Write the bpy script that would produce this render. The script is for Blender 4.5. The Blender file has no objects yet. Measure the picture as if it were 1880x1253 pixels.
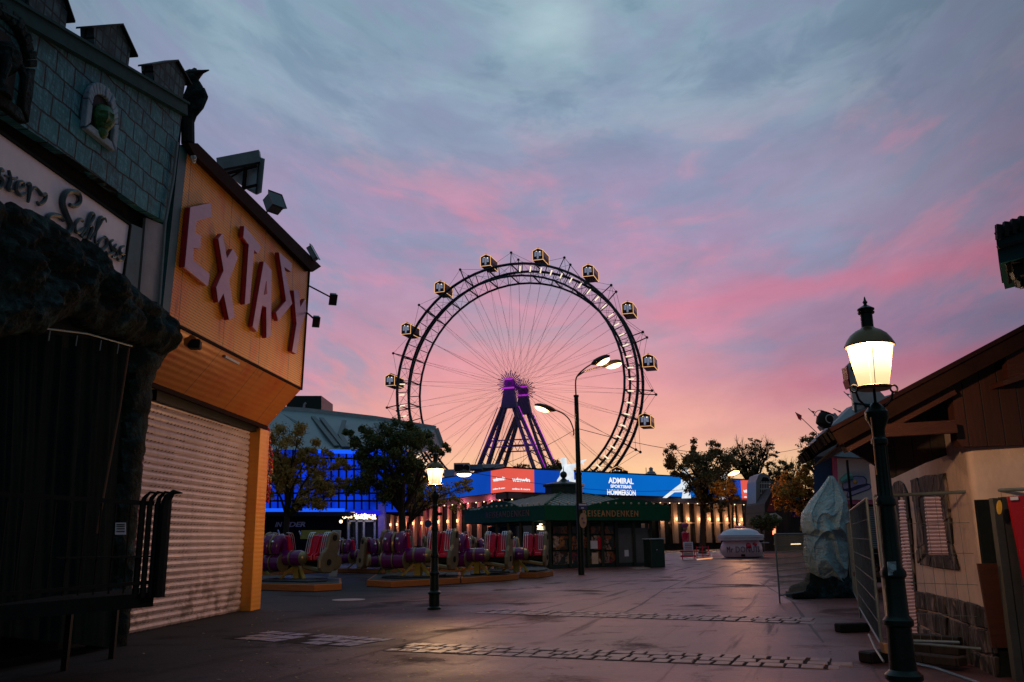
import bpy, bmesh, math, random
from mathutils import Vector, Matrix, noise
R = math.radians
random.seed(7)
SC = bpy.context.scene
COL = SC.collection

# ------------------------------------------------------------------ camera
FPX, H = 1567.0, 1.6
PITCH, ROLL = math.atan(364 / FPX), 0.0124
F_ = Vector((0, math.cos(PITCH), math.sin(PITCH)))
U_ = Vector((0, -math.sin(PITCH), math.cos(PITCH)))
R_ = Vector((1, 0, 0))
UU = U_ * math.cos(ROLL) + R_ * math.sin(ROLL)
RR = R_ * math.cos(ROLL) - U_ * math.sin(ROLL)
cd = bpy.data.cameras.new('camera')
cd.lens = 36.0 * FPX / 1880
cd.sensor_width = 36.0
cd.clip_start, cd.clip_end = 0.1, 3000
cam = bpy.data.objects.new('camera', cd)
COL.objects.link(cam)
cam.matrix_world = Matrix(((RR.x, UU.x, -F_.x, 0), (RR.y, UU.y, -F_.y, 0), (RR.z, UU.z, -F_.z, H), (0, 0, 0, 1)))
SC.camera = cam
SC.view_settings.view_transform = 'Standard'
SC.view_settings.look = 'None'
SC.view_settings.exposure = 0.0
SC.view_settings.gamma = 1.0

def ray(u, v):
    return RR * ((u - 940) / FPX) + UU * ((626.5 - v) / FPX) + F_
def G(u, v, z=0.0):
    d = ray(u, v); t = (z - H) / d.z
    return Vector((d.x * t, d.y * t, z))
def at(u, v, Y):
    d = ray(u, v); t = Y / d.y
    return Vector((d.x * t, Y, H + d.z * t))
def pl(u, v, P, D, off=0.0):
    """point of the vertical plane through P with ground direction D; off shifts the plane towards the right-hand normal"""
    dx, dy = D[0], D[1]; L = math.hypot(dx, dy)
    px, py = P[0] + off * dy / L, P[1] - off * dx / L
    d = ray(u, v); det = d.x * dy - d.y * dx
    t = (px * dy - py * dx) / det
    return Vector((d.x * t, d.y * t, H + d.z * t))

# ------------------------------------------------------------------ node helper
class NT:
    def __init__(s, tree): s.t = tree; s.n = tree.nodes; s.l = tree.links
    def _in(s, sock, val):
        if val is None: return
        if isinstance(val, (int, float)):
            sock.default_value = val if sock.type == 'VALUE' else ((val,) * 3 if sock.type == 'VECTOR' else (val, val, val, 1))
        elif isinstance(val, tuple):
            sock.default_value = val if (sock.type != 'RGBA' or len(val) == 4) else val + (1,)
        else: s.l.new(val, sock)
    def m(s, op, a, b=None, c=None, clamp=False):
        n = s.n.new('ShaderNodeMath'); n.operation = op; n.use_clamp = clamp
        for i, x in enumerate((a, b, c)): s._in(n.inputs[i], x)
        return n.outputs[0]
    def vm(s, op, a, b=None):
        n = s.n.new('ShaderNodeVectorMath'); n.operation = op
        s._in(n.inputs[0], a)
        if b is not None: s._in(n.inputs[1], b)
        return n.outputs[0]
    def mix(s, f, a, b, mode='MIX'):
        n = s.n.new('ShaderNodeMix'); n.data_type = 'RGBA'; n.blend_type = mode
        s._in(n.inputs[0], f); s._in(n.inputs[6], a); s._in(n.inputs[7], b)
        return n.outputs[2]
    def noise(s, vec, sc, det=4, rough=.55, dist=0.0):
        n = s.n.new('ShaderNodeTexNoise')
        s._in(n.inputs['Vector'], vec); n.inputs['Scale'].default_value = sc
        n.inputs['Detail'].default_value = det; n.inputs['Roughness'].default_value = rough
        n.inputs['Distortion'].default_value = dist
        return n.outputs['Fac']
    def ramp(s, f, stops, interp='LINEAR'):
        n = s.n.new('ShaderNodeValToRGB'); s._in(n.inputs[0], f)
        cr = n.color_ramp; cr.interpolation = interp
        while len(cr.elements) < len(stops): cr.elements.new(.5)
        for e, (p, c) in zip(cr.elements, stops):
            e.position = p; e.color = (c if isinstance(c, tuple) else (c, c, c)) + (1,)
        return n.outputs[0]
    def smooth(s, x, a, b):
        n = s.n.new('ShaderNodeMapRange'); n.interpolation_type = 'SMOOTHSTEP'
        s._in(n.inputs[0], x); n.inputs[1].default_value = a; n.inputs[2].default_value = b
        return n.outputs[0]
    def xyz(s, v):
        n = s.n.new('ShaderNodeSeparateXYZ'); s._in(n.inputs[0], v); return n.outputs
    def comb(s, x, y, z):
        n = s.n.new('ShaderNodeCombineXYZ')
        for i, q in enumerate((x, y, z)): s._in(n.inputs[i], q)
        return n.outputs[0]
    def coord(s, k='Object'): return s.n.new('ShaderNodeTexCoord').outputs[k]

def lin(r, g, b):
    f = lambda c: (c / 255) / 12.92 if c <= 10 else ((c / 255 + .055) / 1.055) ** 2.4
    return (f(r), f(g), f(b))

# ------------------------------------------------------------------ world: dusk sky
W = bpy.data.worlds.new('World'); SC.world = W; W.use_nodes = True
T = NT(W.node_tree)
for n in list(T.n): T.n.remove(n)
out = T.n.new('ShaderNodeOutputWorld'); bg = T.n.new('ShaderNodeBackground')
T.l.new(bg.outputs[0], out.inputs[0])
d = T.vm('NORMALIZE', T.coord('Generated'))
X, Y, Z = T.xyz(d)
el = T.m('MULTIPLY', T.m('ARCSINE', Z), 57.2958)
az = T.m('MULTIPLY', T.m('ARCTAN2', X, Y), 57.2958)
# cloud coordinates: a flat cloud layer overhead, streaks running from upper left to lower right
azc = T.m('SUBTRACT', az, 7.0)
el2 = T.m('SUBTRACT', el, T.m('MULTIPLY', T.m('MULTIPLY', azc, azc), .0085))
def skyc(kx, ky, o): return T.comb(T.m('ADD', T.m('MULTIPLY', az, kx), o), T.m('MULTIPLY', el2, ky), T.m('MULTIPLY', T.m('ABSOLUTE', T.m('MULTIPLY', az, .005)), 1.0))
n1 = T.noise(skyc(.085, .21, 3.7), 1.0, 6, .58, .5)
n2 = T.noise(skyc(.045, .13, 11.3), 1.0, 5, .55, .4)
n3 = T.noise(skyc(.16, .38, 23.1), 1.0, 6, .56, .4)
n5 = T.noise(skyc(.11, .26, 31.9), 1.0, 6, .6, .5)
elw = T.m('ADD', el, T.m('MULTIPLY', T.m('SUBTRACT', n2, .5), 7.0))
g = T.m('DIVIDE', elw, 90.0, clamp=True)
base = T.ramp(g, [(0, lin(250, 205, 150)), (4.5 / 90, lin(247, 200, 158)), (7 / 90, lin(232, 168, 158)), (10.5 / 90, lin(212, 148, 164)),
                  (14 / 90, lin(186, 146, 174)), (18 / 90, lin(168, 146, 180)), (23 / 90, lin(158, 148, 180)), (27 / 90, lin(142, 154, 182)),
                  (33 / 90, lin(134, 162, 180)), (42 / 90, lin(116, 148, 168)), (1, lin(96, 134, 160))])
# pink cloud patches, thickest between 12 and 25 degrees
band = T.m('MULTIPLY', T.smooth(el, 6, 12), T.m('SUBTRACT', 1.0, T.smooth(el, 21, 30)))
pk = T.m('MULTIPLY', T.smooth(T.m('ADD', T.m('MULTIPLY', n1, .62), T.m('MULTIPLY', n3, .38)), .48, .62), band)
# blue-grey cloud between
bl = T.m('MULTIPLY', T.smooth(T.m('ADD', T.m('MULTIPLY', n5, .7), T.m('MULTIPLY', n3, .3)), .47, .60), T.m('MULTIPLY', T.smooth(T.m('ADD', el, T.m('MULTIPLY', T.m('ABSOLUTE', azc), .22)), 9, 16), T.m('SUBTRACT', 1.0, T.smooth(el, 34, 42))))
c = T.mix(T.m('MULTIPLY', bl, .78), base, lin(140, 150, 180) + (1,))
c = T.mix(T.m('MULTIPLY', pk, .66), c, lin(214, 142, 168) + (1,))
# pale thin cloud high up
hi = T.m('MULTIPLY', T.smooth(T.m('ADD', T.m('MULTIPLY', n1, .5), T.m('MULTIPLY', n2, .5)), .46, .64), T.smooth(el, 21, 29))
c = T.mix(T.m('MULTIPLY', hi, .55), c, lin(158, 184, 198) + (1,))
dk = T.m('MULTIPLY', T.smooth(T.m('SUBTRACT', 1.0, n5), .49, .64), T.smooth(el, 21, 29))
c = T.mix(T.m('MULTIPLY', dk, .36), c, lin(98, 126, 154) + (1,))
# the long salmon streak to the right and the slate band under it
def gauss(x, c0, w):
    q = T.m('DIVIDE', T.m('SUBTRACT', x, c0), w)
    return T.m('POWER', 2.718, T.m('MULTIPLY', T.m('MULTIPLY', q, q), -1.0))
wob = T.m('MULTIPLY', T.m('SUBTRACT', n3, .5), 3.2)
els = T.m('ADD', T.m('SUBTRACT', el, T.m('MULTIPLY', az, .06)), wob)
st = T.m('MULTIPLY', gauss(els, 14.2, 1.0), T.smooth(az, 4, 14))
c = T.mix(T.m('MULTIPLY', gauss(els, 10.6, 2.3), T.m('MULTIPLY', T.smooth(az, 9, 20), .5)), c, lin(118, 118, 156) + (1,))
c = T.mix(T.m('MULTIPLY', st, .54), c, lin(222, 122, 148) + (1,))
st2 = T.m('MULTIPLY', gauss(T.m('ADD', T.m('SUBTRACT', el, T.m('MULTIPLY', az, .10)), wob), 7.2, 1.2), T.smooth(az, 12, 20))
c = T.mix(T.m('MULTIPLY', st2, .6), c, lin(200, 118, 146) + (1,))
# glow round the wheel, low on the horizon
gl = T.m('MULTIPLY', gauss(az, 1.0, 11.0), gauss(el, 7.5, 7.0))
c = T.mix(T.m('MULTIPLY', gl, .58), c, lin(255, 176, 160) + (1,))
hz = T.m('MULTIPLY', gauss(az, 7.0, 16.0), gauss(el, 2.5, 2.6))
c = T.mix(T.m('MULTIPLY', hz, .75), c, lin(255, 214, 150) + (1,))
def gauss2(a0, e0, wa_, we_):
    return T.m('MULTIPLY', gauss(az, a0, wa_), gauss(T.m('ADD', el, wob), e0, we_))
c = T.mix(T.m('MULTIPLY', gauss2(3.5, 33.5, 3.2, 2.6), .65), c, lin(176, 202, 208) + (1,))
c = T.mix(T.m('MULTIPLY', gauss2(23.0, 21.0, 7.0, 2.6), .50), c, lin(160, 170, 194) + (1,))
n4 = T.noise(skyc(.30, .70, 41.7), 1.0, 6, .6, .4)
c = T.mix(1.0, c, T.ramp(T.m('ADD', T.m('MULTIPLY', n4, .5), T.m('MULTIPLY', n3, .5)), [(.34, .93), (.5, 1.0), (.66, 1.07)]), 'MULTIPLY')
# darkening away from the sunset: sideways and behind
sd = T.ramp(T.m('DIVIDE', T.m('ABSOLUTE', T.m('SUBTRACT', az, -4.0)), 180.0), [(0, 1.0), (14 / 180, 1.0), (25 / 180, .90), (37 / 180, .58), (60 / 180, .26), (1, .15)])
sdk = T.mix(T.smooth(el, 30, 62), sd, (.78, .78, .78, 1))
c = T.mix(1.0, c, sdk, 'MULTIPLY')
bk = T.m('MULTIPLY', T.smooth(T.m('ABSOLUTE', az), 38, 100), T.m('SUBTRACT', 1.0, T.smooth(el, 25, 60)))
c = T.mix(T.m('MULTIPLY', bk, .8), c, (.045, .072, .092, 1))
low = T.smooth(el, -1.5, 0.0)
c = T.mix(low, (.02, .02, .025, 1), c)
T.l.new(c, bg.inputs[0]); bg.inputs[1].default_value = 1.0

# ------------------------------------------------------------------ mesh builder
ORG = {}
def tag(o, label=None, cat=None, group=None, kind=None):
    if label: o['label'] = label
    if cat: o['category'] = cat
    if group: o['group'] = group
    if kind: o['kind'] = kind
    return o
def thing(name, label, cat, loc=(0, 0, 0), group=None):
    o = bpy.data.objects.new(name, None); COL.objects.link(o); o.empty_display_size = .2
    o.location = loc; ORG[o.name] = Vector(loc)
    return tag(o, label, cat, group)
def dup(o, loc=None, rz=None, parent=None):
    c = o.copy(); COL.objects.link(c)
    if parent: c.parent = parent
    for ch in list(o.children): dup(ch, parent=c)
    if loc is not None: c.location = loc
    if rz is not None: c.rotation_euler = (0, 0, rz)
    return c

class MB:
    def __init__(s): s.v = []; s.f = []
    def add(s, vs, fs):
        o = len(s.v); s.v += [Vector(x) for x in vs]; s.f += [tuple(i + o for i in f) for f in fs]; return s
    def box(s, a, b):
        x0, y0, z0 = a; x1, y1, z1 = b
        return s.add([(x0, y0, z0), (x1, y0, z0), (x1, y1, z0), (x0, y1, z0), (x0, y0, z1), (x1, y0, z1), (x1, y1, z1), (x0, y1, z1)],
                     [(0, 3, 2, 1), (4, 5, 6, 7), (0, 1, 5, 4), (1, 2, 6, 5), (2, 3, 7, 6), (3, 0, 4, 7)])
    def cb(s, c, sx, sy, sz, rz=0.0):
        """box centred on c"""
        cs, sn = math.cos(rz), math.sin(rz); vs = []
        for dz in (-sz / 2, sz / 2):
            for dx, dy in ((-1, -1), (1, -1), (1, 1), (-1, 1)):
                x, y = dx * sx / 2, dy * sy / 2
                vs.append((c[0] + x * cs - y * sn, c[1] + x * sn + y * cs, c[2] + dz))
        return s.add(vs, [(0, 3, 2, 1), (4, 5, 6, 7), (0, 1, 5, 4), (1, 2, 6, 5), (2, 3, 7, 6), (3, 0, 4, 7)])
    def bar(s, p, q, w, h=None, up=(0, 0, 1)):
        p, q = Vector(p), Vector(q); d = (q - p).normalized(); up = Vector(up)
        if abs(d.dot(up)) > .98: up = Vector((0, 1, 0))
        x = d.cross(up).normalized(); y = x.cross(d).normalized(); h = h or w
        x *= w / 2; y *= h / 2; vs = []
        for c0 in (p, q): vs += [c0 - x - y, c0 + x - y, c0 + x + y, c0 - x + y]
        return s.add(vs, [(0, 3, 2, 1), (4, 5, 6, 7), (0, 1, 5, 4), (1, 2, 6, 5), (2, 3, 7, 6), (3, 0, 4, 7)])
    def tube(s, pts, r, n=8, cap=True, closed=False):
        pts = [Vector(p) for p in pts]; m = len(pts)
        rr = r if isinstance(r, (list, tuple)) else [r] * m
        o = len(s.v); prev = None
        for i, p in enumerate(pts):
            if closed: d = pts[(i + 1) % m] - pts[i - 1]
            else: d = pts[min(i + 1, m - 1)] - pts[max(i - 1, 0)]
            if d.length < 1e-9: d = Vector((0, 0, 1))
            d.normalize()
            if prev is None:
                a = Vector((0, 0, 1)) if abs(d.z) < .9 else Vector((0, 1, 0))
                x = d.cross(a).normalized()
            else: x = (prev - d * prev.dot(d)).normalized()
            prev = x; y = d.cross(x)
            for k in range(n):
                t = 2 * math.pi * k / n
                s.v.append(p + (x * math.cos(t) + y * math.sin(t)) * rr[i])
        for i in range(m if closed else m - 1):
            j = (i + 1) % m
            for k in range(n):
                a, b = o + i * n + k, o + i * n + (k + 1) % n
                s.f.append((a, b, o + j * n + (k + 1) % n, o + j * n + k))
        if cap and not closed:
            s.f.append(tuple(o + k for k in reversed(range(n)))); s.f.append(tuple(o + (m - 1) * n + k for k in range(n)))
        return s
    def lathe(s, prof, n=24, c=(0, 0, 0), sx=1, sy=1):
        o = len(s.v); m = len(prof)
        for r, z in prof:
            for k in range(n):
                t = 2 * math.pi * k / n
                s.v.append(Vector((c[0] + r * sx * math.cos(t), c[1] + r * sy * math.sin(t), c[2] + z)))
        for i in range(m - 1):
            for k in range(n):
                s.f.append((o + i * n + k, o + i * n + (k + 1) % n, o + (i + 1) * n + (k + 1) % n, o + (i + 1) * n + k))
        if prof[0][0] > 1e-4: s.f.append(tuple(o + k for k in reversed(range(n))))
        if prof[-1][0] > 1e-4: s.f.append(tuple(o + (m - 1) * n + k for k in range(n)))
        return s
    def ball(s, c, r, n=12, m=8, sz=1.0):
        return s.lathe([(max(r * math.sin(math.pi * i / m), 1e-5), -r * sz * math.cos(math.pi * i / m)) for i in range(m + 1)], n, c)
    def ext(s, poly, vec):
        poly = [Vector(p) for p in poly]; vec = Vector(vec); n = len(poly)
        o = len(s.v); s.v += poly + [p + vec for p in poly]
        s.f.append(tuple(o + i for i in range(n))); s.f.append(tuple(o + n + i for i in reversed(range(n))))
        for i in range(n): s.f.append((o + i, o + n + i, o + n + (i + 1) % n, o + (i + 1) % n))
        return s
    def quad(s, a, b, c, d): return s.add([a, b, c, d], [(0, 1, 2, 3)])
    def grid(s, fn, nu, nv):
        vs = [fn(i / nu, j / nv) for j in range(nv + 1) for i in range(nu + 1)]
        return s.add(vs, [(j * (nu + 1) + i, j * (nu + 1) + i + 1, (j + 1) * (nu + 1) + i + 1, (j + 1) * (nu + 1) + i) for j in range(nv) for i in range(nu)])
    def text(s, txt, O, xd, yd, h, w=None, ext=.02, shear=0, bold=0.0, align='L', warp=None, gap=1.0):
        cu = bpy.data.curves.new('t', 'FONT'); cu.body = txt; cu.size = 1; cu.extrude = 0.0
        cu.shear = shear; cu.offset = bold; cu.resolution_u = 3; cu.space_character = gap
        ob = bpy.data.objects.new('t', cu); COL.objects.link(ob)
        dg = bpy.context.evaluated_depsgraph_get(); dg.update()
        me = bpy.data.meshes.new_from_object(ob.evaluated_get(dg))
        vs = [v.co.copy() for v in me.vertices]; fs = [tuple(p.vertices) for p in me.polygons]
        bpy.data.objects.remove(ob); bpy.data.curves.remove(cu)
        x0 = min(v.x for v in vs); x1 = max(v.x for v in vs); y0 = min(v.y for v in vs); y1 = max(v.y for v in vs)
        ky = h / (y1 - y0); kx = (w / (x1 - x0)) if w else ky
        O, xd, yd = Vector(O), Vector(xd).normalized(), Vector(yd).normalized(); nn = xd.cross(yd)
        off = -(x1 - x0) * kx / 2 if align == 'C' else 0
        def P(v, e):
            a, b = (v.x - x0) * kx + off, (v.y - y0) * ky
            if warp: return warp(a, b, e)
            return O + xd * a + yd * b + nn * e
        n = len(vs); o = len(s.v)
        s.v += [P(v, ext) for v in vs] + [P(v, 0) for v in vs]
        s.f += [tuple(i + o for i in f) for f in fs]
        cnt = {}
        for f in fs:
            for i in range(len(f)):
                a, b = f[i], f[(i + 1) % len(f)]
                cnt[(a, b)] = 1
        for (a, b) in cnt:
            if (b, a) not in cnt: s.f.append((o + a, o + n + a, o + n + b, o + b))
        bpy.data.meshes.remove(me)
        return s
    def build(s, name, mat, parent=None, smooth=False, bevel=0, loc=None, fix=True):
        if parent is not None: org = ORG[parent.name]
        elif loc is not None: org = Vector(loc)
        else:
            xs = [v.x for v in s.v]; ys = [v.y for v in s.v]; zs = [v.z for v in s.v]
            org = Vector(((min(xs) + max(xs)) / 2, (min(ys) + max(ys)) / 2, min(zs)))
        me = bpy.data.meshes.new(name)
        me.from_pydata([v - org for v in s.v], [], s.f)
        me.validate()
        if fix:
            bm = bmesh.new(); bm.from_mesh(me); bmesh.ops.recalc_face_normals(bm, faces=bm.faces); bm.to_mesh(me); bm.free()
        o = bpy.data.objects.new(name, me); COL.objects.link(o)
        me.materials.append(mat)
        if smooth:
            me.polygons.foreach_set('use_smooth', [True] * len(me.polygons)); me.set_sharp_from_angle(angle=R(38))
        if parent is not None: o.parent = parent
        else: o.location = org
        ORG[o.name] = org
        if bevel:
            b = o.modifiers.new('bevel', 'BEVEL'); b.width = bevel; b.segments = 1; b.limit_method = 'ANGLE'; b.angle_limit = R(40)
        return o

# ------------------------------------------------------------------ materials
def base_mat(name):
    m = bpy.data.materials.new(name); m.use_nodes = True
    t = NT(m.node_tree); p = t.n['Principled BSDF']
    return m, t, p
def M(name, col, rough=.6, metal=0.0, var=.3, vs=3.0, bump=0.0, bs=20.0, spec=None, stretch=None, dirt=0.0):
    m, t, p = base_mat(name)
    co = t.coord('Object')
    if stretch: co = t.vm('MULTIPLY', co, stretch)
    n = t.noise(co, vs, 6, .62)
    n2 = t.noise(co, vs * 6.3, 5, .6)
    f = t.m('ADD', t.m('MULTIPLY', n, .65), t.m('MULTIPLY', n2, .35))
    k = t.ramp(f, [(.28, 1 - var), (.72, 1 + var)])
    t._in(p.inputs['Base Color'], t.mix(1.0, col + (1,), k, 'MULTIPLY'))
    t._in(p.inputs['Roughness'], t.m('ADD', rough - .08, t.m('MULTIPLY', n2, .16), clamp=True))
    p.inputs['Metallic'].default_value = metal
    if spec is not None: p.inputs['Specular IOR Level'].default_value = spec
    if bump:
        b = t.n.new('ShaderNodeBump'); b.inputs['Strength'].default_value = bump; b.inputs['Distance'].default_value = .03
        t._in(b.inputs['Height'], t.noise(co, bs, 5, .6)); t.l.new(b.outputs[0], p.inputs['Normal'])
    return m
def EM(name, col, s=1.0, var=0.0, vs=2.0, sample=True):
    m = bpy.data.materials.new(name); m.use_nodes = True
    t = NT(m.node_tree); t.n.remove(t.n['Principled BSDF'])
    e = t.n.new('ShaderNodeEmission'); t.l.new(e.outputs[0], t.n['Material Output'].inputs[0])
    if var:
        k = t.ramp(t.noise(t.coord('Object'), vs, 4), [(.3, 1 - var), (.7, 1 + var)])
        t._in(e.inputs[0], t.mix(1.0, col + (1,), k, 'MULTIPLY'))
    else: e.inputs[0].default_value = col + (1,)
    e.inputs[1].default_value = s
    if not sample: m.cycles.emission_sampling = 'NONE'
    return m

# asphalt -----------------------------------------------------------
m_asph, t, p = base_mat('asphalt')
co = t.coord('Object'); y_ = t.xyz(co)[1]
big = t.noise(co, .16, 5, .55, .4); mid = t.noise(co, 1.1, 6, .6, .3); fine = t.noise(co, 60, 4, .7)
vo = t.n.new('ShaderNodeTexVoronoi'); vo.feature = 'F1'; t._in(vo.inputs['Vector'], t.vm('MULTIPLY', co, (1.0, .55, 1.0))); vo.inputs['Scale'].default_value = .13
vo.distance = 'CHEBYCHEV'
patch = t.xyz(vo.outputs['Color'])[0]
strk = t.noise(t.vm('MULTIPLY', t.vm('ADD', co, t.comb(t.m('MULTIPLY', y_, -.5), 0.0, 0.0)), (1.4, .28, 1.0)), .9, 6, .6, .6)
f = t.m('ADD', t.m('ADD', t.m('MULTIPLY', big, .48), t.m('MULTIPLY', mid, .22)), t.m('ADD', t.m('MULTIPLY', patch, .08), t.m('MULTIPLY', strk, .22)))
colr = t.ramp(f, [(.38, (.034, .016, .018)), (.46, (.115, .040, .040)), (.54, (.215, .070, .066)), (.64, (.29, .110, .100))])
colr = t.mix(t.smooth(t.m('ADD', t.m('SUBTRACT', 0.0, t.xyz(co)[0]), t.m('MULTIPLY', t.m('SUBTRACT', mid, .5), 5.0)), 0.5, 5.0), colr, (.022, .024, .028, 1))  # shade along the left side painted into the asphalt colour
vc = t.n.new('ShaderNodeTexVoronoi'); vc.feature = 'DISTANCE_TO_EDGE'; vc.inputs['Scale'].default_value = .21
t._in(vc.inputs['Vector'], t.vm('ADD', co, t.comb(t.m('MULTIPLY', mid, 1.6), t.m('MULTIPLY', t.noise(co, .8, 5, .6), 2.2), 0.0)))
crk = t.m('MULTIPLY', t.m('SUBTRACT', 1.0, t.smooth(vc.outputs['Distance'], .002, .007)), t.smooth(big, .44, .56))
colr = t.mix(t.m('MULTIPLY', crk, .7), colr, (.012, .009, .010, 1))
grit = t.noise(co, 14, 6, .75)
colr = t.mix(1.0, colr, t.ramp(grit, [(.34, .60), (.5, 1.0), (.66, 1.42)]), 'MULTIPLY')
colr = t.mix(t.m('MULTIPLY', t.smooth(fine, .58, .75), .55), colr, (.16, .14, .15, 1))
colr = t.mix(t.m('MULTIPLY', t.smooth(fine, .48, .30), .5), colr, (.02, .018, .02, 1))
stain = t.smooth(t.m('ADD', t.m('MULTIPLY', t.noise(co, .42, 4, .5, .8), .6), t.m('ADD', t.m('MULTIPLY', mid, .22), t.m('MULTIPLY', grit, .18))), .535, .60)
colr = t.mix(t.m('MULTIPLY', stain, .62), colr, (.030, .020, .023, 1))
track = t.smooth(t.noise(t.vm('MULTIPLY', t.vm('ADD', co, t.comb(t.m('MULTIPLY', y_, -.35), 0.0, 0.0)), (2.2, .10, 1.0)), 1.0, 6, .62, .5), .56, .68)
colr = t.mix(t.m('MULTIPLY', track, .40), colr, (.030, .020, .022, 1))
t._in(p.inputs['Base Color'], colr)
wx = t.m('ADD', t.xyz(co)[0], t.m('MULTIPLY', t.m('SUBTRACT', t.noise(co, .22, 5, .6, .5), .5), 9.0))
gloss = t.m('MULTIPLY', t.smooth(wx, -4.5, 1.5), t.m('SUBTRACT', 1.0, t.smooth(t.m('SUBTRACT', wx, t.m('MULTIPLY', y_, .22)), 1.6, 4.5)))  # shinier middle, duller sides: shading of the street worked into the gloss
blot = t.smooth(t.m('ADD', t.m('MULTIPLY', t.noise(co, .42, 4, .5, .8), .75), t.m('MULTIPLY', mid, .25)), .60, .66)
gloss = t.m('MULTIPLY', gloss, t.m('SUBTRACT', 1.0, t.m('MULTIPLY', blot, .75)))
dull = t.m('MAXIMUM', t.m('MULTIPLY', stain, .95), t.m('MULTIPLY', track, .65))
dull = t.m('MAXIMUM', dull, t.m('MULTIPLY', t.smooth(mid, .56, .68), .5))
gloss = t.m('MULTIPLY', gloss, t.m('SUBTRACT', 1.0, t.m('MULTIPLY', dull, .62)))
t._in(p.inputs['Roughness'], t.m('ADD', t.m('SUBTRACT', .72, t.m('MULTIPLY', gloss, .38)), t.m('MULTIPLY', grit, .08)))
t._in(p.inputs['Specular IOR Level'], t.m('MULTIPLY', t.m('ADD', .26, t.m('MULTIPLY', gloss, .80)), t.m('SUBTRACT', 1.0, t.m('MULTIPLY', dull, .75))))
p.inputs['Specular Tint'].default_value = (1.0, .72, .74, 1)
b = t.n.new('ShaderNodeBump'); b.inputs['Strength'].default_value = .55; b.inputs['Distance'].default_value = .014
t._in(b.inputs['Height'], t.m('ADD', t.m('MULTIPLY', fine, .6), t.m('MULTIPLY', t.noise(co, 9, 5, .7), 1.6))); t.l.new(b.outputs[0], p.inputs['Normal'])

# perforated yellow cladding ----------------------------------------
def perforated(name, col, hole, sy=.055, dots=True):
    m, t, p = base_mat(name)
    co = t.coord('Object'); x, y, z = t.xyz(co)
    fy = t.m('SUBTRACT', t.m('FRACT', t.m('DIVIDE', y, sy)), .5)
    row = t.m('MULTIPLY', t.m('MODULO', t.m('FLOOR', t.m('DIVIDE', z, sy)), 2.0), .5)
    fy = t.m('SUBTRACT', t.m('FRACT', t.m('ADD', t.m('DIVIDE', y, sy), row)), .5)
    fz = t.m('SUBTRACT', t.m('FRACT', t.m('DIVIDE', z, sy)), .5)
    dd = t.m('SQRT', t.m('ADD', t.m('MULTIPLY', fy, fy), t.m('MULTIPLY', fz, fz)))
    mask = t.m('SUBTRACT', 1.0, t.smooth(dd, .20, .36))
    w = t.noise(t.vm('MULTIPLY', co, (1.0, 1.0, .5)), 1.1, 5, .65)
    stain = t.noise(t.vm('MULTIPLY', co, (1.0, 2.4, .35)), 2.3, 6, .7)
    c0 = t.mix(t.smooth(w, .45, .72), col + (1,), tuple(a * b for a, b in zip(col, (.95, .55, .5))) + (1,))
    c0 = t.mix(t.m('MULTIPLY', t.smooth(stain, .56, .74), .6), c0, (.10, .022, .012, 1))
    seam = t.m('SUBTRACT', 1.0, t.smooth(t.m('ABSOLUTE', t.m('SUBTRACT', t.m('FRACT', t.m('DIVIDE', y, 1.92)), .5)), .004, .010))
    c0 = t.mix(t.m('MULTIPLY', seam, .7), c0, (.06, .02, .01, 1))
    if dots: c0 = t.mix(t.m('MULTIPLY', mask, .85), c0, hole + (1,))
    t._in(p.inputs['Base Color'], c0)
    p.inputs['Roughness'].default_value = .38; p.inputs['Metallic'].default_value = .12
    b = t.n.new('ShaderNodeBump'); b.inputs['Strength'].default_value = .5; b.inputs['Distance'].default_value = .01
    t._in(b.inputs['Height'], t.m('SUBTRACT', 1.0, mask) if dots else t.m('MULTIPLY', t.m('SINE', t.m('MULTIPLY', z, 60.0)), .22)); t.l.new(b.outputs[0], p.inputs['Normal'])
    return m
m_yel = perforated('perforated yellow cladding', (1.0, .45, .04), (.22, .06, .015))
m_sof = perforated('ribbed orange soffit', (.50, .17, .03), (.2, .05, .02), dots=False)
m_pil = perforated('ribbed orange pillar', (.88, .36, .045), (.2, .05, .02), dots=False)

# shingles ----------------------------------------------------------
m_shg, t, p = base_mat('painted shingle wall')
co = t.coord('Object'); x, y, z = t.xyz(co)
br = t.n.new('ShaderNodeTexBrick')
wv = t.noise(co, 1.2, 3)
t._in(br.inputs['Vector'], t.comb(t.m('ADD', y, t.m('MULTIPLY', wv, .10)), t.m('ADD', z, t.m('MULTIPLY', t.noise(co, 2.2, 3), .12)), 0.0))
br.inputs['Scale'].default_value = 1.0; br.inputs['Brick Width'].default_value = .42; br.inputs['Row Height'].default_value = .34
br.inputs['Mortar Size'].default_value = .018; br.inputs['Mortar Smooth'].default_value = .5
br.inputs['Color1'].default_value = (.022, .22, .28, 1); br.inputs['Color2'].default_value = (.010, .115, .155, 1); br.inputs['Mortar'].default_value = (.004, .016, .02, 1)
stk = t.noise(t.vm('MULTIPLY', co, (1.0, 14.0, 2.2)), 2.2, 5, .7)
stk2 = t.noise(t.vm('MULTIPLY', t.vm('ADD', co, t.comb(0.0, t.m('MULTIPLY', z, .8), 0.0)), (1.0, 5.0, 12.0)), 1.5, 4, .6)
k = t.m('MULTIPLY', t.smooth(stk, .42, .66), t.smooth(stk2, .36, .58))
c0 = t.mix(t.m('MULTIPLY', k, .75), br.outputs[0], (.14, .46, .62, 1))
c0 = t.mix(t.m('MULTIPLY', t.smooth(t.noise(co, 2.5, 5), .42, .25), .8), c0, (.012, .045, .05, 1))
c0 = t.mix(br.outputs['Fac'], c0, (.008, .018, .022, 1))
t._in(p.inputs['Base Color'], c0); p.inputs['Roughness'].default_value = .62
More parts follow.
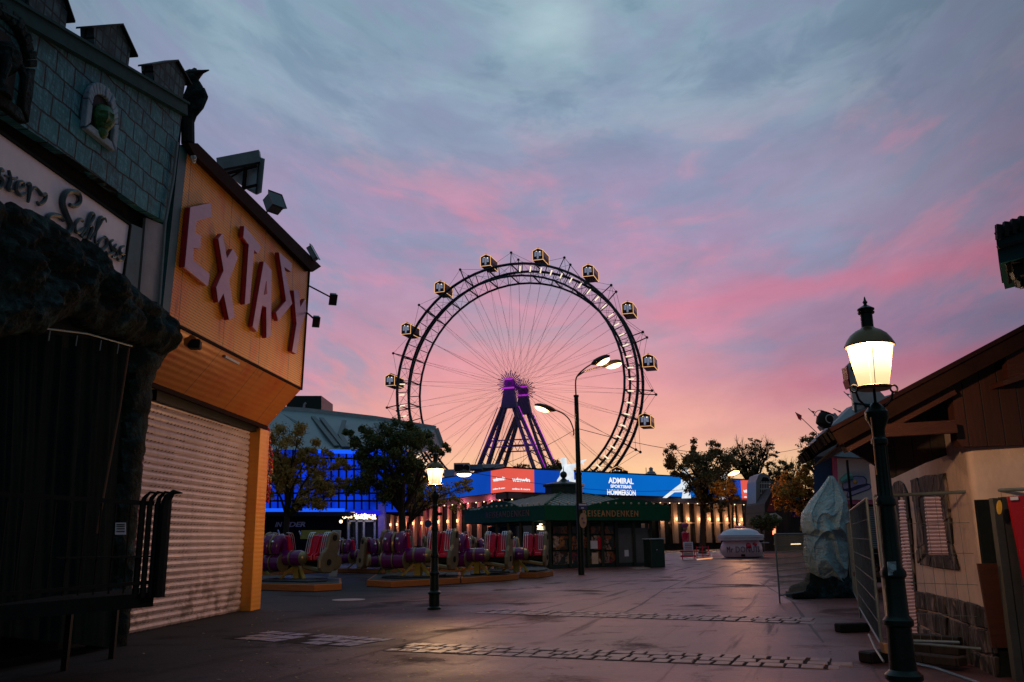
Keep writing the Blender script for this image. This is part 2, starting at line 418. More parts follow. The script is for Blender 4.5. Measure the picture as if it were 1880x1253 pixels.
b = t.n.new('ShaderNodeBump'); b.inputs['Strength'].default_value = .8; b.inputs['Distance'].default_value = .04
t._in(b.inputs['Height'], t.m('ADD', t.m('SUBTRACT', 1.0, br.outputs['Fac']), t.m('MULTIPLY', stk, .3))); t.l.new(b.outputs[0], p.inputs['Normal'])

# planks ------------------------------------------------------------
def planks(name, col, w=.16, axis=0, rough=.7):
    m, t, p = base_mat(name)
    co = t.coord('Object'); q = t.xyz(co)
    a = q[axis]
    cell = t.m('FLOOR', t.m('DIVIDE', a, w)); fr = t.m('ABSOLUTE', t.m('SUBTRACT', t.m('FRACT', t.m('DIVIDE', a, w)), .5))
    wn = t.n.new('ShaderNodeTexWhiteNoise'); wn.noise_dimensions = '1D'; t._in(wn.inputs['W'], cell)
    st = [1.5, 1.5, 1.5]; st[axis] = 14.0
    st = (14.0, 14.0, 1.2) if axis != 2 else (1.2, 1.2, 14.0)
    gr = t.noise(t.vm('MULTIPLY', co, st), 1.6, 6, .65)
    c0 = t.mix(gr, tuple(x * .45 for x in col) + (1,), tuple(min(1, x * 1.5) for x in col) + (1,))
    c0 = t.mix(1.0, c0, t.ramp(wn.outputs['Value'], [(0, .6), (1, 1.25)]), 'MULTIPLY')
    gap = t.smooth(fr, .455, .49)
    c0 = t.mix(gap, c0, (.004, .003, .003, 1))
    t._in(p.inputs['Base Color'], c0); p.inputs['Roughness'].default_value = rough
    b = t.n.new('ShaderNodeBump'); b.inputs['Strength'].default_value = .6; b.inputs['Distance'].default_value = .02
    t._in(b.inputs['Height'], t.m('SUBTRACT', t.m('MULTIPLY', gr, .4), gap)); t.l.new(b.outputs[0], p.inputs['Normal'])
    return m
m_gwood = planks('dark brown boarding', (.055, .015, .007), .22, 0)
m_deck = planks('orange stained kerb board', (.50, .15, .03), .5, 2)
m_beam = M('reddish timber beam', (.060, .014, .006), .65, var=.45, vs=2, stretch=(1, 1, 8), bump=.3)
m_dwood = planks('weathered dark cladding', (.032, .022, .02), .25, 0)

m_black = M('black painted metal', (.007, .008, .009), .6, spec=.25, var=.4, bump=.1)
m_dark = M('dark plaster', (.012, .016, .018), .9, var=.5, bump=.3, vs=1.5, spec=.1)
m_teal = M('teal painted trim', (.012, .10, .12), .45, var=.4, vs=4)
m_tealc = M('teal cornice metal', (.004, .060, .066), .6, var=.45, vs=5, spec=.2)
m_turr, t, p = base_mat('turret stone')
co = t.coord('Object'); x, y, z = t.xyz(co)
br = t.n.new('ShaderNodeTexBrick'); t._in(br.inputs['Vector'], t.comb(t.m('ADD', y, x), z, 0.0)); br.inputs['Scale'].default_value = 1
br.inputs['Brick Width'].default_value = .19; br.inputs['Row Height'].default_value = .23; br.inputs['Mortar Size'].default_value = .018; br.offset = 0
br.inputs['Color1'].default_value = (.10, .22, .25, 1); br.inputs['Color2'].default_value = (.05, .12, .15, 1); br.inputs['Mortar'].default_value = (.006, .016, .02, 1)
t._in(p.inputs['Base Color'], t.mix(t.smooth(t.noise(co, 5, 5), .4, .7), br.outputs[0], (.012, .04, .05, 1))); p.inputs['Roughness'].default_value = .7

m_rock, t, p = base_mat('painted artificial rock')
co = t.coord('Object')
n0 = t.noise(co, 1.6, 8, .62, .5); n1 = t.noise(co, 7, 6, .65, .2)
c0 = t.ramp(t.m('ADD', t.m('MULTIPLY', n0, .55), t.m('MULTIPLY', n1, .45)), [(.38, (.006, .012, .012)), (.5, (.010, .022, .023)), (.60, (.030, .080, .090)), (.70, (.12, .20, .24))])
t._in(p.inputs['Base Color'], c0); p.inputs['Roughness'].default_value = .75; p.inputs['Specular IOR Level'].default_value = .15
b = t.n.new('ShaderNodeBump'); b.inputs['Strength'].default_value = 1.0; b.inputs['Distance'].default_value = .22
t._in(b.inputs['Height'], t.m('ADD', n0, t.m('MULTIPLY', n1, .5))); t.l.new(b.outputs[0], p.inputs['Normal'])

m_shut = M('grey roller shutter steel', (.62, .50, .55), .42, metal=.15, var=.24, vs=1.4, bump=.08, bs=6)
m_shut2 = M('pale roller blind', (.85, .60, .58), .5, var=.15)
m_lred = M('dark red sign metal', (.34, .010, .028), .4, var=.3)
m_lface = M('mauve acrylic letter face', (.58, .37, .54), .3, var=.16, vs=2.5, stretch=(1, 1, 3))
m_white = M('dirty white sign panel', (.82, .80, .95), .5, var=.13, vs=1.3)
m_script = M('dark teal script lettering', (.02, .055, .075), .35, var=.3)
m_roofm = M('dark maroon roof edge', (.022, .007, .008), .85, var=.4, spec=.15)
m_grey = M('grey painted metal', (.22, .27, .29), .45, metal=.3, var=.25)
m_lgrey = M('light grey metal', (.45, .50, .54), .4, metal=.2, var=.2)
m_glass = M('dark glass', (.02, .025, .03), .08, var=.2, spec=.8)
m_lampg = M('dark green cast iron', (.003, .016, .012), .34, metal=.4, var=.4, vs=8, bump=.15)
m_curt = M('dark curtain cloth', (.004, .011, .013), .9, var=.4, spec=.04)
m_green = M('green rubber skin', (.02, .13, .035), .45, var=.7, vs=10, bump=.6, bs=18)
m_kgreen = M('dark green kiosk paint', (.004, .085, .045), .65, spec=.2, var=.25, vs=2)
m_kdark = M('kiosk frame paint', (.004, .026, .020), .4, var=.3)
m_gold = M('tarnished gold lettering', (.46, .20, .10), .45, metal=.4, var=.2)
m_zinc = M('standing seam roof', (.16, .22, .20), .38, metal=.5, var=.3)
m_bronze = M('bronze gold fibreglass', (.33, .26, .14), .32, metal=.55, var=.22, vs=2)
m_dbronze = M('matt bronze side shell', (.22, .175, .105), .42, metal=.3, var=.25, vs=2)
m_purp = M('glossy purple upholstery', (.15, .008, .15), .22, var=.25, vs=3, spec=.7)
m_red = M('glossy red seat shell', (.70, .008, .06), .22, var=.18, spec=.7)
m_steel = M('polished steel tube', (.70, .72, .78), .2, metal=.85, var=.1)
m_yelp = M('yellow green painted steel', (.45, .36, .07), .45, var=.3)
m_deckt = M('black rubber deck', (.012, .014, .014), .6, var=.4)
m_stone = M('grey granite sett', (.27, .17, .165), .42, var=.4, vs=3, bump=.5, bs=14)
m_seam = M('bitumen seam', (.036, .022, .025), .55, spec=.5, var=.3)
m_cream = M('cream render', (.74, .54, .44), .8, var=.26, vs=1.6, bump=.3, bs=22, stretch=(1, 1, .55))
m_fstone = M('painted fake stone', (.16, .12, .105), .75, var=.85, vs=5, bump=.8, bs=9, stretch=(1, 1, .5))
m_fstone, t, p = base_mat('painted fake stone')
co = t.coord('Object')
n_ = t.noise(t.vm('MULTIPLY', co, (1, 1, .45)), 5, 5, .6, .8); n__ = t.noise(co, 2.2, 5, .6)
t._in(p.inputs['Base Color'], t.ramp(t.m('ADD', t.m('MULTIPLY', n_, .75), t.m('MULTIPLY', n__, .25)), [(.43, (.006, .005, .005)), (.52, (.035, .026, .022)), (.585, (.16, .12, .10)), (.68, (.42, .31, .27))])); p.inputs['Roughness'].default_value = .75
b = t.n.new('ShaderNodeBump'); b.inputs['Strength'].default_value = .9; b.inputs['Distance'].default_value = .05; t._in(b.inputs['Height'], n_); t.l.new(b.outputs[0], p.inputs['Normal'])
m_thatch = M('dark shingle roofing', (.009, .007, .006), .8, var=.6, vs=6, bump=.9, bs=8, spec=.1)
m_tarp, t, p = base_mat('silvery blue tarpaulin')
co = t.coord('Object')
na = t.noise(t.vm('MULTIPLY', co, (1, 1, .8)), 1.7, 3, .5, 1.6); nb = t.noise(co, 5.5, 3, .55, 1.2)
rid = t.m('ABSOLUTE', t.m('SUBTRACT', na, .5)); rid2 = t.m('ABSOLUTE', t.m('SUBTRACT', nb, .5))
t._in(p.inputs['Base Color'], t.ramp(t.noise(co, 2.5, 6, .65), [(.3, (.28, .43, .46)), (.7, (.46, .62, .65))])); p.inputs['Roughness'].default_value = .36
p.inputs['Specular IOR Level'].default_value = .6
b = t.n.new('ShaderNodeBump'); b.inputs['Strength'].default_value = 1.0; b.inputs['Distance'].default_value = .20
t._in(b.inputs['Height'], t.m('ADD', rid, t.m('MULTIPLY', rid2, .35))); t.l.new(b.outputs[0], p.inputs['Normal'])
m_wheel = M('dark teal wheel steel', (.022, .045, .062), .5, metal=.3, var=.35, vs=.4)
m_cabin = M('dark red cabin paint', (.10, .012, .014), .45, var=.3)
m_tower = M('grey painted tower steel', (.11, .12, .19), .5, metal=.2, var=.3, vs=.5)
m_blue = M('blue painted boarding', (.012, .055, .17), .6, var=.3)
m_roofg = M('slate grey roof sheet', (.15, .18, .22), .5, metal=.2, var=.25, vs=1.2)
m_membr = M('grey green membrane roof', (.17, .26, .29), .5, var=.15, vs=.3)
m_memd = M('grey rib', (.07, .12, .13), .6)
m_pinkt = M('pink frame paint', (.50, .10, .26), .5)
m_pot = M('pale pink fibreglass', (.74, .52, .60), .35, var=.1)
m_potw = M('white pot lid', (.66, .66, .80), .35, var=.08)
m_bark = M('tree bark', (.028, .020, .016), .85, var=.4, bump=.7)
m_skin = M('skin', (.45, .26, .18), .6)
m_orj = M('orange jacket', (.60, .14, .05), .7)
m_trou = M('dark trousers', (.02, .02, .03), .8)

def leafmat(name, a, b, c0):
    m, t, p = base_mat(name)
    gi = t.n.new('ShaderNodeNewGeometry')
    rnd = gi.outputs['Random Per Island']
    n = t.noise(t.coord('Object'), .8, 4)
    f = t.m('ADD', t.m('MULTIPLY', rnd, .55), t.m('MULTIPLY', n, .5))
    t._in(p.inputs['Base Color'], t.ramp(f, [(.25, a), (.5, b), (.8, c0)])); p.inputs['Roughness'].default_value = .6
    p.inputs['Specular IOR Level'].default_value = .25
    tr = t.n.new('ShaderNodeBsdfTranslucent'); t._in(tr.inputs[0], t.ramp(f, [(.25, a), (.5, b), (.8, c0)]))
    mx = t.n.new('ShaderNodeMixShader'); mx.inputs[0].default_value = .3
    t.l.new(p.outputs[0], mx.inputs[1]); t.l.new(tr.outputs[0], mx.inputs[2]); t.l.new(mx.outputs[0], t.n['Material Output'].inputs[0])
    return m
m_lf_olive = leafmat('olive autumn leaves', (.16, .15, .05), (.42, .31, .09), (.60, .40, .12))
m_lf_green = leafmat('dark green leaves', (.03, .065, .03), (.07, .12, .045), (.18, .18, .06))
m_lf_brown = leafmat('brown green leaves', (.06, .07, .03), (.20, .15, .06), (.36, .24, .09))
m_lf_gold = leafmat('golden leaves', (.18, .09, .02), (.42, .21, .03), (.6, .33, .05))
m_lf_fall = leafmat('fallen leaf', (.12, .08, .03), (.30, .22, .10), (.5, .36, .16))

# ---- lit lamp glass: bright warm glass that lets the bulb inside light the street
def lampglass(name, s):
    m = bpy.data.materials.new(name); m.use_nodes = True
    t = NT(m.node_tree); t.n.remove(t.n['Principled BSDF'])
    e = t.n.new('ShaderNodeEmission'); z = t.xyz(t.coord('Object'))[2]
    t._in(e.inputs[0], t.ramp(t.m('SUBTRACT', z, 2.9), [(0, (1, .66, .26)), (.28, (1, .80, .46)), (.5, (1, .86, .56))]))
    t._in(e.inputs[1], t.ramp(t.m('SUBTRACT', z, 2.9), [(0.0, 1.15 * s), (.2, 1.25 * s), (.32, 2.2 * s), (.5, 2.6 * s)]))
    tr = t.n.new('ShaderNodeBsdfTransparent'); mx = t.n.new('ShaderNodeMixShader'); mx.inputs[0].default_value = .72
    t.l.new(tr.outputs[0], mx.inputs[1]); t.l.new(e.outputs[0], mx.inputs[2]); t.l.new(mx.outputs[0], t.n['Material Output'].inputs[0])
    m.cycles.emission_sampling = 'NONE'
    return m
m_lglass = lampglass('lit lantern glass', 1.0)
m_head = EM('lit lamp lens', (1, .66, .30), 5.0, sample=False)
m_scon = EM('lit wall sconce', (1, .62, .28), 2.6, sample=False)
m_dot = EM('small warm bulb', (1, .75, .45), 2.5, sample=False)
m_cabl = EM('warm light strip', (1, .52, .22), 1.0, sample=False)
m_tubel = EM('white light tube', (1, .84, .60), 1.15, sample=False)
m_bulb = EM('lit bulb', (1, .85, .6), 6, sample=False)

def point(name, loc, col, power, rad=.06, parent=None):
    l = bpy.data.lights.new(name, 'POINT'); l.color = col; l.energy = power; l.shadow_soft_size = rad
    o = bpy.data.objects.new(name, l); COL.objects.link(o)
    o.location = Vector(loc) - (ORG[parent.name] if parent else Vector((0, 0, 0)))
    if parent: o.parent = parent
    return o

# ================================================================== GROUND
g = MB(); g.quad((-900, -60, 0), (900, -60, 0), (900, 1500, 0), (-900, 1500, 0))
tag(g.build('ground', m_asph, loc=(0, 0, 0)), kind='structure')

m_joint = M('dark joint fill', (.020, .013, .014), .85, spec=.1)
def setts(name, pa, pb, rows, sw, sd, miss=.012):
    a, b_ = Vector(pa), Vector(pb); dr = (b_ - a); L = dr.length; dr.normalize(); nr = Vector((-dr.y, dr.x, 0))
    mb = MB()
    for r in range(rows):
        x = (r % 2) * sw * .5
        while x < L:
            w = sw * random.uniform(.65, 1.35)
            if random.random() > miss:
                c = a + dr * (x + w / 2) + nr * ((r + .5) * sd + random.uniform(-.012, .012)); hh = random.uniform(.008, .018)
                hx, hy = dr * (w / 2 - .009), nr * (sd / 2 - .012)
                j = lambda: Vector((random.uniform(-.018, .018), random.uniform(-.02, .02), 0))
                bt = [c - hx - hy + j(), c + hx - hy + j(), c + hx + hy + j(), c - hx + hy + j()]
                tp = [c + (q - c) * .86 + Vector((0, 0, hh + random.uniform(-.004, .004))) for q in bt]
                mb.add([q + Vector((0, 0, -.02)) for q in bt] + tp, [(4, 5, 6, 7), (0, 1, 5, 4), (1, 2, 6, 5), (2, 3, 7, 6), (3, 0, 4, 7)])
            x += w
    st = MB(); e = nr * (rows * sd); z = Vector((0, 0, .004))
    st.quad(a + z, b_ + z, b_ + e + z, a + e + z)
    tag(st.build(name + '_bed', m_joint), kind='structure')
    tag(mb.build(name, m_stone, smooth=False), kind='structure')
setts('sett_strip', G(700, 1196), G(1522, 1230), 3, .24, .34)
setts('sett_strip', G(870, 1127), G(1480, 1146), 3, .26, .40)
setts('sett_strip', G(405, 1173), G(628, 1188), 3, .24, .40, .2)
# bitumen seams and darker repair patches, thin sheets on the asphalt
def sheet(name, pts, z, mat):
    mb = MB(); mb.add([G(u, v) + Vector((0, 0, z)) for u, v in pts], [tuple(range(len(pts)))]); return tag(mb.build(name, mat), kind='structure')
def seam(pts, w):
    mb = MB(); P = [G(u, v) for u, v in pts]
    for i in range(len(P) - 1):
        n = 6
        for k in range(n):
            a = P[i].lerp(P[i + 1], k / n); b_ = P[i].lerp(P[i + 1], (k + 1) / n)
            dd = (b_ - a).normalized(); s = Vector((-dd.y, dd.x, 0)) * w * random.uniform(.25, .75); z = Vector((0, 0, .0045))
            mb.quad(a - s + z, b_ - s + z, b_ + s + z, a + s + z)
    tag(mb.build('asphalt_seam', m_seam), kind='structure')
seam([(1265, 1062), (1215, 1085), (1175, 1112), (1140, 1128)], .06)
seam([(1395, 1070), (1455, 1105), (1480, 1140), (1512, 1180)], .05)
m_patch = M('dark asphalt repair', (.060, .040, .046), .62, var=.5, vs=2.0, bump=.5, bs=50)
m_patch2 = M('smooth asphalt repair', (.10, .062, .068), .5, var=.4, vs=1.2, bump=.4, bs=50)
mh = G(640, 1102); mb = MB(); mb.lathe([(.46, .004), (.46, .012), (.40, .014), (.001, .014)], 28, tuple(mh))
tag(mb.build('manhole_cover', M('worn pale manhole cover', (.30, .24, .24), .5, var=.3, vs=8)), 'round pale manhole cover in the asphalt left of the small lantern', 'manhole cover')
# fallen leaves
mb = MB()
for i in range(420):
    if random.random() < .55:
        u, v = random.uniform(440, 900), random.uniform(1070, 1253)
    else: u, v = random.uniform(250, 1560), random.uniform(1040, 1253)
    c = G(u, v)
    if c.x < -5.9 and c.y < 22: continue
    a = random.uniform(0, 6.28); s = random.uniform(.015, .042)
    q = [c + Vector((math.cos(a + k * 1.57) * s * (1 if k % 2 else .6), math.sin(a + k * 1.57) * s * (1 if k % 2 else .6), .012 + random.uniform(0, .012))) for k in range(4)]
    mb.add(q, [(0, 1, 2, 3)])
tag(mb.build('fallen_leaves', m_lf_fall), 'pale dry leaves scattered over the asphalt', 'leaves', kind='stuff')

# ================================================================== LEFT: yellow arcade
dS = ray(1086, 988); DS = (dS.x / dS.y, 1.0)         # direction of the left street front
DSv = Vector((DS[0], DS[1], 0)).normalized(); NS = Vector((DSv.y, -DSv.x, 0))   # NS points to the street
PP = G(478, 1119); XP = at(553, 715, PP.y); SH = G(444, 1122)
E_ = thing('amusement_arcade', 'yellow perforated arcade front with tilted red sign letters above a closed grey roller shutter', 'building', (PP.x - .5, 18, 0))
panel_px = [(345, 268), (568, 484), (553, 715), (310, 590)]
pan = [pl(u, v, XP, DS) for u, v in panel_px]
MB().ext(pan, -NS * .12).build('front_panel', m_yel, E_)
# frame of the panel, roof edge and soffit
mb = MB(); mb.bar(pan[3] + NS * .01, pan[2] + NS * .01, .05); mb.bar(pan[2], pan[1], .06); mb.build('panel_edge', m_roofm, E_)
roof_px = [(334, 263), (352, 264), (582, 490), (566, 500), (345, 284)]
ra = [pl(u, v, XP, DS, .04) for u, v in roof_px]
MB().ext(ra, NS * .12).build('roof_edge', m_roofm, E_)
mb = MB(); mb.ext([pl(334, 266, XP, DS), pl(352, 266, XP, DS), pl(580, 492, XP, DS), pl(560, 500, XP, DS)], -NS * 3.5); mb.build('roof', m_roofm, E_)
st_r = pl(488, 786, PP, DS); st_l = pl(258, 700, PP, DS)
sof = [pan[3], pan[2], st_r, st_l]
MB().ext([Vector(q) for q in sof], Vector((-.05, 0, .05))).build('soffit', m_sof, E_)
mb = MB(); mb.bar(st_l + NS * .02, st_r + NS * .02, .07, .09); mb.build('soffit_trim', m_roofm, E_)
# end cheek (triangle) closing the overhang, back wall
back = PP - NS * 3.5
MB().add([pan[1], pan[2], st_r, Vector((back.x, back.y, st_r.z)), Vector((back.x, back.y, pan[1].z))], [(0, 1, 2, 3, 4)]).build('end_wall', m_pil, E_)
# pillar
pb = [G(446, 1120), PP]
a0 = Vector((PP.x, PP.y, 0)); a1 = a0 - DSv * .62; hP = st_r.z - .05
mb = MB(); mb.ext([a0, a1, a1 - NS * .5, a0 - NS * .5], (0, 0, hP)); mb.build('pillar', m_pil, E_, bevel=.01)
# shutter with real slats
s0 = Vector((SH.x, SH.y, 0)) - NS * .02; s1 = s0 - DSv * 5.2
shH = 4.38; nsl = 31; mb = MB(); rows = []
for i in range(nsl):
    z0 = i * shH / nsl; hh = shH / nsl
    for k, (dz, o) in enumerate([(0, .0), (.12, .028), (.45, .045), (.8, .030), (.93, 0.0), (.97, -.006)]): rows.append((z0 + dz * hh, o))
rows.append((shH, 0))
for z, o in rows:
    mb.v += [s0 + NS * o + Vector((0, 0, z)), s1 + NS * o + Vector((0, 0, z))]
for i in range(len(rows) - 1): mb.f.append((2 * i, 2 * i + 1, 2 * i + 3, 2 * i + 2))
t = NT(m_shut.node_tree); p = t.n['Principled BSDF']; co = t.coord('Object'); x, y, z = t.xyz(co)
rowi = t.m('FLOOR', t.m('DIVIDE', z, shH / nsl)); fz = t.m('FRACT', t.m('DIVIDE', z, shH / nsl))
wn = t.n.new('ShaderNodeTexWhiteNoise'); wn.noise_dimensions = '2D'; t._in(wn.inputs['Vector'], t.comb(rowi, t.m('FLOOR', t.m('DIVIDE', y, .45)), 0.0))
dash = t.m('MULTIPLY', t.m('LESS_THAN', t.m('FRACT', t.m('DIVIDE', y, .15)), .38), t.m('MULTIPLY', t.m('LESS_THAN', fz, .16), t.m('GREATER_THAN', wn.outputs['Value'], .35)))
old = p.inputs['Base Color'].links[0].from_socket
grime = t.m('MULTIPLY', t.smooth(z, 1.5, .1), t.smooth(t.noise(co, 2.4, 6, .7), .45, .62))
old2 = t.mix(t.m('MULTIPLY', grime, .75), old, (.10, .065, .045, 1))
runs = t.smooth(t.noise(t.vm('MULTIPLY', co, (1.0, 5.0, .35)), 1.6, 6, .7), .54, .70)
old2 = t.mix(t.m('MULTIPLY', runs, .35), old2, (.20, .14, .13, 1))
t._in(p.inputs['Base Color'], t.mix(dash, old2, (.01, .008, .008, 1)))
shutter = mb.build('roller_shutter', m_shut, E_, fix=False)
mb = MB(); mb.bar(s0 + DSv * .03, s0 + DSv * .03 + Vector((0, 0, shH)), .09, .12); mb.build('guide_rail', m_teal, E_)
mb = MB(); mb.bar(s0 + Vector((0, 0, shH + .02)) + NS * .1, s1 + Vector((0, 0, shH + .02)) + NS * .1, .18, .22); mb.build('shutter_box', m_black, E_)
mb = MB(); mb.ext([G(232, 1162), G(247, 1156), G(247, 1156) - NS * .3, G(232, 1162) - NS * .3], (0, 0, 4.3)); mb.build('pillar', m_pil, E_)
# teal edge trim at the left of the panel
tp = [(330, 268), (345, 272), (310, 592), (296, 590)]
MB().ext([pl(u, v, XP, DS, .03) for u, v in tp], -NS * .2).build('edge_trim', m_teal, E_)
mb = MB(); mb.tube([pl(326, 262, XP, DS, .1), pl(318, 330, XP, DS, .1), pl(303, 410, XP, DS, .1), pl(292, 560, XP, DS, .1)], .03, 6); mb.build('drainpipe', m_grey, E_)
# letters
LT = {'E': [(217, 410), (335, 385), (342, 463), (252, 490), (246, 562), (277, 570), (274, 648), (236, 644), (232, 712), (327, 795), (318, 865), (185, 755)],
      'X': [(378, 592), (402, 560), (427, 705), (462, 648), (490, 700), (440, 830), (472, 1040), (440, 1060), (408, 905), (378, 960), (366, 870), (408, 775)],
      'T': [(527, 516), (623, 637), (605, 678), (584, 655), (558, 962), (530, 970), (553, 625), (522, 583)],
      'A': [(640, 720), (684, 772), (680, 1148), (655, 1163), (654, 985), (630, 975), (602, 1128), (576, 1096), (600, 950)],
      'S': [(727, 668), (800, 733), (797, 782), (757, 752), (803, 965), (722, 1065), (710, 1015), (768, 948)],
      'Y': [(812, 888), (838, 888), (850, 985), (878, 935), (884, 1010), (852, 1100), (828, 1255), (803, 1240), (828, 1080)]}
for k, pts in LT.items():
    face = [pl(280 + x / 3.1325, 250 + y / 3.1325, XP, DS, .13) for x, y in pts]
    L = MB().ext([q - NS * .01 for q in face], -NS * .10).build('sign_letter', m_lred, E_, bevel=.012)
    cx = sum(face, Vector()) / len(face)
    inn = [cx + (q - cx) * .955 for q in face]
    MB().ext(face, NS * .004).build('letter_face', m_lface, L)
    if k == 'A':
        h3 = [pl(280 + x / 3.1325, 250 + y / 3.1325, XP, DS, .136) for x, y in [(655, 835), (659, 908), (642, 914)]]
        MB().ext(h3, NS * .006).build('letter_opening', m_lred, L)
# soffit lamps
mb = MB(); c = pl(358, 633, XP, DS, -.05); mb.cb(c, .22, .25, .17, .2); mb.build('security_lamp', m_black, E_, bevel=.02)
mb = MB(); mb.bar(pl(412, 655, XP, DS, -.05), pl(438, 668, XP, DS, -.05), .05); mb.build('tube_lamp', m_lgrey, E_)
mb = MB(); c = pl(355, 290, XP, DS, .12)
mb.tube([c + DSv * .09 * math.cos(a) + Vector((0, 0, .09 * math.sin(a))) for a in [math.pi * (1 + k / 8) for k in range(9)]], .018, 6); mb.ball(c, .06)
mb.build('camera_dome', m_lgrey, E_, smooth=True)
# things on the arcade roof
def frame_on(P0, xd, yd, w, h, t, mat, nm, par):
    mb = MB(); xd, yd = Vector(xd).normalized(), Vector(yd).normalized()
    for a, b_ in (((0, 0), (w, 0)), ((w, 0), (w, h)), ((w, h), (0, h)), ((0, h), (0, 0))):
        mb.bar(P0 + xd * a[0] + yd * a[1], P0 + xd * b_[0] + yd * b_[1], t, .22, up=xd.cross(yd))
    return mb.build(nm, mat, par)
bA = [at(399, 306, 18.3), at(484, 289, 18.0), at(474, 359, 17.9), at(420, 330, 18.2)]
B_ = thing('billboard', 'back of a grey boxed billboard with red braces above the yellow arcade roof', 'billboard', at(450, 345, 18))
bp = [at(400, 303, 18.4), at(476, 289, 18.4), at(470, 358, 18.4), at(455, 350, 18.4), at(428, 330, 18.4)]
MB().ext(bp, (0, -.06, 0)).build('back_board', m_lgrey, B_)
rim = [at(476, 289, 18.4), at(484, 292, 17.9), at(478, 354, 17.9), at(470, 358, 18.4)]
mb = MB(); mb.ext(rim, (.03, 0, 0)); mb.build('frame', m_grey, B_); mb = MB(); mb.bar(at(400, 303, 18.3), at(478, 288, 18.3), .12, .3, up=(0, 0, 1)); mb.build('frame', m_grey, B_)
mb = MB(); mb.bar(at(451, 308, 18.25), at(447, 348, 18.25), .07); mb.bar(at(418, 319, 18.25), at(472, 305, 18.25), .05); mb.bar(at(425, 325, 18.2), at(450, 310, 18.2), .03); mb.bar(at(448, 346, 18.25), at(472, 340, 18.2), .05)
mb.build('brace', m_roofm, B_)
def floodlight(name, label, c, w, h, tilt, rz, arm_to=None, glass=True, group=None):
    t = thing(name, label, 'floodlight', c, group)
    mb = MB(); mb.cb((0, 0, 0), w, w * .7, h); mb.add([(-w / 2, -w * .35, -h / 2), (w / 2, -w * .35, -h / 2), (w / 2, -w * .35, h / 2), (-w / 2, -w * .35, h / 2),
            (-w * .62, -w * .6, -h * .62), (w * .62, -w * .6, -h * .62), (w * .62, -w * .6, h * .62), (-w * .62, -w * .6, h * .62)],
            [(0, 1, 5, 4), (1, 2, 6, 5), (2, 3, 7, 6), (3, 0, 4, 7)])
    Mx = Matrix.Translation(c) @ Matrix.Rotation(rz, 4, 'Z') @ Matrix.Rotation(tilt, 4, 'X')
    mb.v = [Mx @ v for v in mb.v]; mb.build('housing', m_grey, t, bevel=.01)
    mb = MB(); mb.cb((0, -w * .52, 0), w * 1.12, .01, h * 1.12); mb.v = [Mx @ v for v in mb.v]; mb.build('lens', m_glass, t)
    if arm_to is not None:
        mb = MB(); mb.tube([arm_to, c], .022, 6); mb.build('arm', m_black, t)
    return t
floodlight('floodlight', 'grey square floodlight standing on the edge of the yellow arcade roof', at(501, 376, 19.5), .34, .40, R(-28), R(52), at(488, 392, 19.7))
floodlight('floodlight', 'narrow grey lamp seen edge on at the low end of the arcade roof', at(573, 466, 21.9), .16, .42, R(-30), R(80), at(566, 486, 21.9))
floodlight('floodlight', 'upper small lamp on a thin arm sticking out from the arcade front', at(611, 548, 21.8), .17, .26, R(40), R(20), at(565, 524, 21.8), group='arm lamps of the arcade')
floodlight('floodlight', 'lower small lamp on a thin arm sticking out from the arcade front', at(580, 589, 20.6), .15, .24, R(40), R(20), at(563, 574, 21.7), group='arm lamps of the arcade')
# bead and bulb sign hanging at the corner
bs = thing('bulb_sign', 'narrow red sign of coloured bulbs hanging at the corner pillar of the yellow arcade', 'sign', at(490, 860, 22.3))
mb = MB(); mb.bar(at(489, 782, 22.3), at(489, 920, 22.3), .10); mb.build('back_board', m_lred, bs)
cols = [M('red bulb', (.55, .02, .03), .2), M('amber bulb', (.75, .35, .05), .2), M('pale bulb', (.8, .55, .5), .2), M('teal bulb', (.05, .3, .3), .2)]
for ci in range(4):
    mb = MB()
    for i in range([150, 45, 45, 12][ci]):
        v = random.uniform(785, 922) if ci == 0 else random.uniform([0, 835, 790, 865][ci], [0, 885, 920, 880][ci])
        sp = 3 + 7 * math.sin(max(0, min(1, (v - 780) / 140)) * math.pi)
        mb.ball(at(490 + random.uniform(-sp, sp), v, 22.3 + random.uniform(-.22, .1)), random.uniform(.02, .04), 6, 4)
    tag(mb.build('bulbs', cols[ci], bs, smooth=True), kind='stuff')

# ================================================================== LEFT: ghost house
HX = thing('ghost_house', 'dark teal shingled ghost house front with small gabled turrets and a script sign', 'building', (-6.6, 12, 0))
sh_px = [(-60, -20), (335, 204), (305, 408), (262, 384), (130, 290), (0, 204), (-60, 165)]
MB().ext([pl(u, v, XP, DS, .05) for u, v in sh_px], -NS * .15).build('shingle_wall', m_shg, HX)
mb = MB(); cA, cB = pl(-60, -27, XP, DS, .07), pl(337, 201, XP, DS, .07)
mb.bar(cA, cB, .16, .24); mb.bar(cA + Vector((0, 0, .11)) + NS * .02, cB + Vector((0, 0, .11)) + NS * .02, .20, .04); mb.bar(cA - Vector((0, 0, .12)), cB - Vector((0, 0, .12)), .19, .03); mb.build('cornice', m_tealc, HX)
mb = MB(); mb.box((-14, 3, 0), (-7.9, 15, 7.0)); mb.ext([pl(u, v, XP, DS, -.2) for u, v in [(-90, 140), (0, 190), (262, 372), (318, 400), (305, 640), (60, 640), (-90, 500)]], -NS * .05); mb.build('body', m_dark, HX)
MB().ext([pl(u, v, XP, DS, -.4) for u, v in [(-60, -10), (335, 210), (320, 400), (-60, 300)]], -NS * 5).build('attic', m_dark, HX)
MB().ext([pl(u, v, XP, DS, -.06) for u, v in [(268, 400), (304, 415), (300, 585), (255, 560)]], -NS * .05).build('side_panel', m_grey, HX)
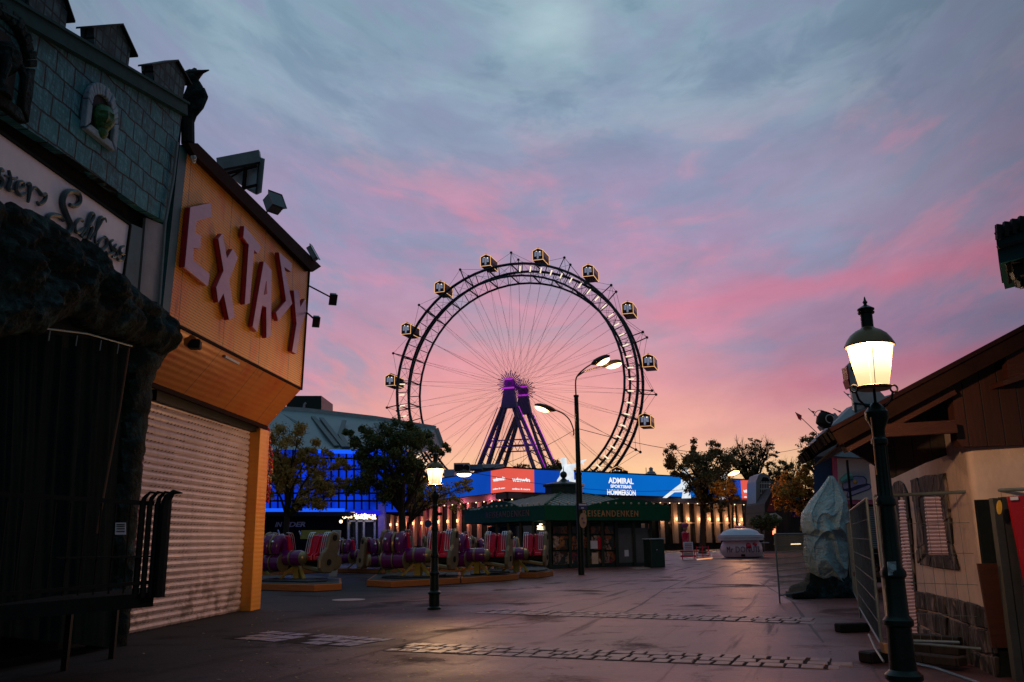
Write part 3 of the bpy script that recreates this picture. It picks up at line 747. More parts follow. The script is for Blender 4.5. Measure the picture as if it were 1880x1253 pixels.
MB().ext([pl(u, v, XP, DS, -.02) for u, v in [(238, 410), (262, 420), (250, 560), (228, 510)]], -NS * .1).build('post', m_teal, HX)
# turrets: body, gabled roof
def turret(px, body_h, name='turret'):
    # px: left-bottom, right-bottom, right-eave, apex, left-eave
    P = [pl(u, v, XP, DS, .02) for u, v in px]
    b = MB().ext(P, -NS * .22).build(name, m_turr, HX)
    le, ap, re = P[4], P[3], P[2]
    mb = MB(); o = NS * .06
    for a, c_ in ((le, ap), (ap, re)):
        dd = (c_ - a).normalized(); ex = dd * .16
        q0, q1 = (a - ex, c_) if a is le else (a, c_ + ex)
        up = Vector((0, 0, .035))
        mb.ext([q0 + o, q1 + o, q1 + o + up, q0 + o + up], -NS * .26)
    mb.build('turret_roof', m_black, b)
turret([(284, 160), (335, 188), (341, 146), (322, 113), (281, 120)], 1)
turret([(174, 96), (235, 128), (240, 90), (220, 47), (172, 51)], 1)
turret([(54, 12), (120, 58), (124, 22), (106, -30), (50, -28)], 1)
# framed niches with a green head
nz = pl(184, 228, XP, DS, .1)
def arch(c, w, h, t, nm, par, mat, dpt=.22):
    n = 14; mb = MB(); pts = []
    for k in range(n + 1):
        a = math.pi * k / n; pts.append((-math.cos(a) * w / 2, h * .5 + math.sin(a) * w / 2))
    pts = [(-w / 2, -h / 2)] + pts + [(w / 2, -h / 2)]
    pts2 = [(x * (1 + 2 * t / w), y * (1 + t / h) if y > 0 else y - t) for x, y in pts]
    L = len(pts)
    for i in range(L):
        j = (i + 1) % L
        q = [pts[i], pts[j], pts2[j], pts2[i]]
        cx, cy = sum(a[0] for a in q) / 4, sum(a[1] for a in q) / 4
        q = [(cx + (a[0] - cx) * .93, cy + (a[1] - cy) * .93) for a in q]
        mb.ext([c + DSv * a[0] + Vector((0, 0, a[1])) for a in q], NS * dpt * random.uniform(.8, 1.1))
    return mb.build(nm, mat, par, bevel=.012)
m_nst = M('niche stone', (.28, .42, .54), .7, var=.4, vs=6, bump=.4)
ar = arch(nz - NS * .05, .60, .30, .13, 'window_frame', HX, m_nst, .10)
MB().ext([nz + DSv * x + Vector((0, 0, z)) - NS * .04 for x, z in [(-.33, -.22), (.33, -.22), (.33, .25), (.16, .46), (-.16, .46), (-.33, .25)]], NS * .03).build('niche', m_black, HX)
# the head
mb = MB(); hc = nz + NS * .02 + Vector((0, 0, .08))
def headf(i, j):
    th, ph = 2 * math.pi * i, math.pi * j
    dx, dy, dz = math.sin(ph) * math.cos(th), math.sin(ph) * math.sin(th), -math.cos(ph)
    r = .19 * (1 + .08 * noise.noise(Vector((dx, dy, dz)) * 2.5))
    v = Vector((dx * r * .9, dy * r * (1.0 - .18 * max(0, -dz)), dz * r * 1.22))
    f = max(0, dx) ** 3
    if f > 0:
        v.x += .05 * math.exp(-((dy) / .18) ** 2 - ((dz + .05) / .25) ** 2)            # nose
        v.x -= .055 * math.exp(-((abs(dy) - .34) / .17) ** 2 - ((dz - .12) / .15) ** 2)  # eye sockets
        v.x += .022 * math.exp(-((dz - .36) / .10) ** 2) * f                             # brow
        v.x -= .05 * math.exp(-((dz + .42) / .05) ** 2 - (dy / .4) ** 2)                 # mouth
    rot = DSv * (-.55) + NS * .80
    fx = rot.normalized(); fy = Vector((-fx.y, fx.x, 0))
    return hc + fx * v.x + fy * v.y + Vector((0, 0, v.z))
mb.grid(headf, 28, 20); mb.ball(hc - Vector((0, 0, .22)), .11)
tag(mb.build('monster_head', m_green, smooth=True), 'bald green rubber head looking out of the arched stone window', 'figure')
nz2 = pl(2, 132, XP, DS, .1)
arch(nz2 - NS * .05, .8, .62, .16, 'window_frame', HX, m_rock, .12)
MB().ext([nz2 + DSv * x + Vector((0, 0, z)) - NS * .04 for x, z in [(-.28, -.35), (.28, -.35), (.28, .4), (.1, .55), (-.1, .55), (-.28, .4)]], NS * .03).build('niche', m_black, HX)
mb = MB(); hc = nz2 + NS * .04 + Vector((0, 0, .18)); mb.grid(headf, 24, 16)
mb.tube([nz2 + NS * .12 + DSv * .10 + Vector((0, 0, .25)), nz2 + NS * .2 + DSv * .17 + Vector((0, 0, .0)), nz2 + NS * .2 + DSv * .2 - Vector((0, 0, .3))], [.04, .06, .02], 8)
mb.tube([nz2 + NS * .12 - DSv * .10 + Vector((0, 0, .25)), nz2 + NS * .2 - DSv * .17 + Vector((0, 0, .0)), nz2 + NS * .2 - DSv * .2 - Vector((0, 0, .3))], [.04, .06, .02], 8)
mb.lathe([(.10, -.1), (.16, -.22), (.20, -.32)], 12, tuple(nz2 - NS * .05))
tag(mb.build('ghost_bust', m_rock, smooth=True), 'dark grey long-haired bust in the ruined niche at the left edge of the shingle wall', 'figure')
# sign with script
sg = thing('shop_sign', 'long dirty white sign with dark script lettering under the shingles', 'sign', pl(120, 420, XP, DS))
MB().ext([pl(u, v, XP, DS, .02) for u, v in [(-80, 188), (238, 414), (226, 508), (-80, 330)]], -NS * .08).build('board', m_white, sg)
mb = MB(); mb.bar(pl(-80, 186, XP, DS, .03), pl(239, 413, XP, DS, .03), .04); mb.bar(pl(239, 413, XP, DS, .03), pl(226, 510, XP, DS, .03), .04); mb.build('frame', m_dark, sg)
def sm(pts, n=5):
    """Catmull-Rom through 2-D points"""
    o = []; P = [pts[0]] + list(pts) + [pts[-1]]
    for i in range(1, len(P) - 2):
        for k in range(n):
            t_ = k / n; a, b_, c_, d_ = P[i - 1], P[i], P[i + 1], P[i + 2]
            o.append(tuple(.5 * ((2 * b_[j]) + (-a[j] + c_[j]) * t_ + (2 * a[j] - 5 * b_[j] + 4 * c_[j] - d_[j]) * t_ ** 2 + (-a[j] + 3 * b_[j] - 3 * c_[j] + d_[j]) * t_ ** 3) for j in (0, 1)))
    o.append(tuple(pts[-1])); return o
Z2 = lambda x, y: (x / 3.1325, 350 + y / 3.1325)
strokes = [  # (points in crop px, half width m)
    ([(400, 82), (430, 92), (458, 66), (452, 22), (410, 5), (372, 22), (360, 75), (385, 150), (408, 205), (385, 250), (325, 245), (280, 205), (270, 160), (300, 140), (345, 150), (365, 175)], .040),
    ([(478, 180), (460, 165), (432, 190), (432, 230), (455, 242), (480, 215)], .026),
    ([(462, 262), (505, 205), (540, 150), (525, 132), (505, 180), (490, 255), (470, 268)], .024), ([(490, 250), (512, 205), (528, 215), (515, 255), (500, 285)], .026),
    ([(520, 280), (560, 220), (588, 165), (572, 160), (552, 230), (545, 290), (560, 305)], .024), ([(595, 172), (606, 160), (612, 185)], .012),
    ([(600, 270), (570, 290), (558, 330), (582, 345), (610, 318), (612, 280), (600, 268), (625, 290)], .026),
    ([(650, 285), (632, 300), (640, 330), (650, 355), (622, 368), (608, 352)], .026), ([(668, 310), (655, 330), (672, 350), (668, 378), (645, 382)], .024),
    ([(715, 320), (692, 330), (690, 358), (712, 372), (700, 400), (678, 398), (672, 385)], .026)]
mb = MB()
for pts, w in strokes:
    q = sm(pts); P3 = [pl(*Z2(x, y), XP, DS, .06) for x, y in q]; n_ = len(P3)
    mb.tube(P3, [w * (.45 + .75 * math.sin(math.pi * (.12 + .76 * i / (n_ - 1)))) for i in range(n_)], 6)
Z1 = lambda x, y: (x / 3.1325, y / 3.1325)
for pts, w in [([(-60, 900), (-30, 925), (-45, 985), (-90, 1000), (-120, 950)], .04), ([(20, 985), (0, 975), (-10, 1010), (12, 1045), (-5, 1080), (-35, 1060)], .03),
               ([(50, 980), (58, 1040), (45, 1085), (75, 1100)], .028), ([(25, 1010), (85, 1030), (100, 1020)], .018),
               ([(95, 1090), (130, 1080), (128, 1050), (100, 1055), (92, 1095), (120, 1125), (150, 1110)], .026),
               ([(155, 1065), (170, 1060), (168, 1110), (160, 1165)], .028), ([(168, 1110), (200, 1080), (240, 1120), (262, 1120), (255, 1155), (225, 1178), (212, 1160)], .026)]:
    P3 = [pl(*Z1(x, y), XP, DS, .06) for x, y in sm(pts)]; n_ = len(P3)
    mb.tube(P3, [w * (.45 + .75 * math.sin(math.pi * (.12 + .76 * i / (n_ - 1)))) for i in range(n_)], 6)
mb.build('lettering', m_script, sg, smooth=True)
# artificial rock canopy and rock pillar
def pip(x, y, poly):
    c_ = False; n = len(poly)
    for i in range(n):
        (x1, y1), (x2, y2) = poly[i], poly[(i + 1) % n]
        if (y1 > y) != (y2 > y) and x < (x2 - x1) * (y - y1) / (y2 - y1) + x1: c_ = not c_
    return c_
def pdist(x, y, poly):
    m_ = 1e9; n = len(poly)
    for i in range(n):
        (x1, y1), (x2, y2) = poly[i], poly[(i + 1) % n]; dx, dy = x2 - x1, y2 - y1
        t_ = max(0, min(1, ((x - x1) * dx + (y - y1) * dy) / (dx * dx + dy * dy + 1e-9)))
        m_ = min(m_, math.hypot(x - x1 - t_ * dx, y - y1 - t_ * dy))
    return m_
def rockslab(name, poly, off, T_, step, edge, mat, par, amp=.12, fr=1.5):
    xs = [q[0] for q in poly]; ys = [q[1] for q in poly]
    x0, x1, y0, y1 = min(xs) - step, max(xs) + step, min(ys) - step, max(ys) + step
    nx, ny = int((x1 - x0) / step) + 1, int((y1 - y0) / step) + 1
    idx = {}; mb = MB(); front = []; info = {}
    for j in range(ny):
        for i in range(nx):
            u, v = x0 + i * step, y0 + j * step
            wu = u + 5 * noise.noise(Vector((u * .05, v * .05, 1))); wv = v + 5 * noise.noise(Vector((u * .05, v * .05, 9)))
            if pip(wu, wv, poly):
                d_ = min(1, pdist(wu, wv, poly) / edge); dep = T_ * math.sqrt(1 - (1 - d_) ** 2)
                q = pl(u, v, XP, DS, off)
                dep += amp * noise.fractal(q * fr, 1.0, 2.0, 5) * (0.3 + d_)
                idx[(i, j)] = len(mb.v); mb.v.append(q + NS * dep)
    n0 = len(mb.v)
    keys = list(idx.keys())
    for k in keys:
        u, v = x0 + k[0] * step, y0 + k[1] * step
        mb.v.append(pl(u, v, XP, DS, off) - NS * .35)
    ed = {}
    for (i, j) in keys:
        c4 = [(i, j), (i + 1, j), (i + 1, j + 1), (i, j + 1)]
        if all(c in idx for c in c4):
            f = tuple(idx[c] for c in c4); mb.f.append(f); mb.f.append(tuple(n0 + a for a in reversed(f)))
            for a in range(4):
                e = (f[a], f[(a + 1) % 4]); ed[e] = 1
    for (a, b_) in ed:
        if (b_, a) not in ed: mb.f.append((a, n0 + a, n0 + b_, b_))
    return mb.build(name, mat, par, smooth=True)
rockslab('rock_canopy', [(-80, 340), (0, 372), (40, 386), (90, 412), (130, 432), (150, 450), (190, 490), (235, 532), (275, 556), (303, 582), (312, 625), (306, 650), (285, 658), (262, 640), (210, 628),
                         (150, 612), (110, 585), (80, 600), (60, 618), (20, 615), (-80, 640)], -.22, .50, 4, 70, m_rock, HX, .22, 2.4)
rockslab('rock_pillar', [(225, 625), (308, 640), (288, 668), (272, 705), (262, 760), (252, 850), (244, 930), (236, 1020), (232, 1100), (222, 1190), (190, 1215), (195, 1100), (205, 900), (222, 740)], -.36, .30, 6, 40, m_rock, HX, .10, 2)
# curtain with rail
cu = thing('curtain', 'dark cloth curtain hung on a rail in the ghost house entrance', 'curtain', pl(120, 1000, XP, DS))
def curt(i, j):
    u = -90 + i * 325 - j * 30; v = 596 + 34 * i + j * (560)
    return pl(u, v, XP, DS, -.18) + NS * (.09 * noise.noise(Vector((i * 16, j * .8, 0))) + .05 * noise.noise(Vector((i * 41, j * 1.5, 4)))) * (1 - .3 * j)
MB().grid(curt, 110, 6).build('cloth', m_curt, cu, smooth=True, fix=False)
mb = MB(); mb.tube([pl(70, 602, XP, DS, .0), pl(160, 613, XP, DS, 0), pl(242, 636, XP, DS, 0)], .014, 6)
for u in (92, 142, 186, 218): mb.tube([pl(u, 603 + (u - 70) * .19, XP, DS, 0), pl(u - 3, 622 + (u - 70) * .19, XP, DS, 0)], .010, 5)
mb.build('rail', m_grey, cu)
MB().tube([pl(237, 640, XP, DS, .02), pl(220, 750, XP, DS, .02), pl(192, 900, XP, DS, .02), pl(178, 980, XP, DS, .02)], .02, 6).build('edge_rope', M('brown rope', (.16, .08, .05), .8), cu)
# gargoyle on a post above the joint
gq = thing('vulture_statue', 'hunched bird statue in a ragged hat on a dark post above the shingle roof end', 'statue', at(348, 262, 15.2))
YG = 15.2
mb = MB(); mb.tube([at(345, 264, YG), at(345, 222, YG)], [.13, .125], 10); mb.build('post', m_black, gq)
mb = MB()
body = [(344, 226, .13), (345, 214, .15), (349, 200, .17), (354, 186, .19), (357, 172, .19), (358, 160, .16), (358, 150, .10)]
n = 16
for k, (u, v, r) in enumerate(body):
    c = at(u, v, YG)
    for i in range(n):
        a = 2 * math.pi * i / n; rr = r * (1 + .25 * noise.noise(Vector((math.cos(a) * 2, math.sin(a) * 2, k * .8))))
        mb.v.append(c + Vector((rr * math.cos(a), rr * .8 * math.sin(a), 0)))
for k in range(len(body) - 1):
    for i in range(n): mb.f.append((k * n + i, k * n + (i + 1) % n, (k + 1) * n + (i + 1) % n, (k + 1) * n + i))
mb.f.append(tuple(range((len(body) - 1) * n, len(body) * n)))
mb.ball(at(352, 145, YG), .14, 14, 10)
mb.tube([at(348, 148, YG), at(343, 153, YG - .1), at(345, 160, YG - .14)], [.06, .035, .01], 7)
mb.tube([at(368, 165, YG), at(372, 178, YG), at(367, 196, YG), at(358, 214, YG)], [.09, .11, .08, .03], 8)
mb.build('body', m_rock, gq, smooth=True)
mb = MB(); mb.tube([at(336, 137, YG), at(350, 139, YG), at(362, 137, YG), at(372, 132, YG), at(384, 129, YG)], [.05, .13, .10, .04, .012], 9)
mb.tube([at(345, 133, YG), at(355, 137, YG + .1)], [.02, .14], 9); mb.build('hat', m_black, gq, smooth=True)
# raised platform with railing
yA, yB = 10.5, 9.4
A1, A0 = at(283, 925, yA), at(-60, 904, yB)
fl1, fl0 = at(283, 1088, yA), at(-60, 1118, yB)
pf = thing('railed_platform', 'black raised entrance platform with picket railing and curled spikes', 'platform', (fl1.x - 1, yA, 0))
dv = Vector((A0.x - A1.x, A0.y - A1.y, 0)); Lr = dv.length; dv.normalize()
mb = MB(); bk = -NS * 0 + Vector((-.9, 3.0, 0)) * .3
mb.ext([fl1 - Vector((0, 0, .16)), fl0 - Vector((0, 0, .16)), fl0 + Vector((-.2, 2.2, -.16)), fl1 + Vector((-.6, 1.4, -.16))], (0, 0, .16)); mb.build('deck', m_dark, pf)
mb = MB(); mb.bar(A1, A0, .05, .05); mb.bar(fl1 + Vector((0, 0, .12)), fl0 + Vector((0, 0, .12)), .04, .04); mb.bar(A1 + Vector((0, 0, -.62)), A1 + dv * 1.0 + Vector((0, 0, -.62)), .25, .02); mb.build('rail', m_black, pf)
n = int(Lr / .16)
mb = MB()
for i in range(n):
    a = A1 + dv * (i * .16 + .1); mb.tube([a, Vector((a.x, a.y, fl1.z))], .011, 5)
mb.build('pickets', m_black, pf)
for u in (292, 276, 262, 248):
    b_ = at(u, 1090, yA - .1); mb = MB(); w = .07 if u == 292 else .035
    mb.tube([Vector((b_.x, b_.y, fl1.z - .05)), Vector((b_.x, b_.y, A1.z - .02)), Vector((b_.x + .015, b_.y, A1.z + .06)), Vector((b_.x + .09, b_.y - .02, A1.z + .13)), Vector((b_.x + .20, b_.y - .03, A1.z + .115))],
            [w, w, w * .8, w * .45, .006], 8)
    mb.build('spike', m_black, pf, smooth=True)
for u, v in ((205, 1210), (118, 1232)):
    q = G(u, v); q2 = at(u + 8, 1095, q.y); MB().bar(q, (q.x, q.y, fl1.z - .14), .07).build('leg', m_black, pf)
nt = thing('notice', 'small white printed notice hung on the black railing', 'notice', at(221, 970, yA - .25))
np_ = [at(u, v, yA - .25) for u, v in [(212, 960), (231, 960), (231, 982), (211, 982)]]
MB().ext(np_, (0, .004, 0)).build('sheet', m_white, nt)
mb = MB()
for v in (963, 966.5, 971, 976): mb.bar(at(214, v, yA - .256), at(229, v, yA - .256), .004, .010)
mb.build('print', m_black, nt)
# dark infill of the building fronts below the canopy
MB().ext([Vector((-7.55, 6, 0)), Vector((-7.2, 16, 0)), Vector((-7.9, 16, 0)), Vector((-8.2, 6, 0))], (0, 0, 6)).build('recess_wall', m_dark, HX)

# ================================================================== STREET LANTERNS
def lantern():
    t = thing('street_lantern', 'x', 'street lamp')
    mb = MB(); pr = [(.17, 0), (.17, .04), (.135, .07), (.13, .34), (.16, .36), (.16, .40), (.115, .44), (.105, .80), (.13, .82), (.13, .86), (.098, .9), (.092, 1.22), (.112, 1.24), (.112, 1.28), (.078, 1.33), (.070, 1.86), (.09, 1.88), (.09, 1.92),
                     (.066, 1.96), (.056, 2.42), (.075, 2.44), (.075, 2.48), (.058, 2.50), (.060, 2.58), (.105, 2.68), (.108, 2.74), (.06, 2.80), (.03, 2.83)]
    mb.lathe(pr, 20)
    for k in range(10):
        a = 2 * math.pi * k / 10
        mb.tube([(math.cos(a) * .072, math.sin(a) * .072, 1.33), (math.cos(a) * .056, math.sin(a) * .056, 2.42)], .008, 4)
    mb.build('post', m_lampg, t, smooth=True)
    mb = MB()
    for sx in (-1, 1):
        pts = [(sx * .03, 0, 2.79), (sx * .10, 0, 2.80), (sx * .155, 0, 2.86), (sx * .175, 0, 2.93)]
        mb.tube(pts, .011, 6)
        mb.tube([(sx * .19 + .034 * math.cos(a), 0, 2.965 + .034 * math.sin(a)) for a in [2 * math.pi * k / 14 for k in range(14)]], .010, 6, closed=True)
    mb.tube([(0, 0, 2.8), (0, 0, 2.98)], .014, 6)
    mb.build('bracket', m_black, t, smooth=True)
    mb = MB(); mb.lathe([(.145, 2.955), (.155, 2.965), (.16, 2.985), (.145, 2.992)], 24); mb.build('glass_ring', m_bronzel, t, smooth=True)
    mb = MB(); o = 0
    mb.lathe([(.135, 2.99), (.212, 3.39)], 24); mb.f = [f for f in mb.f if len(f) == 4]
    mb.build('glass', m_lglass, t, smooth=True)
    mb = MB()
    for k in range(4):
        a = math.pi / 4 + math.pi / 2 * k + .5
        mb.tube([(math.cos(a) * .136, math.sin(a) * .136, 2.985), (math.cos(a) * .214, math.sin(a) * .214, 3.40)], .0035, 4)
    mb.build('glazing_bar', m_bronzel, t)
    mb = MB(); mb.lathe([(.225, 3.375), (.232, 3.385), (.225, 3.40), (.205, 3.44), (.17, 3.49), (.12, 3.53), (.075, 3.55), (.055, 3.57)], 28); hd = mb.build('hood', m_bronzel, t, smooth=True)
    mb = MB(); mb.lathe([(.056, 3.55), (.056, 3.70), (.075, 3.705), (.078, 3.72), (.055, 3.725), (.055, 3.735), (.078, 3.74), (.080, 3.752), (.045, 3.775), (.02, 3.79), (.014, 3.80), (.024, 3.82), (.012, 3.838), (.006, 3.87), (.0001, 3.88)], 18)
    mb.build('chimney', m_lampg, hd, smooth=True)
    return t
m_bronzel = M('bronzed lamp metal', (.16, .10, .045), .35, metal=.6, var=.3)
L1 = lantern(); L2 = dup(L1)
sc_ = 3.84 / 3.88
b1 = G(797, 1119)
L1['label'] = 'small green street lantern alone in the middle of the street beside the ride cars'; L1['group'] = 'old street lanterns'
L1.location = b1; L1.scale = (.98,) * 3
L2['label'] = 'tall bright street lantern close by on the right in front of the mesh fence'; L2['group'] = 'old street lanterns'
b2 = at(1600, 700, 8.0); L2.location = (b2.x + .0, 8.0, 0); L2.scale = (.995,) * 3; L2.rotation_euler = (0, R(.3), 0)
WARM = (1, .56, .24)
p_ = point('lantern_bulb', (0, 0, 3.14), WARM, 1000, .05); p_.parent = L1
p_ = point('lantern_bulb', (0, 0, 3.26), (1, .60, .33), 560, .05); p_.parent = L2
# sticker and cable on the near lantern
c0 = Vector(L2.location)
mb = MB(); mb.ext([at(1629, 1032, 7.9), at(1645, 1031, 7.9), at(1646, 1055, 7.9), at(1631, 1057, 7.9)], (0, .004, 0)); o = mb.build('sticker', m_tarp, loc=tuple(at(1638, 1045, 7.9)))
tag(o, 'pale rectangular sticker on the shaft of the near lantern', 'sticker')
mb = MB(); mb.tube([at(1599, 766, 7.88), at(1603, 800, 7.88), at(1608, 855, 7.88), at(1610, 872, 7.88)], .007, 5); tag(mb.build('cable', m_gold), 'thin pale cable running down the left of the near lantern post', 'cable')
# small round signs on the small lantern
sgn = thing('street_sign', 'small round blue sign and plate fixed to the small lantern post', 'sign', (b1.x - .15, b1.y - .1, 1.9))
mb = MB(); c = at(786, 962, b1.y - .12); mb.tube([c + Vector((0, -.012, 0)), c + Vector((0, .012, 0))], .085, 20); mb.build('disc', M('blue sign face', (.02, .07, .22), .4), sgn)
mb = MB(); mb.bar(at(800, 944, b1.y - .12), at(812, 944, b1.y - .12), .05, .07); mb.bar(at(786, 962, b1.y - .05), at(797, 962, b1.y - .05), .02); mb.build('bracket', m_black, sgn)

# tall mast with three heads
tb = G(1067.5, 1056); TY = tb.y
tm = thing('street_light_mast', 'tall dark street light mast with two lit heads on top and one lower left', 'street light', tb)
tp = at(1057.8, 727, TY); tp.x = tb.x + (tp.x - tb.x); midp = at(1062.2, 870, TY)
mb = MB(); mb.tube([tb, midp], .145, 16); mb.build('lower_shaft', m_lampg, tm, smooth=True)
mb = MB(); mb.tube([midp - Vector((0, 0, .05)), tp], [.115, .10], 16); mb.tube([tp - Vector((0, 0, .06)), tp + Vector((0, 0, .03))], .125, 16); mb.tube([midp - Vector((0, 0, .04)), midp + Vector((0, 0, .04))], .165, 16); mb.build('upper_shaft', m_lampg, tm, smooth=True)
def curve3(px, Y, n=6): return [at(u, v, y) for (u, v), y in zip(sm(px, n), [Y] * 999)]
m_arm = M('brown painted arm', (.05, .025, .02), .45)
mb = MB(); mb.tube(curve3([(1057.5, 728), (1057, 700), (1062, 688), (1075, 676), (1088, 668)], TY), .035, 8)
mb.tube([at(1060, 691, TY)] + [at(u, v, TY + .5 * k) for k, (u, v) in enumerate([(1072, 683), (1086, 678), (1105, 673)])], .035, 8); mb.build('arm', m_arm, tm, smooth=True)
mb = MB(); mb.tube(curve3([(1053, 800), (1053, 790), (1046, 772), (1034, 760), (1018, 753)], TY), .03, 8); mb.build('arm', m_arm, tm, smooth=True)
def head(a, b_, Y, w, down, name='lamp_head', pw=140):
    a, b_ = at(*a, Y), at(*b_, Y); dd = b_ - a; n = 10
    mb = MB()
    prof = [0.02, .5, .8, .95, 1, 1, .95, .85, .6, .05]
    mb.tube([a + dd * (k / (n - 1)) + Vector((0, 0, .03)) for k in range(n)], [w * q for q in prof], 10)
    hh = mb.build(name, m_arm, tm, smooth=True)
    mb = MB(); mb.tube([a + dd * (.28 + .70 * k / (n - 1)) - Vector((0, 0, down)) for k in range(n)], [w * .95 * q for q in prof], 10); mb.build('lens', m_head, hh, smooth=True)
    point('lamp_light', a + dd * .65 - Vector((0, 0, down + w * 1.3)), (1, .58, .26), pw, .12, tm)
head((1084, 671), (1120, 654), TY, .17, .10); head((1100, 674), (1142, 664), TY + 1.2, .16, .10, pw=110); head((1022, 756), (981, 744), TY, .15, .07, pw=110)
# plates on the mast
mb = MB(); mb.bar(at(1062, 930, TY - .2), at(1078, 930, TY - .2), .02, .28); o = mb.build('street_name_plate', M('blue white plate', (.05, .06, .22), .4)); tag(o, 'small dark blue street name plate on the mast', 'sign')
mb = MB(); mb.bar(at(1063, 927, TY - .23), at(1077, 927, TY - .23), .006, .07); mb.bar(at(1067, 933, TY - .23), at(1072, 933, TY - .23), .006, .05); mb.build('lettering', m_white, o)
sg2 = thing('oval_sign', 'small oval peach coloured sign hanging on the mast', 'sign', at(1070, 956, TY - .22))
c = at(1070.5, 956, TY - .22)
mb = MB(); mb.ext([c + Vector((.165 * math.cos(a), 0, .34 * math.sin(a))) for a in [2 * math.pi * k / 24 for k in range(24)]], (0, .03, 0)); mb.build('plate', M('peach sign face', (.65, .38, .22), .5, var=.1), sg2)
mb = MB(); mb.ball(c + Vector((-.03, -.02, .1)), .05, 8, 6); mb.ball(c + Vector((.03, -.02, -.08)), .055, 8, 6); mb.build('motif', M('mauve motif', (.25, .10, .25), .5), sg2)
# wires
def wire(name, label, pts, r=.012):
    mb = MB(); mb.tube(pts, r, 5); return tag(mb.build(name, m_black), label, 'wire')
def sag(a, b_, s, n=14): return [a.lerp(b_, k / n) - Vector((0, 0, s * 4 * (k / n) * (1 - k / n))) for k in range(n + 1)]
wire('overhead_wire', 'thin overhead wire from the mast down to the left over the red screens', sag(at(1056, 789, TY), at(868, 868, 44), .25))
wire('overhead_wire', 'thin overhead wire from the mast to the trees on the right', sag(at(1060, 787, TY), at(1475, 822, 70), .9), .016)
wire('overhead_wire', 'thin overhead wire running across the blue screens to the right', sag(at(866, 868, 44), at(1370, 880, 75), 1.0), .014)
hl = thing('hanging_lamp', 'oval lit lamp hanging from a wire in front of the blue screen', 'street lamp', at(852, 870, 44))
a = at(852, 871, 44)
mb = MB(); mb.lathe([(.05, .22), (.2, .17), (.38, .08), (.40, .02), (.30, .0)], 18, tuple(a)); mb.build('hood', m_black, hl, smooth=True)
mb = MB(); mb.lathe([(.37, .02), (.34, -.06), (.2, -.12), (.0001, -.14)], 18, tuple(a)); mb.build('lens', m_bulb, hl, smooth=True)

# ================================================================== FERRIS WHEEL
wa = R(18); WN = Vector((math.sin(wa), math.cos(wa), 0)); WE = Vector((WN.y, -WN.x, 0)); WC = Vector((1, 213, 39.1)); RO, RI = 31.5, 28.3; HO = 3.6
wh = thing('ferris_wheel', 'giant old observation wheel with dark steel rims, cable spokes and fifteen lit box cabins', 'ferris wheel', (1, 213, 0))
def wp(r, a, off=0.0): return WC + WE * (r * math.cos(a)) + Vector((0, 0, r * math.sin(a))) + WN * off
for off in (-HO, HO):
    mb = MB()
    P = [[wp(r, 2 * math.pi * k / 60, off) for k in range(60)] for r in (RO, RI)]
    mb.tube(P[0], .37, 6, closed=True); mb.tube(P[1], .30, 6, closed=True)
    mb.build('rim', m_wheel, wh)
    mb = MB()
    for k in range(60):
        a = 2 * math.pi * k / 60; mb.bar(wp(RI, a, off), wp(RO, a, off), .20 if k % 2 == 0 else .13)
        a2 = 2 * math.pi * (k + 1) / 60
        mb.tube([wp(RI, a, off), wp(RO, a2, off)], .035, 4); mb.tube([wp(RO, a, off), wp(RI, a2, off)], .035, 4)
    mb.build('rim_braces', m_wheel, wh)
A0 = R(78 - 24 * 3.25 + 0)
CA = [R(78 + 24 * k) for k in range(15)]
for k in range(30):
    a = R(78 + 12 * k)
    mb = MB()
    for r in (RO, RI): mb.bar(wp(r, a, -HO), wp(r, a, HO), .26)
    mb.tube([wp(RO, a, -HO), wp(RI, a, HO)], .07, 4); mb.tube([wp(RI, a, -HO), wp(RO, a, HO)], .07, 4)
    mb.build('cross_member', m_wheel, wh)
    if k % 2 == 1:     # empty positions: struts with guy wires
        mb = MB()
        for off in (-HO, HO):
            mb.bar(wp(RO, a, off), wp(RO + 3.3, a, off * .85), .22); mb.ball(wp(RO + 3.3, a, off * .85), .36, 8, 6)
            for s in (-1, 1): mb.tube([wp(RO + 3.3, a, off * .85), wp(RO, a + s * R(12), off)], .04, 4)
        mb.tube([wp(RO + 3.3, a, -HO * .85), wp(RO + 3.3, a, HO * .85)], .05, 4)
        mb.tube([wp(RO + 3.3, a, -HO * .85), wp(RO, a, HO)], .04, 4)
        mb.build('strut', m_wheel, wh)
m_spoke = M('spoke cable', (.32, .18, .20), .5)
for off, ho in ((-HO, -5.4), (HO, 5.4)):
    for k in range(30):
        a = R(78 + 12 * k); mb = MB()
        mb.tube([wp(1.1, a + R(35), ho), wp(RI, a, off)], .023, 4); mb.tube([wp(1.1, a - R(35), ho * .55), wp(RI, a + R(.3), off)], .019, 4)
        mb.build('spoke', m_spoke, wh)
m_hubp = M('purple lit hub steel', (.34, .03, .38), .5, var=.5, vs=1)
for ho in (-5.6, 5.6):
    mb = MB(); mb.tube([wp(0, 0, ho - .35), wp(0, 0, ho + .35)], 1.3, 20)
    for k in range(30):
        a = R(12 * k); r0 = 1.2; mb.tube([wp(r0, a, ho), wp(3.3 if k % 2 else 2.7, a, ho * .97)], .12, 5)
    mb.build('hub', m_hubp, wh)
mb = MB(); mb.tube([wp(0, 0, -6), wp(0, 0, 6)], .5, 16); mb.build('axle', m_tower, wh)
m_vio = EM('violet floodlit strip', (.50, .03, .62), .9, sample=False)
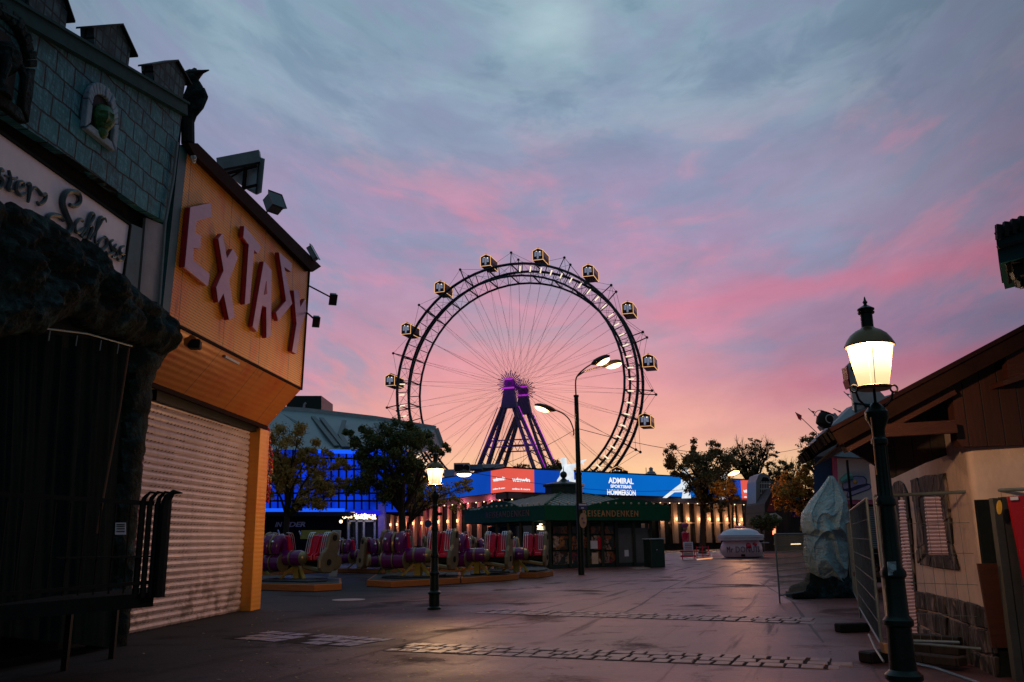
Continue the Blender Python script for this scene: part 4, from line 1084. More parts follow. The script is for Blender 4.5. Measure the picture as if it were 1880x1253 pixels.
for ho in (-5.9, 5.9):
    c = wp(0, 0, ho); hz_ = c.z
    tw = MB()
    tw.ext([c + WE * x + Vector((0, 0, z)) - WN * .7 for x, z in [(-1.1, -.9), (1.1, -.9), (2.1, -6.2), (-2.1, -6.2)]], WN * 1.4)
    sp = 14.2; zt = hz_ - 6
    T_ = tw.build('tower', m_tower, wh)
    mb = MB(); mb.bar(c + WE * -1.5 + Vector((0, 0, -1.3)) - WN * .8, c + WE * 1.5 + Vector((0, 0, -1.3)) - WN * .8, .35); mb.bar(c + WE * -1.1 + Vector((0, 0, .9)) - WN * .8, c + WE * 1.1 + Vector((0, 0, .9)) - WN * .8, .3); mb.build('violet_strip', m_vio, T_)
    for s in (-1, 1):
        mb = MB(); tw2 = []
        top = c + WE * (s * 1.45) + Vector((0, 0, -6.0)); bot = c + WE * (s * sp) + Vector((0, 0, -hz_))
        # each leg: a pair of lattice flanges that spread towards the foot
        for q in (-1, 1):
            for w_ in (-1, 1):
                t0 = top + WE * (q * .40) + WN * (w_ * .55); t1 = bot + WE * (q * 2.2) + WN * (w_ * 1.1)
                mb.bar(t0, t1, .85, .40)
            N_ = 34
            for k in range(N_):
                f0, f1 = k / N_, (k + 1) / N_
                aa = (top + WE * (q * .75) - WN * .55).lerp(bot + WE * (q * 2.2) - WN * 1.1, f0); bb = (top + WE * (q * .75) + WN * .55).lerp(bot + WE * (q * 2.2) + WN * 1.1, f1)
                mb.bar(aa, bb, .12)
        N_ = 16
        for k in range(N_):
            f0, f1 = k / N_, (k + 1) / N_
            aa = top.lerp(bot, f0) - WE * (.75 + 1.45 * f0) - WN * .6; bb = top.lerp(bot, f1) + WE * (.75 + 1.45 * f1) - WN * .6
            mb.bar(aa, bb, .18)
        mb.build('tower_leg', m_tower, T_)
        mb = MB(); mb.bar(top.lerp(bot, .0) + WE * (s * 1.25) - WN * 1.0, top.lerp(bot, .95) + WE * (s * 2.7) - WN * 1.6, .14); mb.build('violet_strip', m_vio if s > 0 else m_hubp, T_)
    mb = MB()
    for zz_ in (-14.0, -15.6):
        f = (-zz_ - 6) / (hz_ - 6); xx = 2.2 + (sp - 2.2) * f
        mb.bar(c + WE * -xx + Vector((0, 0, zz_)), c + WE * xx + Vector((0, 0, zz_)), .28)
    f = (15 - 6) / (hz_ - 6); xx = 2.2 + (sp - 2.2) * f
    for k in range(12):
        x0 = -xx + 2 * xx * k / 12; x1 = -xx + 2 * xx * (k + 1) / 12
        mb.bar(c + WE * x0 + Vector((0, 0, -14.0 if k % 2 else -15.6)), c + WE * x1 + Vector((0, 0, -15.6 if k % 2 else -14.0)), .12)
    mb.tube([c + WE * -7 + Vector((0, 0, -16)), c + WE * 14 + Vector((0, 0, -34))], .05, 4); mb.tube([c + WE * 7 + Vector((0, 0, -16)), c + WE * -14 + Vector((0, 0, -34))], .05, 4)
    mb.build('crossbeam', m_tower, T_)
for z0, pw in ((-1, 160), (-15, 160)):
    for s in (-1, 1): point('violet_floodlight', wp(0, 0, -10) + WE * (s * 4.5) + Vector((0, 0, z0)), (.55, .05, 1), pw, .4, wh)
# white light tubes on the near rim
angs = [R(85 - 5.4 * k) for k in range(28)] + [R(176 + 5.4 * k) for k in range(12)]
for a in angs:
    mb = MB(); mb.tube([wp(RI + .95, a, -HO - .35), wp(RO - .85, a, -HO - .35)], .16, 8); mb.build('light_tube', m_tubel, wh)
# cabins: one prototype (long axis along the wheel axle), then copies
m_cwin = EM('dim cabin window', (.16, .18, .26), .9, var=.5, vs=1.5, sample=False)
w, l, h = 2.5, 5.2, 2.5
mb = MB(); mb.ext([Vector((-w / 2, -l / 2, -h / 2)), Vector((w / 2, -l / 2, -h / 2)), Vector((w / 2, -l / 2, h / 2 - .2)), Vector((0, -l / 2, h / 2 + .35)), Vector((-w / 2, -l / 2, h / 2 - .2))], (0, l, 0))
cb0 = mb.build('cabin', m_cabin, loc=(0, 0, 0))
mb = MB(); mb.box((-.85, -l / 2 - .03, -.35), (-.3, -l / 2 + .02, .75)); mb.box((.3, -l / 2 - .03, -.35), (.85, -l / 2 + .02, .75)); mb.box((-.22, -l / 2 - .03, -1.0), (.22, -l / 2 + .02, .8)); mb.build('end_window', m_cwin, cb0)
mb = MB()
for k in range(4): y = -l / 2 + .35 + k * 1.18; mb.box((w / 2 - .02, y, -.2), (w / 2 + .03, y + .95, .75)); mb.box((-w / 2 - .03, y, -.2), (-w / 2 + .02, y + .95, .75))
mb.build('side_window', m_glass, cb0)
mb = MB(); e = .05
def ln(a, b_): mb.bar(Vector(a), Vector(b_), e * 2)
for y in (-l / 2 - .04,):
    ln((-w / 2, y, -h / 2), (w / 2, y, -h / 2)); ln((-w / 2, y, -h / 2), (-w / 2, y, h / 2 - .2)); ln((w / 2, y, -h / 2), (w / 2, y, h / 2 - .2)); ln((-w / 2, y, h / 2 - .2), (0, y, h / 2 + .35)); ln((0, y, h / 2 + .35), (w / 2, y, h / 2 - .2))
for x in (w / 2 + .03,):
    ln((x, -l / 2, -h / 2), (x, l / 2, -h / 2)); ln((x, -l / 2, h / 2 - .2), (x, l / 2, h / 2 - .2)); ln((x, l / 2, -h / 2), (x, l / 2, h / 2 - .2))
mb.build('light_strip', m_cabl, cb0)
mb = MB(); mb.ball((.5, -l / 2 - .05, .65), .10, 6, 4); mb.ball((-.35, -l / 2 - .05, .85), .08, 6, 4); mb.build('cabin_lamp', m_dot, cb0)
mb = MB(); mb.bar((0, -l / 2 + .2, h / 2 + .45), (0, l / 2 - .2, h / 2 + .45), .3, .2); mb.bar((-w / 2, -1.5, h / 2), (w / 2, -1.5, h / 2), .15); mb.build('hanger', m_wheel, cb0)
cabs = [cb0] + [dup(cb0) for _ in range(14)]
for k, o in enumerate(cabs):
    p = wp(34.2, CA[k]); o.parent = wh; o.location = p - ORG[wh.name]; o.rotation_euler = (0, 0, -wa); o.scale = (1.1,) * 3
    ORG[o.name] = p

# ================================================================== BAR BUILDING WITH SCREENS
CB = at(930, 860, 95)
dl = ray(71, 1002); DL = Vector((dl.x, dl.y, 0)).normalized()          # left face, going away
dr_ = ray(3011, 960); DR = Vector((dr_.x, dr_.y, 0)).normalized()
ZT, ZB = CB.z, at(930, 903, 95).z
cbx = (CB.x, CB.y)
bar_ = thing('sports_bar', 'long low bar building with blue and red roof screens and lit columns', 'building', (CB.x, CB.y, 0))
NL = Vector((DL.y, -DL.x, 0)); NL = -NL if NL.y > 0 else NL
NR = Vector((DR.y, -DR.x, 0)); NR = -NR if NR.y > 0 else NR
def onl(u, v, off=0.0): return pl(u, v, (CB.x + NL.x * off, CB.y + NL.y * off), (DL.x, DL.y))
def onr(u, v, off=0.0): return pl(u, v, (CB.x + NR.x * off, CB.y + NR.y * off), (DR.x, DR.y))
def band_(fn, u0, u1, z0, z1, nn, th, off=0.0):
    a, b_ = fn(u0, 900, off), fn(u1, 900, off)
    mb = MB(); mb.ext([Vector((a.x, a.y, z0)), Vector((b_.x, b_.y, z0)), Vector((b_.x, b_.y, z1)), Vector((a.x, a.y, z1))], -nn * th); return mb
m_scrB = EM('deep blue screen', lin(14, 70, 178), .95, var=.12, vs=.15)
m_scrC = EM('bright blue screen', lin(8, 105, 200), .95, var=.10, vs=.12)
m_scrR = EM('coral red screen', lin(232, 92, 78), .95, var=.05, vs=.3)
m_scrW = EM('white screen lettering', (.95, .95, 1.0), 1.0, sample=False)
m_ath = EM('backlit white figure', (.80, .86, .92), .95, var=.2, vs=.9, sample=False)
scr = band_(onl, 690, 901.5, ZB, ZT, NL, .3).build('left_screen', m_scrB, bar_)
rd1 = band_(onl, 901.5, 930, ZB, ZT, NL, .3); rd1 = rd1.build('red_screen', m_scrR, bar_)
rd2 = band_(onr, 930, 981, ZB, ZT, NR, .3).build('red_screen', m_scrR, bar_)
b1_ = band_(onr, 981, 1062, ZB, ZT, NR, .3).build('blue_screen', m_scrB, bar_)
b2_ = band_(onr, 1062, 1300, ZB, ZT, NR, .3).build('blue_screen', m_scrC, bar_)
b3_ = band_(onr, 1300, 1361, ZB, ZT, NR, .3).build('blue_screen', m_scrB, bar_)
rd3 = band_(onr, 1361, 1387, ZB - .15, ZT + .1, NR, .35).build('red_screen', m_scrR, bar_)
mb = band_(onl, 690, 930, ZT, ZT + .16, NL, .5, .06); mb2 = band_(onr, 930, 1387, ZT, ZT + .16, NR, .5, .06); mb.add(mb2.v, mb2.f)
mb2 = band_(onl, 690, 930, ZB - .12, ZB, NL, .5, .06); mb.add(mb2.v, mb2.f); mb2 = band_(onr, 930, 1387, ZB - .12, ZB, NR, .5, .06); mb.add(mb2.v, mb2.f)
mb.build('screen_frame', m_black, bar_)
ZUP = Vector((0, 0, 1)); rdir = DR; ldir = -DL
def st_(txt, fn, u, vb, h, w, xd, nn, par, bold=.0, mat=m_scrW):
    o = fn(u, vb, .05); mb = MB(); mb.text(txt, o, xd, ZUP, h, w, .02, bold=bold); mb.build('lettering', mat, par)
def px_w(fn, u0, u1, v=900): return (fn(u0, v) - fn(u1, v)).length
def px_h(fn, u, v0, v1): return abs(fn(u, v0).z - fn(u, v1).z)
st_('ADMIRAL', onr, 1117, 887.5, px_h(onr, 1140, 877, 887.5), px_w(onr, 1117, 1163), rdir, NR, b2_, .03)
st_('SPORTSBAR', onr, 1121, 896, px_h(onr, 1140, 889.5, 895.5), px_w(onr, 1121, 1160), rdir, NR, b2_, .03)
st_('HOMMERSON', onr, 1115, 909, px_h(onr, 1140, 898.5, 908.5), px_w(onr, 1115, 1167), rdir, NR, b2_, .03)
st_('winwin', onr, 940, 884.5, px_h(onr, 950, 877, 884.5), px_w(onr, 940, 973), rdir, NR, rd2, .04)
st_('online & more', onr, 940, 899.5, px_h(onr, 950, 896, 899.5), px_w(onr, 940, 973), rdir, NR, rd2, .02)
st_('winwin', onl, 905, 885, px_h(onl, 915, 878, 885), px_w(onl, 905, 928), ldir, NL, rd1, .04)
st_('online & more', onl, 905, 900, px_h(onl, 915, 897, 900), px_w(onl, 905, 928), ldir, NL, rd1, .02)
st_('winwin', onr, 1365, 905, px_h(onr, 1370, 898, 904.5), px_w(onr, 1365, 1382), rdir, NR, rd3, .04)
st_('online & more', onr, 1366, 914, px_h(onr, 1370, 911, 914), px_w(onr, 1366, 1381), rdir, NR, rd3, .02)
def cut(pts, ox, oy, k, fn, nn, off=.6):
    P = [fn(ox + x / k, oy + y / k, off) for x, y in pts]; MB().ext(P, -nn * .12).build('athlete_cutout', m_ath, bar_)
cut([(250, 160), (290, 130), (372, 140), (378, 200), (388, 290), (410, 288), (600, 262), (690, 215), (830, 165), (842, 182), (772, 235), (782, 310), (738, 250), (600, 320), (538, 400), (550, 500), (553, 640), (600, 640), (622, 690), (620, 735),
     (465, 738), (445, 640), (400, 640), (395, 738), (318, 735), (345, 600), (322, 545), (258, 700), (222, 740), (160, 745), (178, 640), (235, 560), (250, 460), (302, 380), (270, 250), (245, 200)], 1010, 830, 12.53, onr, NR)
cut([(60, 905), (120, 805), (150, 798), (165, 855), (85, 930)], 1010, 830, 12.53, onr, NR)
cut([(48, 465), (185, 355), (258, 300), (270, 180), (285, 122), (330, 115), (342, 180), (388, 222), (380, 270), (343, 330), (368, 470), (268, 472), (278, 400), (180, 402), (90, 468)], 1210, 840, 6.265, onr, NR)
cut([(680, 165), (700, 160), (706, 240), (730, 165), (776, 170), (776, 260), (760, 330), (772, 482), (735, 485), (722, 400), (702, 480), (665, 480), (690, 300)], 1210, 840, 6.265, onr, NR)
cut([(490, 490), (530, 470), (560, 520), (600, 495), (610, 545), (560, 600), (565, 670), (440, 690), (450, 640), (500, 620)], 680, 820, 6.96, onl, NL)
# roof slab / eave, walls, columns, sconces
m_eave = M('purple grey eave', (.17, .11, .13), .6, var=.2)
mb = band_(onl, 690, 934, ZB - .75, ZB - .12, NL, 1.6, -.1); mb2 = band_(onr, 926, 1395, ZB - .75, ZB - .12, NR, 1.6, -.1); mb.add(mb2.v, mb2.f); mb.build('eave', m_eave, bar_)
IN = 1.5
def mural(name, cs, sc):
    m, t, p = base_mat(name); co = t.coord('Object')
    a = t.noise(co, sc, 3, .5, .8); vo = t.n.new('ShaderNodeTexVoronoi'); t._in(vo.inputs['Vector'], t.vm('MULTIPLY', co, (1, 1, .45))); vo.inputs['Scale'].default_value = sc * .8
    t._in(p.inputs['Base Color'], t.mix(t.smooth(a, .4, .6), t.ramp(t.xyz(vo.outputs['Color'])[0], cs, 'CONSTANT'), cs[0][1] + (1,)))
    p.inputs['Roughness'].default_value = .6
    return m
m_murL = mural('mural pink and red', [(0, (.10, .03, .09)), (.25, (.52, .06, .08)), (.45, (.48, .20, .10)), (.6, (.34, .07, .20)), (.75, (.60, .22, .25)), (.9, (.08, .05, .14))], .55)
m_murR = mural('mural of dark figures', [(0, (.012, .010, .014)), (.35, (.05, .04, .04)), (.55, (.20, .14, .09)), (.68, (.02, .03, .04)), (.82, (.12, .10, .09)), (.92, (.03, .02, .02))], .55)
zW = ZB - .6
wl = band_(onl, 690, 936, 0, zW, NL, .3, -IN).build('left_wall', m_murL, bar_)
wr = band_(onr, 924, 1390, 0, zW, NR, .3, -IN).build('right_wall', m_murR, bar_)
mb = band_(onl, 690, 936, 0, .9, NL, .2, -IN + .12); mb2 = band_(onr, 924, 1390, 0, .75, NR, .2, -IN + .12); mb.add(mb2.v, mb2.f); mb.build('plinth', m_black, bar_)
mb = band_(onr, 1225, 1345, 3.35, 3.5, NR, .05, -IN + .1); mb.build('wall_stripe', m_cream, bar_)
m_colm = M('pale pink column', (.50, .33, .26), .6, var=.15)
def column(fn, u, vtop, w, par):
    q = fn(u, 960, -.9); xd = DR if fn is onr else DL; nn = NR if fn is onr else NL
    mb = MB(); a = Vector((q.x, q.y, .85)) - xd * w / 2; b_ = Vector((q.x, q.y, .85)) + xd * w / 2
    mb.ext([a, b_, b_ + Vector((0, 0, zW - .85)), a + Vector((0, 0, zW - .85))], -nn * .35); c_ = mb.build('column', m_colm, par)
    s = Vector((q.x, q.y, 3.9)) + nn * .12; mb = MB(); mb.lathe([(.10, -.18), (.11, .20)], 8, tuple(s)); mb.build('sconce', m_scon, c_)
    return s
cnt = 0
for u in (718, 730, 745, 760, 775, 790, 806, 823, 841, 859, 878, 897, 916):
    s = column(onl, u, 920, .62, bar_); cnt += 1
    point('sconce_light', s + NL * .35, (1, .45, .22), 32, .1, bar_)
for u in (960, 985, 1010, 1150, 1180, 1216, 1241, 1263, 1283, 1302, 1318, 1334, 1348, 1361, 1374):
    s = column(onr, u, 920, .75, bar_)
    if u > 1190: point('sconce_light', s + NR * .4, (1, .58, .28), 40, .1, bar_)
# dots of light under the eave
for k in range(42):
    q = onl(700 + k * 14.5, 915, -.5) if k < 16 else onr(940 + (k - 16) * 17, 915, -.5)
    mb = MB(); mb.ball((q.x, q.y, ZB - .80), .08, 6, 4); mb.build('eave_bulb', m_dot, bar_)
for u in (740, 790, 840, 890): point('pink_downlight', Vector((*onl(u, 915, .6)[:2], ZB - 1.0)), (1, .22, .32), 170, .2, bar_)
# body and roof things
mb = MB(); e1 = onl(690, 900, -2); e2 = onr(1385, 900, -2); c_ = CB - NL * 1.2 - NR * 1.0
mb.ext([Vector((e1.x, e1.y, 0)), Vector((c_.x, c_.y, 0)), Vector((e2.x, e2.y, 0)), Vector((e2.x - 8, e2.y + 20, 0)), Vector((e1.x + 4, e1.y + 20, 0))], (0, 0, ZT - .3)); mb.build('body', m_dark, bar_)
def roofbox(name, label, u0, v0, u1, v1, Y, mat=m_lgrey, dp=3.0, extra=None, cat='roof unit'):
    a, b_ = at(u0, v1, Y), at(u1, v0, Y); t = thing(name, label, cat, ((a.x + b_.x) / 2, Y, a.z))
    mb = MB(); mb.box((a.x, Y, a.z), (b_.x, Y + dp, b_.z)); mb.build('casing', mat, t, bevel=.03)
    if extra: extra(t, a, b_, Y)
    return t
def vents(t, a, b_, Y):
    mb = MB(); n = 6; w = (b_.x - a.x) * .55
    for k in range(n):
        z = a.z + (b_.z - a.z) * (.15 + .7 * k / n); mb.box((a.x + .1, Y - .04, z), (a.x + .1 + w, Y + .01, z + .13))
    mb.build('grille', m_black, t)
    mb = MB(); x = b_.x - (b_.x - a.x) * .2; zc = (a.z + b_.z) / 2; mb.tube([(x, Y - .05, zc), (x, Y, zc)], (b_.z - a.z) * .33, 14); mb.build('fan', m_black, t)
roofbox('air_conditioner', 'grey air conditioning unit on the bar roof behind the left screen', 833, 850, 862, 869, 104, extra=vents)
roofbox('duct', 'flat pale green duct on the bar roof left of the wheel tower', 862, 853, 885, 862, 106, m_membr, 3)
roofbox('duct', 'low white roof hood near the corner of the red screens', 884, 852, 925, 860, 108, m_lgrey, 5)
roofbox('air_conditioner', 'pale roof unit just right of the small lantern', 815, 862, 834, 876, 112, m_lgrey, 3)
roofbox('roof_hatch', 'dark roof hatch on the bar roof behind the foot of the wheel', 1128, 865, 1153, 873, 130, m_dark, 3)
hb = roofbox('roof_turret', 'small white roof turret with round cap right of the wheel', 1186, 869, 1205, 880, 128, m_lgrey, 2)
mb = MB(); c = at(1195.5, 869, 129); mb.lathe([(.6, 0), (.65, .15), (.3, .3), (.28, .6), (.34, .7), (.001, .95)], 12, tuple(c)); mb.build('cap', m_lgrey, hb, smooth=True)
mb = MB(); mb.tube([at(1187, 878, 127), at(1186, 859, 127)], .05, 5); tag(mb.build('antenna', m_black), 'thin dark mast standing on the bar roof beside the turret', 'antenna')
# lit streetlight in front of the right part
ol = thing('wall_floodlight', 'glowing orange lamp in front of the tree at the right end of the bar', 'lamp', at(1350, 868, 78))
mb = MB(); mb.tube([at(1337, 873, 78), at(1343, 871, 78), at(1349, 868.5, 78), at(1357, 866.5, 78)], [.05, .17, .20, .09], 8); mb.build('lens', EM('orange lamp glow', (1, .45, .18), 7, sample=False), ol, smooth=True)
mb = MB(); mb.tube([at(1337, 874, 78), at(1333, 886, 78), at(1333, 925, 78)], .05, 6); mb.build('arm', m_black, ol)
point('floodlight_bulb', at(1352, 872, 77), (1, .42, .15), 650, .2, ol)

# ================================================================== SOUVENIR KIOSK
KC = G(1010, 1045); KR = G(1198, 1038.5)
kd = (KR - KC); KW = kd.length; kd.normalize(); kl = Vector((-kd.y, kd.x, 0)); kn = Vector((kd.y, -kd.x, 0))   # kn: normal of right face; left face normal = -kd
ko = thing('souvenir_kiosk', 'square dark green souvenir kiosk with big lettered fascia and seamed tent roof', 'kiosk', KC)
ZF0, ZF1 = at(1000, 956.5, KC.y - .8).z, at(1000, 928, KC.y - .8).z
def KP(x, y, z): return KC + kd * x + kl * y + Vector((0, 0, z))
mb = MB()
for z0, z1, i in ((0, .22, 0), (ZF0 - .12, ZF0 + .2, .02)): mb.ext([KP(i, i, z0), KP(KW - i, i, z0), KP(KW - i, KW - i, z0), KP(i, KW - i, z0)], (0, 0, z1 - z0))
mb.ext([KP(.5, .5, .2), KP(KW - .3, .5, .2), KP(KW - .3, KW - .3, .2), KP(.5, KW - .3, .2)], (0, 0, ZF0 - .2)); mb.build('body', m_kdark, ko)
# goods behind glass, right face
m_goods, t, p = base_mat('display goods')
co = t.coord('Object'); vo = t.n.new('ShaderNodeTexVoronoi'); vo.distance = 'CHEBYCHEV'; t._in(vo.inputs['Vector'], t.vm('MULTIPLY', co, (1, 1, .7))); vo.inputs['Scale'].default_value = 2.6
x_ = t.xyz(vo.outputs['Color'])
cr_ = t.ramp(x_[0], [(0, (.10, .03, .015)), (.2, (.34, .10, .035)), (.42, (.30, .03, .05)), (.55, (.40, .24, .20)), (.66, (.04, .05, .05)), (.8, (.42, .17, .05)), (.92, (.55, .40, .33))], 'CONSTANT')
t._in(p.inputs['Base Color'], t.mix(t.smooth(t.noise(co, 6, 4), .35, .6), (.03, .03, .03, 1), cr_)); p.inputs['Roughness'].default_value = .25
def kface(u0, v0, u1, v1, mat, off, nm, par, dpt=.03):
    P0 = (KC.x, KC.y); a, b_ = pl(u0, v1, P0, (kd.x, kd.y), off), pl(u1, v0, P0, (kd.x, kd.y), off)
    mb = MB(); mb.ext([a, Vector((b_.x, b_.y, a.z)), b_, Vector((a.x, a.y, b_.z))], -kn * dpt); return mb.build(nm, mat, par)
m_greyd = M('grey door film', (.12, .125, .14), .35, var=.25, vs=1.0)
P0 = (KC.x, KC.y)
for (u0, u1) in ((1016, 1045), (1050.5, 1078), (1085, 1105), (1110.5, 1131.5)):
    for r, (v0, v1) in enumerate(((967, 980.5), (983.5, 1010), (1012.5, 1038))):
        kface(u0, v0 - .0, u1, v1, m_goods, -.02, 'window_pane', ko)
for (u0, u1) in ((1137, 1164), (1168, 1194)): kface(u0, 969.5, u1, 1034, m_greyd, .0, 'door_panel', ko)
kface(1147, 1010, 1154, 1022, m_white, .012, 'notice', ko, .01); kface(1084.5, 993, 1097, 1008, m_white, .01, 'poster', ko, .01); kface(1087, 1015, 1098, 1036, m_cream, .01, 'poster', ko, .01); kface(1099, 987, 1106, 1009, m_red, .01, 'poster', ko, .01)
for u in (1010.5, 1047.8, 1081.5, 1107.8, 1134, 1166, 1197):
    a = pl(u, 1040, P0, (kd.x, kd.y), .04); mb = MB(); mb.bar((a.x, a.y, .05), (a.x, a.y, ZF0), .16); mb.build('frame_post', m_kdark, ko)
for v in (981.8, 1011.2): kface(1011, v - .9, 1133, v + .9, m_kdark, .05, 'glazing_rail', ko)
kface(1107.2, 1004, 1110, 1007, m_steel, .14, 'door_handle', ko)
# left face panes
m_dglass = M('dark blue glass', (.015, .03, .05), .06, var=.3, spec=.9)
for k in range(5):
    y0 = .35 + k * (KW - .6) / 5
    for z0, z1 in ((.3, 1.35), (1.5, 2.35)):
        mb = MB(); mb.ext([KP(-.01, y0, z0), KP(-.01, y0 + .95, z0), KP(-.01, y0 + .95, z1), KP(-.01, y0, z1)], kd * .05); mb.build('window_pane', m_dglass, ko)
    mb = MB(); mb.bar(KP(-.03, y0 - .12, 0), KP(-.03, y0 - .12, ZF0), .14); mb.build('frame_post', m_kdark, ko)
mb = MB()
for v, us in ((963, (991, 995)), (966.5, (987, 993)), (968.5, (988, 996)), (971.5, (987, 990)), (972, (992, 996.5))):
    a = pl(us[0], v, P0, (kl.x, kl.y), -.1); b_ = pl(us[1], v, P0, (kl.x, kl.y), -.1); mb.bar(a, b_, .07)
mb.build('pane_reflections', m_dot, ko)  # glowing bars stand in for fairy lights mirrored in the panes
# fascia with overhang
ov = .85
def fas(z0, z1, i=0.0):
    return [KP(-ov + i, -ov + i, z0), KP(KW + ov - i, -ov + i, z0), KP(KW + ov - i, KW + ov - i, z0), KP(-ov + i, KW + ov - i, z0)]
mb = MB(); mb.ext(fas(ZF0, ZF1), (0, 0, ZF1 - ZF0)); mb.build('fascia', m_kgreen, ko, bevel=.03)
def arc_ped(o, xd, L_, nm):
    pts = []; n = 24
    for k in range(n + 1):
        t_ = k / n; x = .3 + (L_ - .6) * t_; z = ZF1 + .02 + 0.40 * max(0, math.sin(math.pi * t_)) ** 1.0
        pts.append(o + xd * x + Vector((0, 0, z)))
    pts = [o + xd * .3 + Vector((0, 0, ZF1 - .05))] + pts + [o + xd * (L_ - .3) + Vector((0, 0, ZF1 - .05))]
    nn = xd.cross(Vector((0, 0, 1))); mb = MB(); mb.ext(pts, -nn * .12); mb.build('pediment', m_kgreen, ko)
oR = KP(1.9, -ov + .02, 0); arc_ped(oR, kd, 6.2, 'r')
oL = KP(-ov + .02, KW + ov - 1.6, 0); arc_ped(oL, -kl, 5.0, 'l')
# lettering
m_goldl = M('gold lettering', (.62, .30, .15), .4, metal=.2, var=.2)
P_r = KP(0, -ov, 0); P_l = KP(-ov, 0, 0)
o = pl(1071, 951, (P_r.x, P_r.y), (kd.x, kd.y), .02); w_ = (pl(1171, 951, (P_r.x, P_r.y), (kd.x, kd.y)) - o).length; h_ = pl(1120, 937.5, (P_r.x, P_r.y), (kd.x, kd.y)).z - pl(1120, 949, (P_r.x, P_r.y), (kd.x, kd.y)).z
mb = MB(); mb.text('REISEANDENKEN', Vector((o.x, o.y, pl(1120, 949, (P_r.x, P_r.y), (kd.x, kd.y)).z)), kd, ZUP, h_, w_, .03, gap=1.25); mb.build('fascia_lettering', m_goldl, ko)
a = pl(893, 950, (P_l.x, P_l.y), (kl.x, kl.y)); b_ = pl(972, 950, (P_l.x, P_l.y), (kl.x, kl.y)); xd = (b_ - a); xd.z = 0; w_ = xd.length; xd.normalize()
zl = pl(930, 950, (P_l.x, P_l.y), (kl.x, kl.y)).z
mb = MB(); mb.text('REISEANDENKEN', Vector((a.x, a.y, zl)) - kd * .01, xd, ZUP, h_ * 1.0, w_, .03, gap=1.25); mb.build('fascia_lettering', M('shaded gold lettering', (.17, .10, .06), .5), ko)  # darker copy of the fascia gold: shade painted into the left lettering
# bulbs along the fascia
m_bulboff = M('unlit frosted bulb', (.55, .45, .38), .3)
for k in range(16):
    x = -ov + .3 + k * (KW + 2 * ov - .6) / 15
    for q in (KP(x, -ov - .16, ZF1 + .14), KP(-ov - .16, x, ZF1 + .10)):
        mb = MB(); mb.ball(q, .062, 8, 6); bo = mb.build('fascia_bulb', m_bulboff, ko, smooth=True)
        ms = MB(); ms.tube([q, q - Vector((0, 0, .22)), q - Vector((0, 0, .22)) + (kn * -.2 if abs((q - KC).dot(kn)) > 0 else kd * .2) * 0], .018, 5); ms.build('stem', m_kgreen, bo)
# roof
ctr = KP(KW / 2, KW / 2, 0); zr = at(1047, 906, ctr.y).z; r0 = ZF1 - .02
bs_ = fas(r0, 0, .1); tp_ = [ctr + (q - ctr) * .13 for q in bs_]
for q in tp_: q.z = zr
mb = MB()
for i in range(4): mb.quad(bs_[i], bs_[(i + 1) % 4], tp_[(i + 1) % 4], tp_[i])
rf = mb.build('roof', m_zinc, ko)
mb = MB(); ms = MB()
for i in range(4):
    a, b_, c_, d_ = bs_[i], bs_[(i + 1) % 4], tp_[(i + 1) % 4], tp_[i]
    ms.bar(a + Vector((0, 0, .03)), d_ + Vector((0, 0, .03)), .12)
    for k in range(1, 20):
        f = k / 20; s = a.lerp(b_, f); L = min(f, 1 - f) * 2      # standing seams run straight up the slope to the hip
        e_ = d_.lerp(c_, .5); topq = (a + b_) / 2; up_ = (e_ - topq); q = s + up_ * min(1, L * 1.0 / .87)
        mb.bar(s + Vector((0, 0, .03)), q + Vector((0, 0, .03)), .05, .07)
mb.build('roof_seams', m_lgrey, rf); ms.build('hip', m_kgreen, rf)
mb = MB(); zc = zr - .05
mb.lathe([(1.15, 0), (1.15, .42), (1.28, .46), (1.28, .58), (1.0, .66), (.3, .78), (.12, .95), (.10, 1.0)], 8, (ctr.x, ctr.y, zc)); mb.ball((ctr.x, ctr.y, zc + 1.18), .22, 12, 8); mb.tube([(ctr.x, ctr.y, zc + 1.3), (ctr.x, ctr.y, zc + 1.7)], [.04, .01], 6)
mb.build('cupola', m_kdark, ko)
# bin cabinet and mat beside the kiosk
bc = G(1204, 1042); bn = thing('waste_cabinet', 'dark green cabinet standing at the right corner of the souvenir kiosk', 'cabinet', bc)
mb = MB(); mb.cb((bc.x, bc.y + .3, .75), .95, .7, 1.5, .5); mb.build('body', m_kdark, bn, bevel=.03)
mb = MB(); mb.cb((bc.x, bc.y + .3, 1.53), 1.02, .78, .06, .5); mb.build('lid', m_lgrey, bn, bevel=.01)
mb = MB(); a = at(1206, 1010, bc.y - .15); mb.ball(a, .04, 6, 4); mb.build('knob', m_steel, bn)
sheet('door_mat', [(1155, 1043), (1184, 1041), (1196, 1044), (1168, 1046)], .006, M('pale paving slab', (.32, .22, .20), .6))

